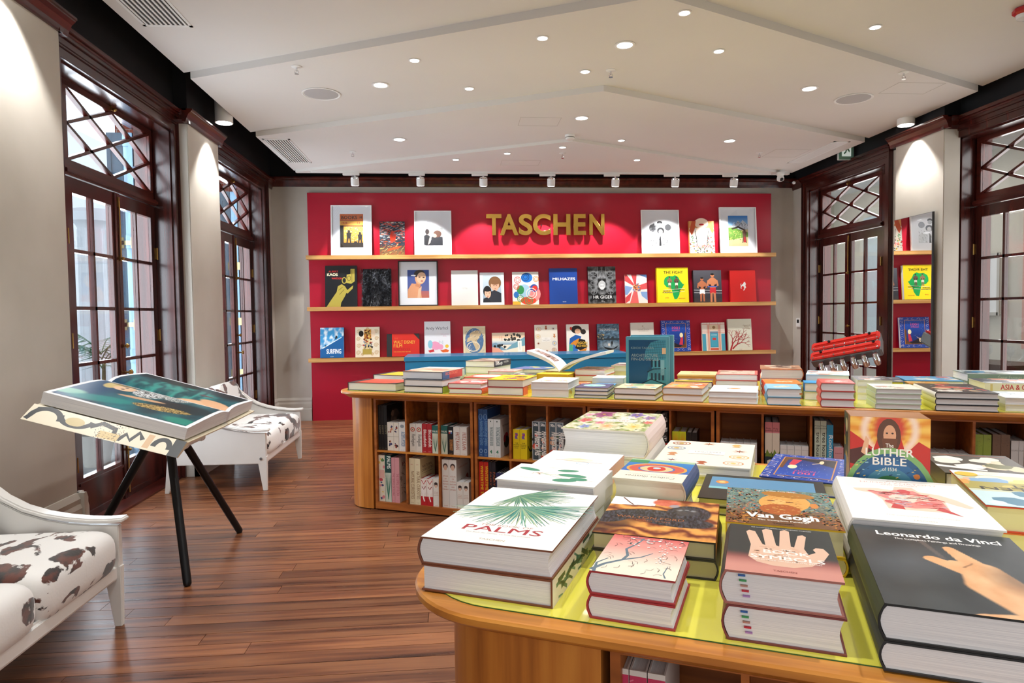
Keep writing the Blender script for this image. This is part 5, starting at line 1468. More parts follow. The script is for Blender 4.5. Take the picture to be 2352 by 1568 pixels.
def a_floral(a):
    FL = [(.26, .84, .22, '#6a2450', '#b06a94'), (.70, .86, .16, '#4a3a80', '#9c8cc4'), (.90, .72, .13, '#5a3a74', '#b49ac4'), (.14, .46, .13, '#b02a3c', '#e28a8a'), (.48, .84, .12, '#e9dca8', '#f7f2dc'), (.82, .22, .2, '#d9b95a', '#f4eab8'), (.5, .2, .17, '#d99a6a', '#f3dcb4'), (.94, .46, .10, '#b8303c', '#e69a90'), (.24, .14, .11, '#4a68a8', '#a8bcdc'), (.08, .78, .10, '#c97a9a', '#eec4d2'), (.62, .66, .12, '#efe6cf', '#fbf7ea'), (.36, .36, .10, '#c24a6a', '#eab0bc')]
    def f(x, y):
        n = fbm(x * 5, y * 6, 2)
        c = mixc(hx('#8fa052'), hx('#efe8cf'), n * 2.2 - .5)
        c = mixc(c, hx('#5f7a3a'), (fbm(x * 9 + 4, y * 9, 2) - .62) * 6)
        for cx, cy, r_, c0, c1 in FL:
            dx, dy = (x - cx) / .75, y - cy
            d = math.hypot(dx, dy)
            if d < r_ * 1.1:
                an = math.atan2(dy, dx)
                rim = r_ * (.78 + .16 * cos(an * 5 + cx * 9) + .08 * cos(an * 9))
                if d < rim:
                    q = d / rim
                    c = mixc(hx(c0), hx(c1), q * .9 + .25 * sin(an * 11 + q * 9) * q)
                    if q < .16: c = hx('#d9b23a')
        return c
    a.img(f, 120, 150)
    a.r(.24, .43, .78, .58, '#f2eadf').ring(.51, .505, .27, .075, .006, '#d9b0a8', 4).t('FLOWERS', .5, .48, .05, '#c9a8a0', width=.36)
pile(-.645, 2.225, -.5, .291, .412, [.086, .0905], [
    ('very thick plain cream book, lower of the tall floral pair', '#efeae0', None, dict(rnd=True, flip=True)),
    ('very thick book covered in painted flowers, top of the tall pair at the table end', '#efe6dc', a_floral, dict(rnd=True, flip=True, spine_col='#e8d3cc'))])
def a_codex(a):
    a.r(0, 0, 1, 1, '#ece5d0').r(0, .0, 1, .62, '#2f86c4', '#1f5fae').e(.5, .45, .46, .26, '#d9a04a').e(.5, .45, .42, .22, '#c95a4a').e(.5, .45, .28, .16, '#3f6fb4').e(.5, .45, .25, .14, '#e6c08a').e(.5, .45, .14, .12, '#c9382c').e(.5, .42, .06, .04, '#b8d4e0').r(0, 0, 1, .1, '#a8c4a0').r(.7, .05, 1, .2, '#3f8a5a').r(0, .62, 1, 1, '#ece5d0').t('Codices illustres', .5, .80, .085, '#5f6066', width=.72).t('The worlds most famous illuminated manuscripts', .5, .73, .03, '#8a8680', width=.7)
pile(-.372, 1.775, -3, .188, .255, [.064, .0635], [
    ('cream paged thick book under the eye illustrated manuscript book', '#ddd5ba', None, dict(rnd=True, fore='#ded7bd')),
    ('thick cream book with a red eye shaped picture on blue, facing away', '#ddd5ba', a_codex, dict(rnd=True, turn=True, fore='#ded7bd', spine_col='#2f4a80'))])
pile(-.335, 2.262, -1.8, .315, .41, [.034, .034], [
    ('white natural history book under the sea shell book on the near table', '#e9e2c0', None, dict(fore='#e4df9c')),
    ('white book with orange sea shell drawings, back of the near table', '#efebe0', shells, dict(turn=True))])
def a_miracle(a):
    a.r(0, 0, 1, 1, '#2a2823').r(.07, .08, .93, .58, '#4f86ac', '#6fa0c0').r(.07, .54, .93, .60, '#7fb8c4').e(.86, .5 - .3, .06, .08, '#e08a3c').e(.86, .2, .035, .05, '#f0b870').t('THE BOOK OF MIRACLES', .5, .76, .07, '#a8823c', width=.6).t('Das Wunderzeichenbuch', .5, .70, .04, '#8a6c34', width=.4).t('Le livre des miracles', .5, .88, .035, '#8a6c34', width=.34)
def mir(a):
    a_miracle(a)
pile(-.160, 1.945, -1, .345, .292, [.022, .024], [
    ('thin black book with cream pages under the orange sun book', '#1b1a17', None, dict(fore='#c9c28c')),
    ('black book with a blue panel and small orange sun, facing away', '#22201c', lambda a: a.r(0, 0, 1, 1, '#2a2823').r(.08, .10, .94, .60, '#5a8cb0').r(.08, .52, .94, .60, '#7fbcc4').e(.84, .32, .055, .07, '#e0863a').e(.84, .32, .03, .04, '#f2c07a').t('THE BOOK OF', .5, .74, .05, '#a8823c', width=.3).t('MIRACLES', .5, .65, .07, '#a8823c', width=.5).t('Das Wunderzeichenbuch', .5, .86, .035, '#8a6c34', width=.4), dict(turn=True, fore='#c9c28c'))])
pile(.006, 2.262, -9, .247, .38, [.045], [('deep blue book with an ornate border lying beside the boxed bible', '#1c3a8c', a_nights, dict(turn=True))])
def a_oehlen(a):
    a.r(0, 0, 1, 1, '#c9cdb0').r(.0, .0, 1, .12, '#d9e4ec').blobs(16, (0, 0, 1, .35), .1, ['#e6d87a', '#a8c46a', '#7fa8cc', '#efe6cf', '#d9b090']).r(0, .34, 1, .56, '#a89c4a').blobs(10, (0, .3, 1, .6), .08, ['#c9b85a', '#7d7a3a', '#e0a050']).t('ALBERT', .42, .40, .08, '#2a261a', bold=.02, width=.5).t('OEHLEN', .55, .49, .08, '#2a261a', bold=.02, width=.7).r(0, .62, 1, 1, '#bfd9dc').blobs(8, (.2, .66, .9, .95), .12, ['#2f5a74', '#cfe2e2', '#e0a8a0', '#3f7a94', '#9cc4cc']).e(.9, .12, .09, .07, '#e9b83a')
pile(.500, 1.812, -2, .30, .372, [.058, .06], [
    ('cream paged book with an orange red board, lower of the abstract pair', '#d8642a', None, dict(fore='#e8dfa4')),
    ('abstract painted book with black upside down lettering, right of the anatomy book', '#d2402a', a_oehlen, dict(turn=True, fore='#e6deb0'))])
pile(.515, 2.235, 0, .235, .30, [.05, .048], [
    ('black edged book under the white figure book', '#22221f', None, dict(fore='#cfc890')),
    ('dark brown book with flowing white figures, behind the abstract book', '#3a342c', lambda a: a.r(0, 0, 1, 1, '#4a443a').blobs(9, (.1, .3, .95, .8), .14, ['#e9e2d2', '#d8c8a8', '#b08a68', '#6a6a40', '#f0ebe0']).p([(0, .3), (.5, .16), (.52, .22), (0, .4)], '#efece4').l([(.1, .92), (.95, .9)], .02, '#a8604a').l([(.5, .1), (1, .06)], .04, '#a8563c'), dict())])
pile(.800, 2.20, 0, .26, .34, [.05, .05, .045], [
    ('brown covered book at the very bottom of the end pile', '#4a3226', None, dict()), ('brown covered book in the middle of the end pile', '#4a3226', None, dict()),
    ('brown patterned book, top of the pile at the right end of the near table', '#6a4632', lambda a: a.r(0, 0, 1, 1, '#8a6248').sp(60, (0, 0, 1, 1), .04, ['#b48a6a', '#4a3024'], .2, 5), dict())])
def a_luther(a):
    def f(x, y):
        an = math.atan2(y - .86, x - .5)
        c = mixc(hx('#e08a1f'), hx('#f2c45a'), .5 + .5 * sin(an * 22))
        rr_ = math.hypot((x - .5) * .7, y - .86)
        c = mixc(c, hx('#f4d8c4'), ell(x, y, .5, .88, .36, .26, 0, .08) - ell(x, y, .5, .88, .28, .2, 0, .1))
        c = mixc(c, hx('#c9402a'), ell(x, y, .5, .9, .2, .15, 0, .2))
        return c
    a.img(f, 40, 40)
    R_, D_ = '#c2281e', '#4a1c16'
    a.p([(0, .5), (0, .86), (.12, .8), (.3, .7), (.38, .86), (.62, .86), (.7, .66), (.86, .78), (1, .72), (1, .3), (.6, .4)], R_).p([(0, .55), (0, .68), (.2, .72), (.36, .64), (.3, .5)], D_).p([(.3, .5), (.38, .8), (.62, .8), (.66, .5)], R_).p([(.34, .52), (.4, .74), (.6, .74), (.62, .52), (.48, .46)], '#d98a44')
    a.e(.49, .82, .15, .17, '#5a3420').e(.5, .83, .08, .10, '#d9a07c').p([(.40, .80), (.6, .8), (.57, .66), (.5, .6), (.43, .66)], '#6a3c22').e(.465, .85, .015, .008, '#2a1a14').e(.535, .85, .015, .008, '#2a1a14').p([(.14, .66), (.2, .82), (.24, .78), (.22, .62)], '#e3b08a').p([(.7, .50), (.84, .60), (.8, .46)], '#e3b08a')
    for r_, c in ((.54, '#7fae6a'), (.48, '#2a5a84'), (.42, '#2f6a9c'), (.34, '#4a8aa4'), (.26, '#3a7a4a')):
        a.e(.5, .2, r_ * 1.1, r_ * .95, c, 30)
    a.r(.16, 0, .84, .26, '#3f6a2c').sp(120, (.2, .0, .82, .32), .02, ['#6a8a3a', '#27421c', '#b07a3a', '#5f8a4a'], 0, 2).sp(50, (.08, .3, .92, .6), .012, ['#e8c86a', '#8fc0d0', '#1f4a70'], .3, 3)
    a.e(.06, .22, .03, .02, '#e08a3c').e(.84, .45, .04, .025, '#d9803a').e(.92, .2, .035, .024, '#d9803a')
    a.t('The', .5, .715, .04, '#f4f0e6', bold=.01, width=.1).t('LUTHER', .5, .632, .076, '#f4f0e6', bold=.015, width=.6).t('BIBLE', .5, .545, .076, '#f4f0e6', bold=.015, width=.42).t('of 1534', .5, .49, .036, '#f4f0e6', bold=.01, width=.18)
def upright(u, v, z, ang=0):
    """standing with the front cover towards the viewer, back edge at v"""
    p = EU * u + EV * v
    M = T3(p.x, p.y, z) @ RZ(R(ang))
    return M @ axes((0, 0, 0), tuple(EU), (0, 0, 1), tuple(-EV))
lb = thing('boxed_book', 'upright boxed bible with a red robed figure above a blue globe', 'book', upright(.240, 2.145, ZT))
MB().box(0, 0, 0, .191, .285, .125).build('slipcase', noisy('gilt_board', ['#8a5a34', '#a8744a'], (8, 8, 8), .4, coord='Object'), lb, bevel=.0015)
a = Art(.191, .285); a_luther(a); a.build('front_print', lb, T3(0, 0, .1255))
a = Art(.125, .285); a.r(0, 0, 1, 1, '#a87a4c').r(.0, 0, .7, 1, '#3a4a2c').blobs(12, (.0, 0, .7, 1), .1, ['#c9a03a', '#8a2f22', '#2f6a8c', '#1f2a1c', '#d9c48a']); a.build('side_print', lb, axes((-.0006, 0, 0), (0, 0, 1), (0, 1, 0), (-1, 0, 0)))
for k in range(3):
    u = -.262 + k * .0345
    book(('leftmost', 'middle', 'rightmost')[k] + ' pink spined book in the front bin of the near table', axes(EU * u + EV * 1.235 + Vector((0, 0, .468)), tuple(EV), (0, 0, 1), tuple(EU)), .24, .352, .0325, '#e6dfda', None, lambda a: a.r(0, 0, 1, 1, '#d8d2cc').r(.0, .0, 1, .97, '#c2385e').sp(14, (0, .5, 1, .95), .012, ['#e07a94', '#f0c4cc'], .6, 4), group='pink books in the near bin')

# ================================================================== books on the long table
def cov(bg, cols=(), n=8, size=.16, title=None, tc='#222222', box=(.08, .1, .92, .9), seed=0, frame=None, ty=.8):
    def f(a):
        a.rnd = random.Random(seed * 31 + len(cols))
        a.r(0, 0, 1, 1, bg)
        if frame:
            a.r(.07, .07, .93, .93, frame)
        if cols:
            a.blobs(n, box, size, list(cols))
            a.sp(30, box, .03, list(cols), None, 3)
        if title:
            a.t(title, .5, ty, .08, tc, bold=.015, width=.6)
    return f
K_ = '#1d1f24'
# front row, left to right
pile(-3.014, 4.414, -.6, .43, .29, [.061], [('large coral red book with a black spine, first in the front row', K_, lambda a: a.r(0, 0, 1, 1, '#d9543e').r(0, 0, .14, 1, '#33363c').p([(.8, 0), (1, 0), (1, .2)], '#33363c').sp(30, (.3, .3, .9, .9), .012, ['#e88a74']), dict(fore='#dcdad6'))])
z = pile(-2.506, 4.399, -1.7, .330, .30, [.0465, .0495], [
    ('black edged book with a yellow green spine at the bottom of the tall left pile', K_, None, dict(flip=True, spine=lambda a: a.r(0, 0, 1, 1, '#8a9a2c').r(0, 0, .4, .3, '#2a2a22').t('00', .55, .2, .12, '#e6e6c0', rot=-pi / 2))),
    ('black edged book in the middle of the tall left pile', K_, cov('#54585f', ['#d98a74', '#2f6fa8', '#c9c4ba'], 8, seed=1), dict())])
pile(-2.54, 4.44, -2, .345, .33, [.056], [('thick book with a red and blue spine, top of the tall left pile', '#2a2f3c', cov('#b9a890', ['#8fbfae', '#d9cdb0', '#c98a70'], 7, .2, seed=2, frame='#c4b69a'), dict(flip=True, rnd=False, spine=lambda a: a.r(0, 0, 1, 1, '#c2302c').r(0, .66, 1, 1, '#2a5f94').t('DECORATIVE ART', .5, .55, .07, '#e07a5c', rot=-pi / 2, bold=.02, width=.6)))], z=z)
pile(-2.134, 4.399, 1, .262, .30, [.0385, .038], [
    ('red edged book, lower of the red and white pair in the front row', '#a82a34', None, dict(rnd=True, flip=True, spine_col='#d2582c')),
    ('red and white patterned book, top of its pair in the front row', '#b8323a', cov('#d97a74', ['#f2e6e0', '#c23a3c', '#efd2cc'], 10, .14, seed=3), dict(rnd=True))])
pile(-1.821, 4.396, 2, .270, .36, [.0565, .053], [
    ('thick dark red edged book, lower of the yellow comic pair', '#9c2430', None, dict(flip=True, spine=lambda a: a.r(0, 0, 1, 1, '#e3b321').r(0, .7, 1, 1, '#d24a2a').t('HEROES', .5, .5, .1, '#8a2a1c', rot=-pi / 2, bold=.02, width=.5))),
    ('thick yellow covered book with a red edge, top of its pair in the front row', '#9c2430', cov('#e9c52a', ['#c23a2c', '#2f5fa0', '#1f1c1a', '#d98a3a'], 9, .13, seed=4, box=(.2, .15, .9, .7)), dict(fore='#ddd6cc'))])
pile(-1.484, 4.378, 2.5, .268, .36, [.0515, .050], [
    ('thick white book with a pale green spine, lower of the white pair', '#e4e4e4', None, dict(flip=True, spine=lambda a: a.r(0, 0, 1, 1, '#e3e39a').blobs(5, (.2, .6, .8, .9), .06, ['#3f8aa8', '#2a2a2a', '#e0b03a']).t('ART', .5, .3, .08, '#3a3a3a', rot=-pi / 2))),
    ('thick white book with sketched lettering, top of the white pair', '#eeeeee', cov('#f0efec', ['#c9a0b0', '#8a6fc0', '#e0d060', '#5a5a5a'], 6, .09, 'A G R A', '#5a5a5a', (.15, .1, .9, .45), 5), dict())])
pile(-1.171, 4.383, 2, .228, .262, [.0205, .0265, .0235], [
    ('thin navy book at the bottom of the navy stack', '#232a4a', None, dict(du=-.006, da=1)), ('thin navy book in the middle of the navy stack', '#232a4a', None, dict()),
    ('thin violet navy book with a pale blue oval, top of the navy stack', '#2a2f55', lambda a: a.r(0, 0, 1, 1, '#4a4670').e(.48, .55, .34, .26, '#a8dcd8').blobs(7, (.25, .4, .7, .7), .08, ['#5fb8a0', '#e4efe6', '#4f9cc0']), dict())])
pile(-.896, 4.382, -2, .272, .30, [.0345, .0405], [
    ('spotted edge book, lower of the collage pair in the front row', '#4a4038', None, dict(rnd=True)),
    ('cream and blue collage book, top of its pair in the front row', '#7a6a58', cov('#dcd0a8', ['#5fa8c8', '#e9e0c4', '#c98a6a', '#8fae7a', '#3f7fb4'], 12, .12, seed=6), dict(rnd=True))])
pile(-.575, 4.373, -2.5, .250, .36, [.0425, .0445], [
    ('tan edged book, lower of the orange collage pair in the front row', '#b98a5a', None, dict(rnd=True)),
    ('orange collage covered book, top of its pair in the front row', '#b98a5a', cov('#d98a5a', ['#e9c4a4', '#c9502c', '#efe6da', '#7f9cb0', '#e0b04a'], 14, .13, seed=7), dict(rnd=True))])
pile(-.286, 4.361, -1, .288, .38, [.0365, .035], [
    ('white paged book, lower of the plain white pair in the front row', '#dfe0e2', None, dict(rnd=True)),
    ('white book with a small orange animal, top of the plain white pair', '#efefee', lambda a: a.r(0, 0, 1, 1, '#f0efec').e(.5, .5, .14, .08, '#dc8a4a').e(.36, .5, .03, .03, '#2a2a2a').sp(40, (.2, .42, .42, .6), .012, ['#cfcdc8'], 0, 6).sp(40, (.62, .42, .82, .6), .012, ['#cfcdc8'], 0, 6), dict(rnd=True))])
pile(.060, 4.348, 2, .190, .285, [.0475, .0525], [
    ('thick light blue edged book, lower of the pair beside the orange pile', '#4a86a8', None, dict(rnd=True)),
    ('thick sky blue book, top of its pair beside the orange pile', '#7fb4d0', cov('#8fc2dc', ['#e9d6b0', '#d9dfe0', '#c9a080'], 5, .1, seed=8, box=(.3, .3, .8, .6)), dict(rnd=True, spine_col='#7fb4d0'))])
pile(.359, 4.329, 0, .181, .265, [.0465, .0475, .0485], [
    ('thick salmon red book at the bottom of the red stack', '#b8383a', None, dict(rnd=True, spine_col='#c9524a')), ('thick salmon red book in the middle of the red stack', '#b8383a', None, dict(rnd=True, spine_col='#c9524a')),
    ('thick salmon red book with white flecks, top of the red stack', '#c2463f', cov('#cf5448', ['#efdcd4', '#e39a8c'], 7, .09, seed=9, box=(.2, .3, .85, .7)), dict(rnd=True, spine_col='#cf5448'))])
for k in range(4):
    book(('pale green backed book topmost of the four deep green stack' if k == 3 else ('lowest', 'second lowest', 'second highest')[k] + ' pale green backed book of the four deep green stack'), TB(.644 + (.004 if k % 2 else 0), 4.330, ZT + .0295 * k, 2), .235, .275, .0288, '#b9c9b4', cov('#e9e4d8', ['#8fae92', '#b9897a'], 4, .14, seed=10, box=(.05, .1, .6, .6)) if k == 3 else None, None, 'pale green stack', spine_col='#c3d0a8')
for k in range(3):
    book(['dark edged book at the bottom of the wide brown stack', 'dark edged book in the middle of the wide brown stack', 'wide brown photograph book, top of the stack nearest the right edge'][k], TB(.949, 4.330, ZT + .0348 * k, 1.5), .302, .50, .0342, '#1c2026', cov('#3a3230', ['#c9a884', '#7d8a96', '#d9d4cc', '#c94a3c', '#8a5a3a'], 13, .1, seed=11) if k == 2 else None, None, rnd=True, spine_col=['#dcd86a', '#dcd88a', '#efece0'][k])
pile(1.295, 4.395, 1, .19, .33, [.037, .0385], [
    ('pale book with a cream spine, lower of the pair at the frame edge', '#e0dcb8', None, dict(spine_col='#e6e2b4')),
    ('pale sky coloured book, top of the pair at the frame edge', '#dfe2e4', cov('#cfdce4', ['#aabcc8', '#eef2f4', '#8fa0ac'], 6, .2, seed=12), dict(spine_col='#ece9d4'))])
# second row
pile(-3.0, 4.76, -3, .40, .30, [.09], [('yellow and black book behind the coral red one', K_, lambda a: a.r(0, 0, 1, 1, '#e3c23a').r(0, 0, .14, 1, '#33363c').sp(24, (.3, .3, .9, .8), .012, ['#c98a2c']), dict())])
pile(-2.88, 5.15, -4, .38, .34, [.10], [('white covered book behind the yellow and black one', K_, cov('#e6e4e4', ['#3a3a40', '#9a9aa0'], 5, .08, seed=13), dict())])
pile(-2.19, 4.80, 0, .30, .28, [.04, .04], [('white edged red book, lower of the pair behind the red front pair', '#c9c4c0', None, dict(rnd=True)), ('red framed white book, top of the pair behind the red front pair', '#c2342e', lambda a: a.r(0, 0, 1, 1, '#d2503c').e(.5, .5, .42, .36, '#ecdcd2').e(.5, .5, .28, .2, '#d9c4b4'), dict(rnd=True))])
pile(-1.86, 4.86, 3, .225, .26, [.098], [('mottled green and red book behind the yellow comic pair', '#4a6a5a', cov('#5f7a6a', ['#c9404a', '#e6dcd2', '#2f4a44', '#8fae9c'], 12, .12, seed=14), dict())])
pile(-2.13, 5.16, 0, .23, .24, [.05, .05], [('white backed book, lower of the small pink pair', '#e3ddda', None, dict()), ('small pink and white book in the second row', '#d98a8a', cov('#e0a8a0', ['#f2e6e2', '#c9504c'], 6, .14, seed=15), dict())])
pile(-2.43, 5.36, -3, .285, .36, [.06, .055, .052], [('pale green book at the bottom of the pile below the black spine', '#b4bfa8', None, dict()), ('pale green backed book under the black spined photograph book', '#a8b49c', None, dict()), ('brown photograph book with a black white lettered spine, at the back', '#5a4a44', cov('#8a7568', ['#c9b8a8', '#4a3c38'], 6, .2, seed=16), dict(flip=True, spine=lambda a: a.r(0, 0, 1, 1, '#1a1b1f').t('Peter', .62, .93, .075, '#f0f0ee', al='L', rot=-pi / 2, bold=.02).t('Lindbergh', .32, .93, .075, '#f0f0ee', al='L', rot=-pi / 2, bold=.02).t('TASCHEN', .5, .3, .05, '#dcdcda', rot=-pi / 2, bold=.01)))])
pile(-2.02, 5.42, -5, .33, .30, [.05, .05], [('green backed book under the blue and yellow one at the back', '#8a9a5a', None, dict()), ('blue and yellow patterned book at the back', '#3a4a5a', cov('#3f6f9c', ['#e0d06a', '#2a3f5a', '#c9c48a', '#7f6fa8'], 12, .14, seed=17), dict())])
z = pile(-1.615, 4.90, -2, .262, .26, [.055, .055], [('bright yellow book at the bottom of the pile under the open book', '#dcc02a', None, dict(spine_col='#e3c62c', fore='#dcc02a')), ('bright yellow book directly under the open book', '#dcc02a', cov('#e0c82e', ['#c9a03a'], 4, seed=18), dict(spine_col='#e3c62c', fore='#c9a02a'))])
op = thing('open_volume', 'white paged volume lying open in a v on the yellow books', 'book', TB(-1.470, 5.03, z + .004, 0))
def wing(s, ang, L, th, n=10):
    """page block rising from the gutter: s=-1 left wing, +1 right wing"""
    top, bot = [], []
    for i in range(n + 1):
        t = i / n
        x = s * L * t * cos(ang)
        zz = L * t * sin(ang) + .035 * (1 - math.exp(-t * 6)) - .03 * t * t
        top.append((x, zz + th * (.35 + .65 * min(1, t * 4)))); bot.append((x, zz * 1. + .0))
    prof = top + bot[::-1]
    return [(x, 0, z_) for x, z_ in prof], top
for s, ang, L, th in ((-1, R(27), .30, .028), (1, R(20), .40, .022)):
    P, top = wing(s, ang, L, th)
    MB().prism(P, (0, .30, 0)).build('page_block', PAPER, op, fix=True)
    m = MB()
    for i in range(len(top) - 1):
        (xa, za), (xb, zb) = top[i], top[i + 1]
        m.add([(xa, .004, za + .0006), (xb, .004, zb + .0006), (xb, .296, zb + .0006), (xa, .296, za + .0006)], [(0, 1, 2, 3)])
    m.build('page', mat('#efeeec', .5, name='white_page'), op)
    for k, (t0, t1) in enumerate(((.25, .42), (.47, .66), (.70, .86)) if s < 0 else ((.3, .4),)):
        a = Art(1, 1)
        i0, i1 = int(t0 * 10), int(t1 * 10) + 1
        m = MB()
        for i in range(i0, min(i1, 10)):
            (xa, za), (xb, zb) = top[i], top[i + 1]
            m.add([(xa, .06 + .02 * k, za + .0014), (xb, .06 + .02 * k, zb + .0014), (xb, .2, zb + .0014), (xa, .2, za + .0014)], [(0, 1, 2, 3)])
        m.build('picture', noisy('sepia_picture', ['#4a2f28', '#8a6a60', '#d9cfc9'], (40, 40, 40), .5), op)
pile(-1.335, 5.02, -3, .24, .30, [.045, .048, .045], [('cream paged book at the bottom of the red edged pile', '#c9c08a', None, dict(fore='#d3cc8c')), ('red edged white book in the middle of the red edged pile', '#b85a52', None, dict(rnd=True)), ('red edged book with a mottled cover, top of its pile beside the open volume', '#c4625a', cov('#b9a49c', ['#4a3c3c', '#e6dcd8', '#c9645a'], 10, .13, seed=19), dict(rnd=True))])
pile(-1.12, 5.35, 0, .26, .34, [.05, .05, .045], [('green white book at the bottom of the cream pile', '#c9c894', None, dict()), ('cream edged book in the middle of the cream pile', '#dcd4c4', None, dict(fore='#e4dcc4')), ('cream book with a brown photograph, top of the cream pile', '#d9cfc4', cov('#9a8a80', ['#d9cfc4', '#6a5a54'], 6, .2, seed=20), dict())])
pile(-1.148, 4.80, 2, .235, .20, [.05, .048], [('white backed book under the pale peach one', '#e0ddda', None, dict()), ('white book with pale peach drawing beside the boxed blue volume', '#e6e3e0', cov('#e9e2d8', ['#e0a898', '#d9c8a0'], 5, .12, seed=21), dict())])
pile(-1.108, 4.665, 3, .15, .12, [.06], [('small bright blue book tucked behind the navy stack', '#2f7fc0', cov('#4a98d0', ['#e6f0f4', '#8fc4e0'], 8, .14, seed=22), dict())])
pile(-1.315, 4.765, 0, .14, .12, [.055], [('small orange red book tucked beside the white pair', '#d2582c', cov('#d96a44', ['#efc4ae'], 4, seed=23), dict())])
# upright boxed pair
for k, (du, dv, hh) in enumerate(((.022, .075, .412), (0, 0, .404))):
    r = thing('boxed_book', ('upright pale turquoise slipcase, front of the boxed pair, with a building print' if k else 'upright pale turquoise slipcase standing right behind its twin'), 'book', upright(-.890 + du, 4.82 + dv, ZT))
    CY = mat('#5aa0b4', .45, name='turquoise_cloth')
    MB().box(0, 0, 0, .305, hh, .055).build('slipcase', CY, r, bevel=.002)
    if k:
        MB().box(.012, .012, .055, .294, hh - .012, .058).build('front_panel', CY, r)
        a = Art(.262, hh - .045)
        a.r(0, 0, 1, 1, '#0f5580', '#0b4a72').p([(.3, 0), (.36, .12), (.5, .2), (.52, .34), (.62, .42), (.66, .62), (.72, .64), (.74, .98), (1, 1), (1, 0)], '#4a9ab0').p([(.42, .62), (.46, .8), (.6, .95), (.85, 1), (1, 1), (1, .62)], '#3f90aa')
        for k2 in range(10):
            a.l([(.46 + .05 * k2, .62), (.55 + .045 * k2, .98)], .004, '#123a50')
        for k2 in range(7):
            a.l([(.45, .64 + .05 * k2), (1, .66 + .05 * k2)], .004, '#123a50')
        for x in (.6, .7, .8, .9):
            a.r(x, .46, x + .05, .60, '#0e2f44').r(x, .2, x + .05, .34, '#0e2f44')
        a.l([(.36, .13), (.6, .22), (1, .12)], .02, '#0e2c40').l([(.5, .36), (.66, .42), (1, .44)], .02, '#0e2c40').p([(.2, 0), (.42, .1), (1, .02), (1, 0)], '#0a2232').r(.9, .72, 1, .84, '#e6c49a').r(.86, .3, .96, .6, '#7fb8c8')
        for k2 in range(16):
            a.l([(.54, .28 + .012 * k2), (.98, .20 + .014 * k2)], .003, '#1c4a60')
        a.t('KEIICHI TAHARA', .06, .82, .042, '#8aa8ae', al='L', width=.62).t('ARCHITECTURE', .07, .665, .058, '#9cb0b4', al='L', width=.72).t('FIN-DE-SIECLE', .07, .59, .058, '#9cb0b4', al='L', width=.74)
        a.build('front_print', r, T3(.022, .022, .0585))
pile(-.545, 4.79, 1, .25, .24, [.042, .042], [('white backed book under the yellow and black striped one', '#cfcac0', None, dict()), ('yellow and black striped book behind the orange collage pair', K_, lambda a: a.r(0, 0, 1, 1, '#5a4f48').r(0, .1, 1, .4, '#e0c02a').r(.0, .0, 1, .12, '#1a1a1c').blobs(6, (.1, .4, .9, .9), .14, ['#7a6a60', '#a89a90']), dict())])
bx = thing('wooden_box', 'tan wooden box with dark script on its lid in the second row', 'box', TB(-.575, 5.20, ZT, 1))
MB().box(0, 0, 0, .28, .30, .085).build('body', noisy('box_wood', ['#a86a34', '#c08446'], (3, 30, 30), .5, coord='Object'), bx, bevel=.002)
MB().box(-.003, -.003, .085, .283, .303, .098).build('lid', mat('#dcb684', .5, name='pale_lid'), bx, bevel=.002)
a = Art(.28, .30); a.t('Grandes', .55, .55, .12, '#5a4030', bold=.01, width=.5).t('Amicale', .58, .38, .1, '#5a4030', bold=.01, width=.5); a.build('lid_print', bx, T3(0, 0, .0985))
pile(-.268, 4.80, 0, .27, .33, [.055, .044, .042], [('red edged book at the bottom of the red framed pile', '#b8504a', None, dict(rnd=True)), ('red edged book in the middle of the red framed pile', '#b8504a', None, dict(rnd=True)), ('red framed landscape book, top of its pile in the second row', '#c2564e', cov('#cf6a60', ['#8fae5a', '#e0d0c4', '#8a5a48', '#c9c4b0'], 6, .12, seed=24, frame='#c9b0a0'), dict(rnd=True))])
for k in range(3):
    book(('lowest', 'middle', 'topmost')[k] + ' fat orange book of three stacked behind the sky blue pair', TB(.052, 4.672, ZT + .0325 * k, 4), .225, .30, .0318, '#d2601c', cov('#e0761f', ['#efd0a8'], 5, .08, seed=25, box=(.3, .3, .8, .6)), None, 'orange stack', rnd=True, spine_col='#c9401c')
pile(.02, 5.06, 0, .275, .36, [.045, .046, .07], [('white black edged book at the bottom of the brown topped pile', '#d9d4cc', None, dict()), ('pale blue edged book under the thick brown topped one', '#9cc0d8', cov('#c9d4d8', ['#8fb8d4', '#e0d4c4', '#b98a70'], 8, .14, seed=26), dict()), ('thick orange edged book with a brown photograph, top of the second row', '#d9743a', cov('#a87a5c', ['#6a4a38', '#e0cdb8', '#c99a78', '#4a3a34'], 12, .16, seed=27), dict(rnd=True, flip=True))])
pile(.305, 4.83, -6, .26, .33, [.10, .048], [('dark red and cream book under the pale blue one', '#3a3430', cov('#c2503c', ['#e6d4ba', '#8a2f28'], 8, .16, seed=28), dict(spine_col='#2a2622')), ('pale blue and white book behind the red stack', '#a8cfe0', cov('#dfe4e6', ['#c98a70', '#8fb4cc', '#d9c4b4', '#7a5a4c'], 10, .14, seed=29), dict(spine_col='#4a4a4c'))])
pile(.285, 4.64, 0, .11, .16, [.055, .055], [('small green white book under the bright blue one', '#b9c490', None, dict(spine_col='#c4cf9a')), ('small bright blue book beside the red stack', '#2a86c0', cov('#2f94cc', [], seed=30), dict(spine_col='#2478ac'))])
pile(.60, 4.72, 0, .20, .30, [.045, .042, .04], [('white book at the bottom of the dark photograph pile', '#e6e4d0', None, dict(spine_col='#e3df8a')), ('white book in the middle of the dark photograph pile', '#e3e0d2', None, dict(spine_col='#e6e2b0')), ('cream book with a dark photograph cover behind the green stack', '#dcd8cc', cov('#2e2c34', ['#c9906a', '#e3d8cc', '#7a4a3a', '#b46a4a'], 10, .13, seed=31), dict())])
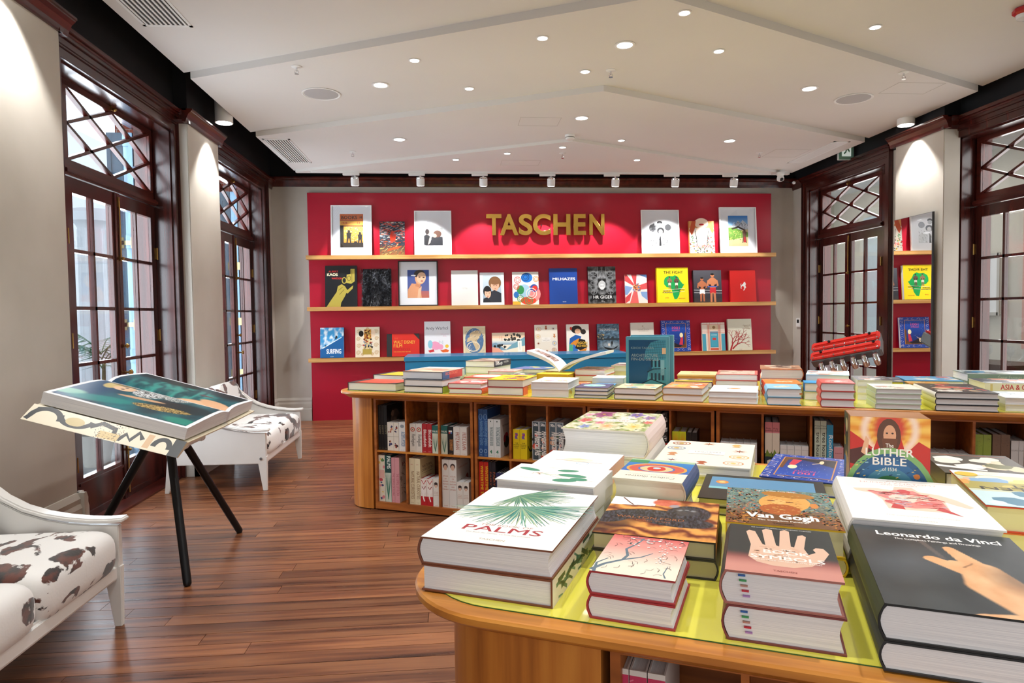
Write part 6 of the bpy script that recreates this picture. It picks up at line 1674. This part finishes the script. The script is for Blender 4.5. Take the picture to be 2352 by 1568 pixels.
pile(.64, 5.06, -4, .28, .33, [.09], [('navy book with a yellow lining behind the green stack', '#28324a', cov('#5a6070', ['#8a8f8a', '#c9c4b0', '#3a4458', '#a89a80'], 10, .16, seed=32), dict(fore='#dcd65a'))])
pile(.935, 4.955, 2, .24, .16, [.088], [('orange brown book with cream pages behind the wide brown stack', '#b4742c', cov('#c98a3c', ['#e9d9a0', '#8fae5a', '#7a4a22', '#e3c46a'], 12, .14, seed=33), dict(fore='#e2d6a0', flip=True))])
pile(.955, 5.18, 1, .34, .34, [.088], [('blue covered book at the back by the mirror', '#3a86b8', cov('#4f98c8', ['#cfe0e8', '#8a9a8c', '#c94a40', '#e3ded0'], 12, .12, seed=34, box=(.3, .2, .95, .9)), dict())])
AS = lambda a: a.r(0, 0, 1, 1, '#e9e4d4').t('ASIA & OCEANIA', .36, .80, .145, '#c22e44', al='L', rot=-pi / 2, bold=.015, width=.66)
def side_book(label, u, v, z, w, d, h, cover, art, spine, ang=0, sc='#e9e4d4', fore=None):
    """lies with its spine towards the viewer"""
    M = TB(u, v, z, ang) @ T3(0, d, 0) @ RZ(-pi / 2)
    return book(label, M @ T3(d, 0, 0) @ Matrix.Identity(4) if False else TB(u, v, z, ang) @ T3(w, 0, 0) @ RZ(pi / 2), d, w, h, cover, art, spine, fore=fore)
z = ZT
for k, (h, lb_) in enumerate(((.045, 'cream spined travel book under the red lettered one at the frame edge'), (.062, 'cream travel book with red spine lettering at the frame edge'))):
    side_book(lb_, 1.335, 4.90, z, .42, .31, h, '#e6e0ca', cov('#4a4e58', ['#d98a70', '#c9d0d4', '#2f3440'], 10, .16, seed=35) if k else None, (lambda a: a.r(0, 0, 1, 1, '#e9e5d6').t('ASIA & OCEANIA', .34, .80, .082, '#c22e44', al='L', rot=-pi / 2, bold=.015, width=.62).r(.1, .90, .9, .93, '#d9c88a')) if k else (lambda a: a.r(0, 0, 1, 1, '#ddd8bc').r(.0, .0, .2, 1, '#6a6a60')), 2, fore='#e4e2c4')
    z += h + .0006
z = ZT
for k, (h, lb_) in enumerate(((.075, 'grey green book under the escapes volume at the back of the table'), (.054, 'grey green travel book with pale spine lettering at the back of the table'))):
    side_book(lb_, 1.345, 5.30, z, .46, .31, h, '#7d948a', cov('#b9c4c4', ['#4a5a60', '#2f86b4', '#8a9a84', '#d9dfe0', '#3a3f44'], 12, .14, seed=36, box=(.1, .05, .9, .95)) if k else None, (lambda a: a.r(0, 0, 1, 1, '#8aa398').t('Great Escapes Asia', .34, .62, .06, '#b9ccc0', al='L', rot=-pi / 2, bold=.01, width=.4)) if k else (lambda a: a.r(0, 0, 1, 1, '#8a9a84')), 3)
    z += h + .0006

# ================================================================== books in the bins
def which(label, i, n):
    """tells a run of like spines apart by their order"""
    if n == 1:
        return label
    w = ('left', 'right')[i] if n == 2 else ('leftmost', 'middle', 'rightmost')[i] if n == 3 else ORD[i] + ' from left'
    for k in ('two', 'three', 'five'):
        if 'one of ' + k in label:
            return label.replace('one of ' + k, w + ' of ' + k)
    return label + ', ' + w + (' one' if n < 4 else '')
def sb(us, h, zb, cover, spine, label, group=None, d=.24, art=None):
    """spine-out books between the edges us"""
    for i in range(len(us) - 1):
        t = us[i + 1] - us[i] - .0015
        o = EU * us[i] + EV * 4.415 + Vector((0, 0, zb))
        book(which(label, i, len(us) - 1), axes(o, tuple(EV), (0, 0, 1), tuple(EU)), d, h, t, cover, art if i == len(us) - 2 else None, spine, group)
ZU, ZL = .4665, .0645
def vt(bg, txt, tc, y=.5, width=.6, top=None, size=.12, foot=True, bold=.01):
    def f(a):
        a.r(0, 0, 1, 1, bg)
        if top:
            top(a)
        if txt:
            a.t(txt, .34, y, .62 * a.w / a.h, tc, rot=-pi / 2, bold=bold, width=width)
        if foot:
            a.t('TASCHEN', .5, .03, .018, tc, width=.55)
    return f
def lines(bg, rows, tc, top=None, y0=.6):
    def f(a):
        a.r(0, 0, 1, 1, bg)
        if top:
            top(a)
        for k, r_ in enumerate(rows):
            a.t(r_, .5, y0 - .055 * k, .03, tc, width=min(.85, .14 * len(r_)), bold=.01)
        a.t('TASCHEN', .5, .03, .018, tc, width=.55)
    return f
leafy = lambda a: [a.l([(.5, .05), (.5 + .4 * s, .45 + .06 * k)], .012, c, .3) for k, c in enumerate(('#2f6b5c', '#4a8a74', '#1c4a40', '#3a7a66')) for s in (-1, -.4, .4, 1)]
sb([-2.748, -2.722, -2.697, -2.668], .346, ZU, '#1b1b1d', vt('#1d1d1f', 'EGYPT', '#8a8468', .45, .2), 'tall black egypt spine, one of three in the first upper bin', 'black spines in the first bin', art=lambda a: a.r(0, 0, 1, 1, '#161617').e(.55, .62, .3, .26, '#5a4a42').blobs(6, (.35, .5, .75, .8), .08, ['#7a6656', '#3a322c']))
def figs(a):
    a.r(0, 0, 1, 1, '#e0d9cc')
    for y in (.62, .1):
        a.blobs(6, (.25, y + .02, .75, y + .26), .05, ['#8a3a2c', '#2c2a34', '#c98a6a', '#4a4a70'])
    a.l([(0, .5), (1, .5)], .01, '#8a8478')
sb([-2.667, -2.612, -2.567], .217, ZU, '#ddd6c8', figs, 'small cream spine with painted figures in the first upper bin', 'figure painted spines', d=.17)
sb([-2.566, -2.508], .222, ZU, '#dcdcda', vt('#dfe0de', 'ALCHEMY & MYSTICISM', '#5a7a9c', .42, .5, lambda a: a.e(.5, .86, .3, .06, '#8a949c')), 'small white spine with blue lettering in the first upper bin', d=.17)
rosette = lambda a: a.e(.5, .8, .38, .08, '#b8443c').e(.5, .8, .24, .05, '#e9dcc8').e(.5, .8, .12, .025, '#5a6a3a')
sb([-2.472, -2.42, -2.368], .215, ZU, '#dcd8d0', vt('#dedad2', 'Florilegium', '#5a5a58', .42, .42, rosette), 'grey white spine with a red rosette, one of two in the second upper bin', 'rosette spines', d=.17)
sb([-2.367, -2.327, -2.284], .218, ZU, '#a8242c', vt('#b02a32', 'Blossfeldt', '#f0e6e2', .5, .6, bold=.02), 'dark red spine with white lettering, one of two in the second upper bin', 'dark red spines', d=.17)
palmt = vt('#2a6a66', None, '#e6e6d8', top=lambda a: [a.r(0, 0, 1, .72, '#d3dccb'), leafy(a), a.t('PALMS', .5, .76, .07, '#e6efe4', width=.85, bold=.02)])
sb([-2.282, -2.232], .209, ZU, '#2a6a66', palmt, 'teal spine with a green palm, last in the second upper bin', d=.17)
sb([-2.209, -2.155], .212, ZU, '#2a6a66', palmt, 'teal spine with a green palm, first in the third upper bin', d=.17)
sb([-2.154, -2.108], .208, ZU, '#202226', vt('#222428', 'THE HUMAN BODY', '#c98a4a', .34, .4, lambda a: a.r(.2, .74, .8, .86, '#e6e6e2').r(.5, .74, .8, .80, '#3f6fae').r(.2, .74, .5, .80, '#c2382c')), 'black spine with orange lettering in the third upper bin', d=.17)
sb([-2.107, -2.054, -1.998], .207, ZU, '#dedbd6', vt('#e0ddd8', 'FRITZ KAHN', '#a85a48', .5, .62), 'pale spine with red capital lettering, one of two in the third upper bin', 'pale red lettered spines', d=.17)
def flor(a):
    a.r(0, 0, 1, 1, '#e3dccb')
    a.blobs(14, (.1, .05, .9, .95), .045, ['#c2485a', '#d98a94', '#5f8a5a', '#3a4a7a', '#e0c46a', '#e9e0d0']).r(.1, .5, .9, .68, '#e0b4ac')
sb([-2.750, -2.695], .362, ZL, '#e3dccb', flor, 'tall floral spine in the first lower bin')
sb([-2.694, -2.640], .365, ZL, '#1f4a48', vt('#1f4a48', 'PALMS', '#dfe6de', .84, .26, lambda a: [a.r(0, 0, 1, .62, '#c3cdbf'), leafy(a)], bold=.02), 'tall dark teal spine with a pineapple palm in the first lower bin')
sb([-2.638, -2.610, -2.568], .348, ZL, '#c98a92', vt('#cf949a', 'THE TEMPLE OF FLORA', '#a85a68', .4, .5), 'tall dusty pink spine, one of two in the first lower bin', 'dusty pink spines', art=cov('#c4b9ae', ['#8a7d72'], 3, .1, 'PAL', '#8a5a5a', seed=40))
sb([-2.483, -2.437, -2.388], .352, ZL, '#dfd4b0', vt('#e3d9b8', 'NATURAL CURIOSITIES', '#8a6a48', .42, .6, lambda a: a.t('SEBA', .5, .86, .02, '#b8604a')), 'tall cream spine with brown lettering, one of two in the second lower bin', 'tall cream spines', art=lambda a: a.r(0, 0, 1, 1, '#dccf9e').t('NATURAL', .5, .78, .06, '#6a3a24', width=.7).t('CURIOSITIES', .5, .70, .06, '#6a3a24', width=.8).l([(.15, .66), (.85, .66)], .006, '#6a3a24').blobs(5, (.2, .1, .8, .5), .08, ['#7a5a3a', '#a8884a']))
def redw(a):
    a.r(0, 0, 1, 1, '#e9e0d8').r(0, 0, 1, .34, '#b8242c').e(.45, .55, .38, .12, '#efe9e4').l([(.1, .95), (.5, .8), (.9, .95)], .03, '#b8242c').l([(.2, .7), (.5, .6), (.8, .72)], .03, '#8a1c24').l([(.5, .6), (.4, .3), (.6, .15)], .05, '#efe9e4')
sb([-2.387, -2.335, -2.284], .203, ZL, '#b8242c', redw, 'small red and white spine with a vein drawing in the second lower bin', 'red vein spines', d=.17)
head = lambda a: a.e(.5, .78, .34, .085, '#8a7a74').e(.5, .74, .22, .07, '#d9b8a4').e(.5, .82, .3, .05, '#3a3030')
sb([-2.283, -2.234], .211, ZL, '#dedbd4', lines('#e0ddd6', ['ATLAS', 'HUMAN', 'ANATOMY'], '#b4785f', head, .5), 'small white spine with a head drawing in the second lower bin', d=.17)
sb([-2.206, -2.148, -2.086], .362, ZL, '#dddcd8', lines('#dfdeda', ['ATLAS', 'OF', 'HUMAN', 'ANATOMY', 'AND', 'SURGERY'], '#b4705c', lambda a: a.e(.5, .86, .34, .06, '#4a3c3a').e(.5, .83, .24, .055, '#d2b09c'), .64), 'tall white spine with a head drawing, one of two in the third lower bin', 'tall anatomy spines', art=lambda a: a.r(0, 0, 1, 1, '#d6d2cc').blobs(5, (.3, .1, .8, .55), .1, ['#a8584a', '#5a342c']).t('HUMAN ANATOMY', .5, .8, .04, '#b4785f', width=.7))
sb([-2.085, -2.036, -1.988], .201, ZL, '#dedbd4', lines('#e0ddd6', ['ATLAS', 'HUMAN', 'ANATOMY'], '#b4785f', head, .5), 'small white spine with a head drawing, one of two in the third lower bin', 'small anatomy spines', d=.17)
def autos(a):
    a.r(0, 0, 1, 1, '#2a5a9c').ring(.5, .84, .34, .06, .01, '#7fa8d4', 14).t('Automobile Design Graphics', .36, .5, .09, '#7fb0dc', rot=-pi / 2, width=.52).ring(.5, .12, .3, .04, .01, '#9cc0e0', 10).t('TASCHEN', .5, .03, .014, '#cfe0ee', width=.5)
sb([-1.905, -1.868, -1.832], .346, ZU, '#24508c', autos, 'tall blue spine, one of two in the fourth upper bin', 'tall blue spines', d=.26)
sb([-1.831, -1.785, -1.732], .277, ZU, '#d6dee0', vt('#d9e1e3', 'THE PACKAGE DESIGN BOOK', '#5a7a80', .55, .5, lambda a: a.t('4', .5, .1, .09, '#1f7a5a', bold=.04).e(.5, .94, .1, .02, '#3a4a4a')), 'white spine with a green 4, one of two in the fourth upper bin', 'white spines numbered four', art=lambda a: a.r(0, 0, 1, 1, '#dbe0e0').t('THE PACKAGE', .5, .78, .05, '#4a5a58', width=.7).e(.5, .5, .16, .1, '#c23a4a').e(.5, .35, .22, .16, '#2a3a34').e(.35, .45, .1, .1, '#a83a44'))
def pack(a):
    a.r(0, 0, 1, 1, '#e3cb18').p([(.3, .88), (.7, .88), (.75, .8), (.6, .76), (.72, .68), (.3, .68), (.26, .76), (.36, .8)], '#7a5aa8').r(.34, .8, .66, .84, '#c23a5a')
    for k, r_ in enumerate(('THE', 'PACKAGE', 'DESIGN', 'BOOK')):
        a.t(r_, .5, .52 - .055 * k, .036, '#2a2410', bold=.02, width=.2 + .09 * len(r_))
sb([-1.637, -1.585, -1.53], .211, ZU, '#e0c816', pack, 'yellow spine with a purple emblem, one of two in the fifth upper bin', 'yellow spines', d=.17, art=lambda a: a.r(0, 0, 1, 1, '#e3cb18').t('THE', .5, .78, .05, '#2a2410', bold=.02).t('PACKAGE', .5, .7, .05, '#2a2410', bold=.02).t('DESIGN', .5, .62, .05, '#2a2410', bold=.02).t('BOOK', .5, .54, .05, '#2a2410', bold=.02).ring(.5, .5, .34, .28, .06, '#2c2810', 14, 3.4, 5.6))
def decade(txt, bg):
    def f(a):
        a.r(0, 0, 1, 1, '#b4bcc2').r(.1, .02, .9, .98, bg).t(txt, .5, .88, .075, '#f0f2f2', bold=.03, width=.6).blobs(9, (.15, .08, .85, .7), .06, ['#c2483a', '#d9a88a', '#2a2a2e', '#3f5a4a']).t('All-American Ads', .36, .44, .2, '#f2f2ee', rot=-pi / 2, bold=.012, width=.62)
    return f
sb([-1.492, -1.440], .275, ZU, '#9aa4ac', decade("50s", '#3a4a54'), 'grey fifties spine, left of two in the fifth upper bin', d=.22)
sb([-1.438, -1.388], .276, ZU, '#9aa4ac', decade("50s", '#3a4a54'), 'grey fifties spine, right of two in the fifth upper bin', d=.22)
sb([-1.366, -1.316, -1.262], .275, ZU, '#8a96a0', decade("90s", '#5a6c7a'), 'blue grey nineties spine, one of two in the sixth upper bin', 'nineties spines', d=.22)
sb([-1.905, -1.868, -1.831], .364, ZL, '#b02020', vt('#c22a22', 'WINTERTIME TALES', '#e3b52a', .55, .74, bold=.03), 'tall red spine with yellow lettering, one of two in the fourth lower bin', 'tall red spines')
sb([-1.829, -1.805, -1.775], .366, ZL, '#1c1e26', vt('#20222c', 'FAIRY TALES', '#a8563a', .5, .6), 'tall black spine with red lettering, one of two in the fourth lower bin', 'tall black spines')
sb([-1.772, -1.755, -1.736, -1.717, -1.699, -1.674], .290, ZL, '#23284c', vt('#2a3060', None, '#8a90b8'), 'thin navy spine, one of five in the fourth lower bin', 'thin navy spines', d=.2)
sb([-1.05, -.99, -.93, -.87], .20, ZU, '#7a6a5a', vt('#8a7a6a', None, '#d9cfc4'), 'low brown spine partly hidden behind the floral pile', 'low brown spines', d=.17)
film = lambda a: a.r(0, 0, 1, 1, '#1a1a1c').sp(50, (0, .5, 1, 1), .02, ['#d9d9d6', '#5a5a5c', '#9a9a98'], 0, 1.6).t('HORROR CINEMA', .55, .25, .2, '#c2302c', rot=-pi / 2, bold=.03, width=.42).t('FILM NOIR', .15, .25, .16, '#d9d0a8', rot=-pi / 2, bold=.02, width=.36)
sb([-.640, -.598], .363, ZU, '#1a1a1c', film, 'tall black and white film spine with red lettering, left of two', d=.26)
sb([-.594, -.552], .365, ZU, '#1a1a1c', film, 'tall black and white film spine with red lettering, right of two', d=.26)
hot = lambda a: a.img(lambda x, y: mixc(hx('#c9d42a'), hx('#d9481c'), ell(x, y, .5, .45, .55, .35, 0, .6)), 4, 12).t('HOT', .5, .5, .09, '#a8321c', bold=.02, width=.7)
sb([-.523, -.478, -.434], .252, ZU, '#b9b42a', hot, 'orange and yellow glowing spine, one of two beside the film spines', 'glowing orange spines', d=.2)
sb([-.432, -.398, -.364], .250, ZU, '#1c1c1e', lines('#1e1e20', ['BIG', 'SHOTS'], '#d9d9d6', None, .7), 'short black spine, one of two beside the orange glowing spines', 'short black spines', d=.2)
sb([-.220, -.168, -.126, -.082, -.041, .000], .198, ZU, '#d9d9da', lines('#dcdcdd', ['DESIGN'], '#8a8a8c', lambda a: a.p([(.2, .3), (.5, .42), (.85, .36), (.8, .22), (.5, .26)], '#b8343c').t('70', .5, .12, .07, '#c9a0a0'), .84), 'low white spine in the bin left of the cabin books', 'low white spines with a red mark', d=.17)
cab = lambda a: a.r(0, .8, 1, 1, '#d98a94').r(0, .42, 1, .8, '#dcd3c4').p([(0, .36), (.3, .5), (.7, .4), (1, .46), (1, .3), (0, .3)], '#6f8a3a').r(0, 0, 1, .36, '#1f3a46').t('CABINS', .36, .16, .3, '#efe9d8', rot=-pi / 2, bold=.03, width=.28).t('Philip', .5, .87, .03, '#5a2a34').t('Jodidio', .5, .83, .03, '#5a2a34')
sb([.046, .088, .132], .338, ZU, '#1f3a46', cab, 'tall spine with pink sky and dark hills, one of two beside the tree spines', 'cabin spines', d=.25)
sb([.134, .175, .216, .257, .297], .197, ZU, '#dededf', lines('#e0e0e1', ['DESIGN'], '#b0b0b2', None, .86), 'low plain white spine in the bin of the cabin books', 'low plain white spines', d=.17)
tree = vt('#c3d3c4', 'tree houses', '#1c2a26', .55, .5, lambda a: a.p([(0, .12), (.3, .22), (.6, .14), (1, .24), (1, .1), (0, .06)], '#1f4a38').t('Philip', .5, .9, .028, '#4a5a54').t('Jodidio', .5, .86, .028, '#4a5a54'), foot=False, bold=.015)
sb([.329, .362, .396], .359, ZU, '#b9c9ba', tree, 'tall pale green tree house spine, one of two', 'tree house spines', d=.25)
sb([.397, .434], .336, ZU, '#2f94c4', vt('#359ccb', 'Rooftops', '#f0f4f4', .55, .52, lambda a: a.r(0, 0, 1, .34, '#6a2a28'), bold=.015), 'bright blue spine with white lettering beside the tree house spines', d=.25)
sb([.436, .490], .202, ZU, '#cf8a94', lines('#d69aa2', ['PARIS'], '#7a2a38', lambda a: a.r(0, 0, 1, .6, '#e3d9cc'), .8), 'low pink spine beside the bright blue one', d=.17)
sb([.890, .945, .998, 1.048, 1.098, 1.138], .198, ZU, '#dcdcdc', lines('#dedede', ['ART'], '#b0b0b0', None, .86), 'low grey white spine in the bin left of the green spines', 'low grey white spines', d=.17)
sb([1.162, 1.200, 1.240], .317, ZU, '#8aa03a', vt('#93a83f', 'Great Escapes', '#e9efd4', .4, .4, lambda a: a.sp(10, (.15, .78, .85, .95), .012, ['#6a7a2c'], 0, 8), bold=.015), 'olive green travel spine, one of two', 'green travel spines', d=.24)
sb([1.244, 1.284, 1.328], .321, ZU, '#6a4f3c', vt('#745844', 'Great Escapes', '#e3d9cc', .4, .4, lambda a: a.sp(10, (.15, .78, .85, .95), .012, ['#4a3428'], 0, 8), bold=.015), 'brown travel spine, one of two', 'brown travel spines', d=.24)
sb([1.332, 1.368, 1.402], .289, ZU, '#cfcfd0', lines('#d3d3d4', ['ESCAPES'], '#8a8a8c', None, .8), 'pale grey spine beside the brown travel spines', 'pale grey spines', d=.2)
# ================================================================== lamps and ceiling fittings
def spot(name, loc, rot, power, size, blend, col=(1, .985, .96), r=.03):
    l = bpy.data.lights.new(name, 'SPOT')
    l.energy, l.spot_size, l.spot_blend, l.color, l.shadow_soft_size = power, R(size), blend, col, r
    o = bpy.data.objects.new(name, l)
    o.location, o.rotation_euler = loc, rot
    COL.objects.link(o)
    return o
DL_POWER = 95
def downlight(x, y, k, big, label, p=1.):
    z = ZS[k]
    r = .058 if big else .036
    d = thing('downlight', label, 'lamp', T3(x, y, z), 'recessed ceiling downlights')
    MB().lathe([(r, .0), (r * 1.35, -.001), (r * 1.38, -.004), (r * 1.05, -.006), (r, -.003)], 24).build('trim_ring', WHITEP, d, smooth=True)
    MB().lathe([(r * 1.0, -.0015), (r * 1.0, -.0045)], 24).build('diffuser', GLOW, d)
    spot('downlight_beam', (x, y, z - .03), (0, 0, 0), DL_POWER * p * (1.3 if big else .8) * 1.25, 104, .85, r=.05)
for x, y, k, b, w in ((3.153, 4.783, 1, 0, 'small round downlight on the nearest ceiling panel, right'),
        (-.291, 5.439, 2, 0, 'small downlight on the second ceiling panel, furthest left'), (.678, 4.961, 2, 0, 'small downlight on the second ceiling panel, left of its largest lamp'),
        (1.323, 5.055, 2, 1, 'largest round downlight in the middle of the second ceiling panel'), (1.594, 4.498, 2, 0, 'small downlight nearest the chevron point'),
        (2.095, 5.133, 2, 0, 'small downlight right of the largest lamp'), (-.625, 6.03, 2, 1, 'large downlight beside the round speaker on the left'),
        (.16, 6.085, 2, 0, 'small downlight between the left large lamp and the chevron edge'), (1.128, 5.619, 2, 0, 'small downlight beside the middle sprinkler'),
        (3.286, 5.945, 2, 1, 'large downlight beside the round speaker on the right'),
        (-.597, 7.645, 3, 1, 'large downlight on the third ceiling panel, left'), (1.316, 6.754, 3, 1, 'large downlight in the middle of the third ceiling panel'),
        (3.222, 7.576, 3, 1, 'large downlight on the third ceiling panel, right'), (1.941, 7.599, 3, 0, 'small downlight beside the smoke detector'),
        (.039, 8.446, 4, 0, 'small downlight on the last ceiling panel, leftmost'), (.661, 8.112, 4, 0, 'small downlight on the last ceiling panel, second from left'),
        (1.288, 7.798, 4, 0, 'small downlight on the last ceiling panel, at its point'), (2.35, 8.408, 4, 0, 'small downlight on the last ceiling panel, rightmost')):
    downlight(x, y, k, b, w, .35 if k == 4 else .8 if k == 3 else 1.)
for x, y, w in ((-1.0, 3.2, 'the near sofa'), (-.2, 1.3, 'the near table corner'), (.9, 2.6, 'the middle of the near table'), (1.6, 1.2, 'the aisle behind the near table'), (2.6, 3.0, 'the end of the near table')):
    downlight(x, y, 1, 1, 'recessed downlight on the nearest ceiling panel above ' + w, 1.15)
# surface cylinders washing the pillars
def cylinder_lamp(x, y, label, wall):
    d = thing('cylinder_lamp', label, 'lamp', T3(x, y, 3.47), 'white cylinder lamps on the black soffit')
    MB().lathe([(.085, 0), (.085, .27), (.09, .275), (.09, .53)], 24).build('housing', WHITEP, d, smooth=True)
    MB().lathe([(.074, -.004), (.074, .004)], 24).build('lens', GLOW, d)
    spot('cylinder_beam', (x, y, 3.455), (0, 0, 0), 190, 84, .45, r=.03)
cylinder_lamp(-2.30, 7.02, 'white cylinder lamp above the pillar between the garden doors', 1)
cylinder_lamp(4.86, 6.83, 'white cylinder lamp above the pillar with the mirror', -1)
cylinder_lamp(-2.30, 3.95, 'white cylinder lamp above the nearest left pillar', 1)
# track with spotlights on the red wall
tr = thing('light_track', 'thin white lighting track along the far ceiling edge', 'track', T3(-1.9, 9.17, 3.43))
MB().box(0, -.018, 0, 6.4, .018, .02).build('rail', WHITEP, tr)
for i, x in enumerate((-1.318, -.441, .414, 1.35, 2.253, 3.108, 3.957)):
    d = thing('track_spotlight', ('first', 'second', 'third', 'fourth', 'fifth', 'sixth', 'seventh')[i] + ' white track spotlight from the left above the red wall', 'lamp', T3(x, 9.17, 3.43), 'track spotlights')
    MB().box(-.16, -.017, -.035, .06, .017, 0).build('adapter', WHITEP, d, bevel=.004)
    MB().tube([(0, 0, -.03), (0, 0, -.07)], .012, 10).build('stem', CHROME, d)
    h = MB().lathe([(.055, 0), (.055, .10), (.05, .112), (.03, .118)], 22)
    hd = h.build('head', WHITEP, d, T3(0, .006, -.17) @ Matrix.Rotation(R(14), 4, 'X'), smooth=True)
    MB().lathe([(.056, .098), (.0565, .104), (.0565, .108), (.055, .112)], 22).build('band', CHROME, hd)
    MB().lathe([(.045, -.003), (.045, .004)], 20).build('lens', GLOW, hd)
    spot('track_beam', (x, 9.185, 3.245), (R(17), 0, 0), 150, 74, .3, r=.03)
# vents
def vent(x, y, k, sx, sy, label, n=9):
    z = ZS[k]
    d = thing('ceiling_vent', label, 'vent', T3(x, y, z), 'ceiling air vents')
    MB().box(-sx / 2, -sy / 2, -.004, sx / 2, -sy / 2 + .03, 0).box(-sx / 2, sy / 2 - .03, -.004, sx / 2, sy / 2, 0).box(-sx / 2, -sy / 2, -.004, -sx / 2 + .02, sy / 2, 0).box(sx / 2 - .02, -sy / 2, -.004, sx / 2, sy / 2, 0).build('frame', WHITEP, d)
    MB().box(-sx / 2 + .02, -sy / 2 + .03, -.002, sx / 2 - .02, sy / 2 - .03, -.0005).build('backing', mat('#3a3a38', .8, name='vent_dark'), d)
    me = MB().box(-.007, -sy / 2 + .03, -.006, .007, sy / 2 - .03, -.002).mesh('slat', WHITEP)
    for i in range(n):
        o = linked(bpy.data.objects.new('slat', me), d)
        o.location.x = -sx / 2 + .02 + (sx - .04) * (i + .5) / n
vent(-2.02, 4.55, 1, .34, 1.0, 'slatted air vent on the nearest ceiling panel, cut by the top edge')
vent(-1.96, 8.25, 3, .30, 1.16, 'slatted air vent on the third ceiling panel, left side')
vent(4.59, 8.12, 3, .20, 1.12, 'narrow slatted air vent on the third ceiling panel, right side')
# speakers, sprinklers, detectors
for x, y, s in ((-1.19, 6.29, 'left'), (3.88, 6.21, 'right')):
    d = thing('ceiling_speaker', 'round grey ceiling speaker on the %s of the second panel' % s, 'speaker', T3(x, y, ZS[2]), 'round ceiling speakers')
    MB().lathe([(.15, 0), (.172, -.001), (.174, -.006), (.163, -.008), (.16, -.004)], 32).build('rim', WHITEP, d, smooth=True)
    MB().lathe([(.162, -.003), (.12, -.0075), (.04, -.009)], 32).build('grille', mat('#b4b3b4', .7, name='speaker_mesh'), d, smooth=True)
for x, y, k, w in ((-1.257, 5.626, 2, 'by the left speaker'), (1.339, 5.579, 2, 'in the middle of the second panel'), (3.895, 5.508, 2, 'by the right speaker'), (-1.202, 8.226, 3, 'on the third panel by the left vent'), (3.838, 8.122, 3, 'on the third panel by the right vent'), (1.336, 8.092, 4, 'on the last panel')):
    d = thing('sprinkler', 'small chrome ceiling sprinkler ' + w, 'sprinkler', T3(x, y, ZS[k]), 'ceiling sprinklers')
    MB().lathe([(.04, 0), (.042, -.004), (.02, -.01)], 18).build('escutcheon', WHITEP, d, smooth=True)
    MB().tube([(0, 0, -.008), (0, 0, -.035)], .008, 8).tube([(-.012, 0, -.03), (-.016, 0, -.045), (0, 0, -.058)], .0025, 6).tube([(.012, 0, -.03), (.016, 0, -.045), (0, 0, -.058)], .0025, 6).lathe([(.018, -.06), (.018, -.057)], 10).build('head', CHROME, d)
d = thing('smoke_detector', 'round white smoke detector near the chevron point', 'detector', T3(1.307, 7.40, ZS[3]))
MB().lathe([(.055, 0), (.055, -.02), (.05, -.024), (.05, -.04), (.042, -.05), (.02, -.054)], 24).build('body', WHITEP, d, smooth=True)
MB().lathe([(.0515, -.026), (.0515, -.032)], 24).build('slot', BLACKMET, d)
d = thing('fire_alarm', 'red fire alarm beacon on the ceiling at the upper right edge', 'alarm', T3(4.02, 4.42, ZS[1]))
MB().lathe([(.06, 0), (.075, -.012), (.075, -.035), (.06, -.05)], 8).build('base', mat('#a81420', .35, name='alarm_red'), d)
MB().lathe([(.055, -.05), (.05, -.075), (.02, -.09)], 16).build('lens', mat('#d9d9dc', .15, name='alarm_lens'), d, smooth=True)
d = thing('security_camera', 'white dome security camera at the far right ceiling corner', 'camera', T3(4.62, 9.12, 3.45))
MB().lathe([(.055, 0), (.055, -.03), (.042, -.045), (.042, -.06)], 20).build('mount', WHITEP, d, smooth=True)
MB().lathe([(.042, -.055), (.05, -.075), (.048, -.11), (.02, -.125)], 20).build('body', WHITEP, d, smooth=True)
MB().sphere((0, -.03, -.10), .028).build('lens', BLACKMET, d, smooth=True)
d = thing('motion_sensor', 'small white dome sensor beside the security camera', 'sensor', T3(4.93, 9.33, 3.35))
MB().sphere((0, 0, 0), .024).build('dome', WHITEP, d, smooth=True)
MB().tube([(0, 0, 0), (.0, .30, .07)], .006, 8).build('arm', BLACKMET, d)
# exit sign
d = thing('exit_sign', 'small green running figure exit sign above the farther inner door', 'sign', T3(5.03, 8.22, 3.42))
MB().box(-.10, -.02, 0, .10, .02, .30).build('housing', mat('#c9ccc8', .5, name='sign_housing'), d, bevel=.004)
MB().box(-.10, -.0225, .0, .10, -.02, .30).build('face', mat('#e8f4ec', .4, emit=.6, name='lit_face'), d)
a = Art(.2, .3)
G_ = '#8fc2ae'
a.r(0, 0, 1, .14, G_).r(0, 0, .2, 1, G_).r(.82, 0, 1, 1, G_).e(.58, .8, .07, .05, G_).p([(.45, .45), (.5, .72), (.6, .72), (.62, .5), (.74, .38), (.7, .3), (.56, .42), (.5, .3), (.36, .22), (.32, .28), (.44, .36)], G_).l([(.36, .66), (.5, .7), (.68, .6)], .04, G_)
a.build('pictogram', d, axes((-.1, -.0232, 0), (1, 0, 0), (0, 0, 1), (0, -1, 0)))
MB().tube([(-.05, 0, .3), (-.05, 0, .58)], .006, 8).tube([(.05, 0, .3), (.05, 0, .58)], .006, 8).build('hanger', BLACKMET, d)
# thermostat and light switch
d = thing('thermostat', 'small white thermostat on the wall beside the farther inner door', 'thermostat', T3(5.155, 9.6, 1.25))
MB().box(-.01, -.06, 0, .015, .06, .13).build('body', WHITEP, d, bevel=.004)
MB().box(-.0115, -.03, .06, -.01, .03, .11).build('display', BLACKMET, d)
d = thing('light_switch', 'white light switch beside the farther garden door', 'switch', T3(-2.585, 9.62, 1.20))
MB().box(-.005, -.04, 0, .008, .04, .12).build('plate', WHITEP, d, bevel=.003)
MB().box(.008, -.015, .035, .012, .015, .085).build('rocker', WHITEP, d)
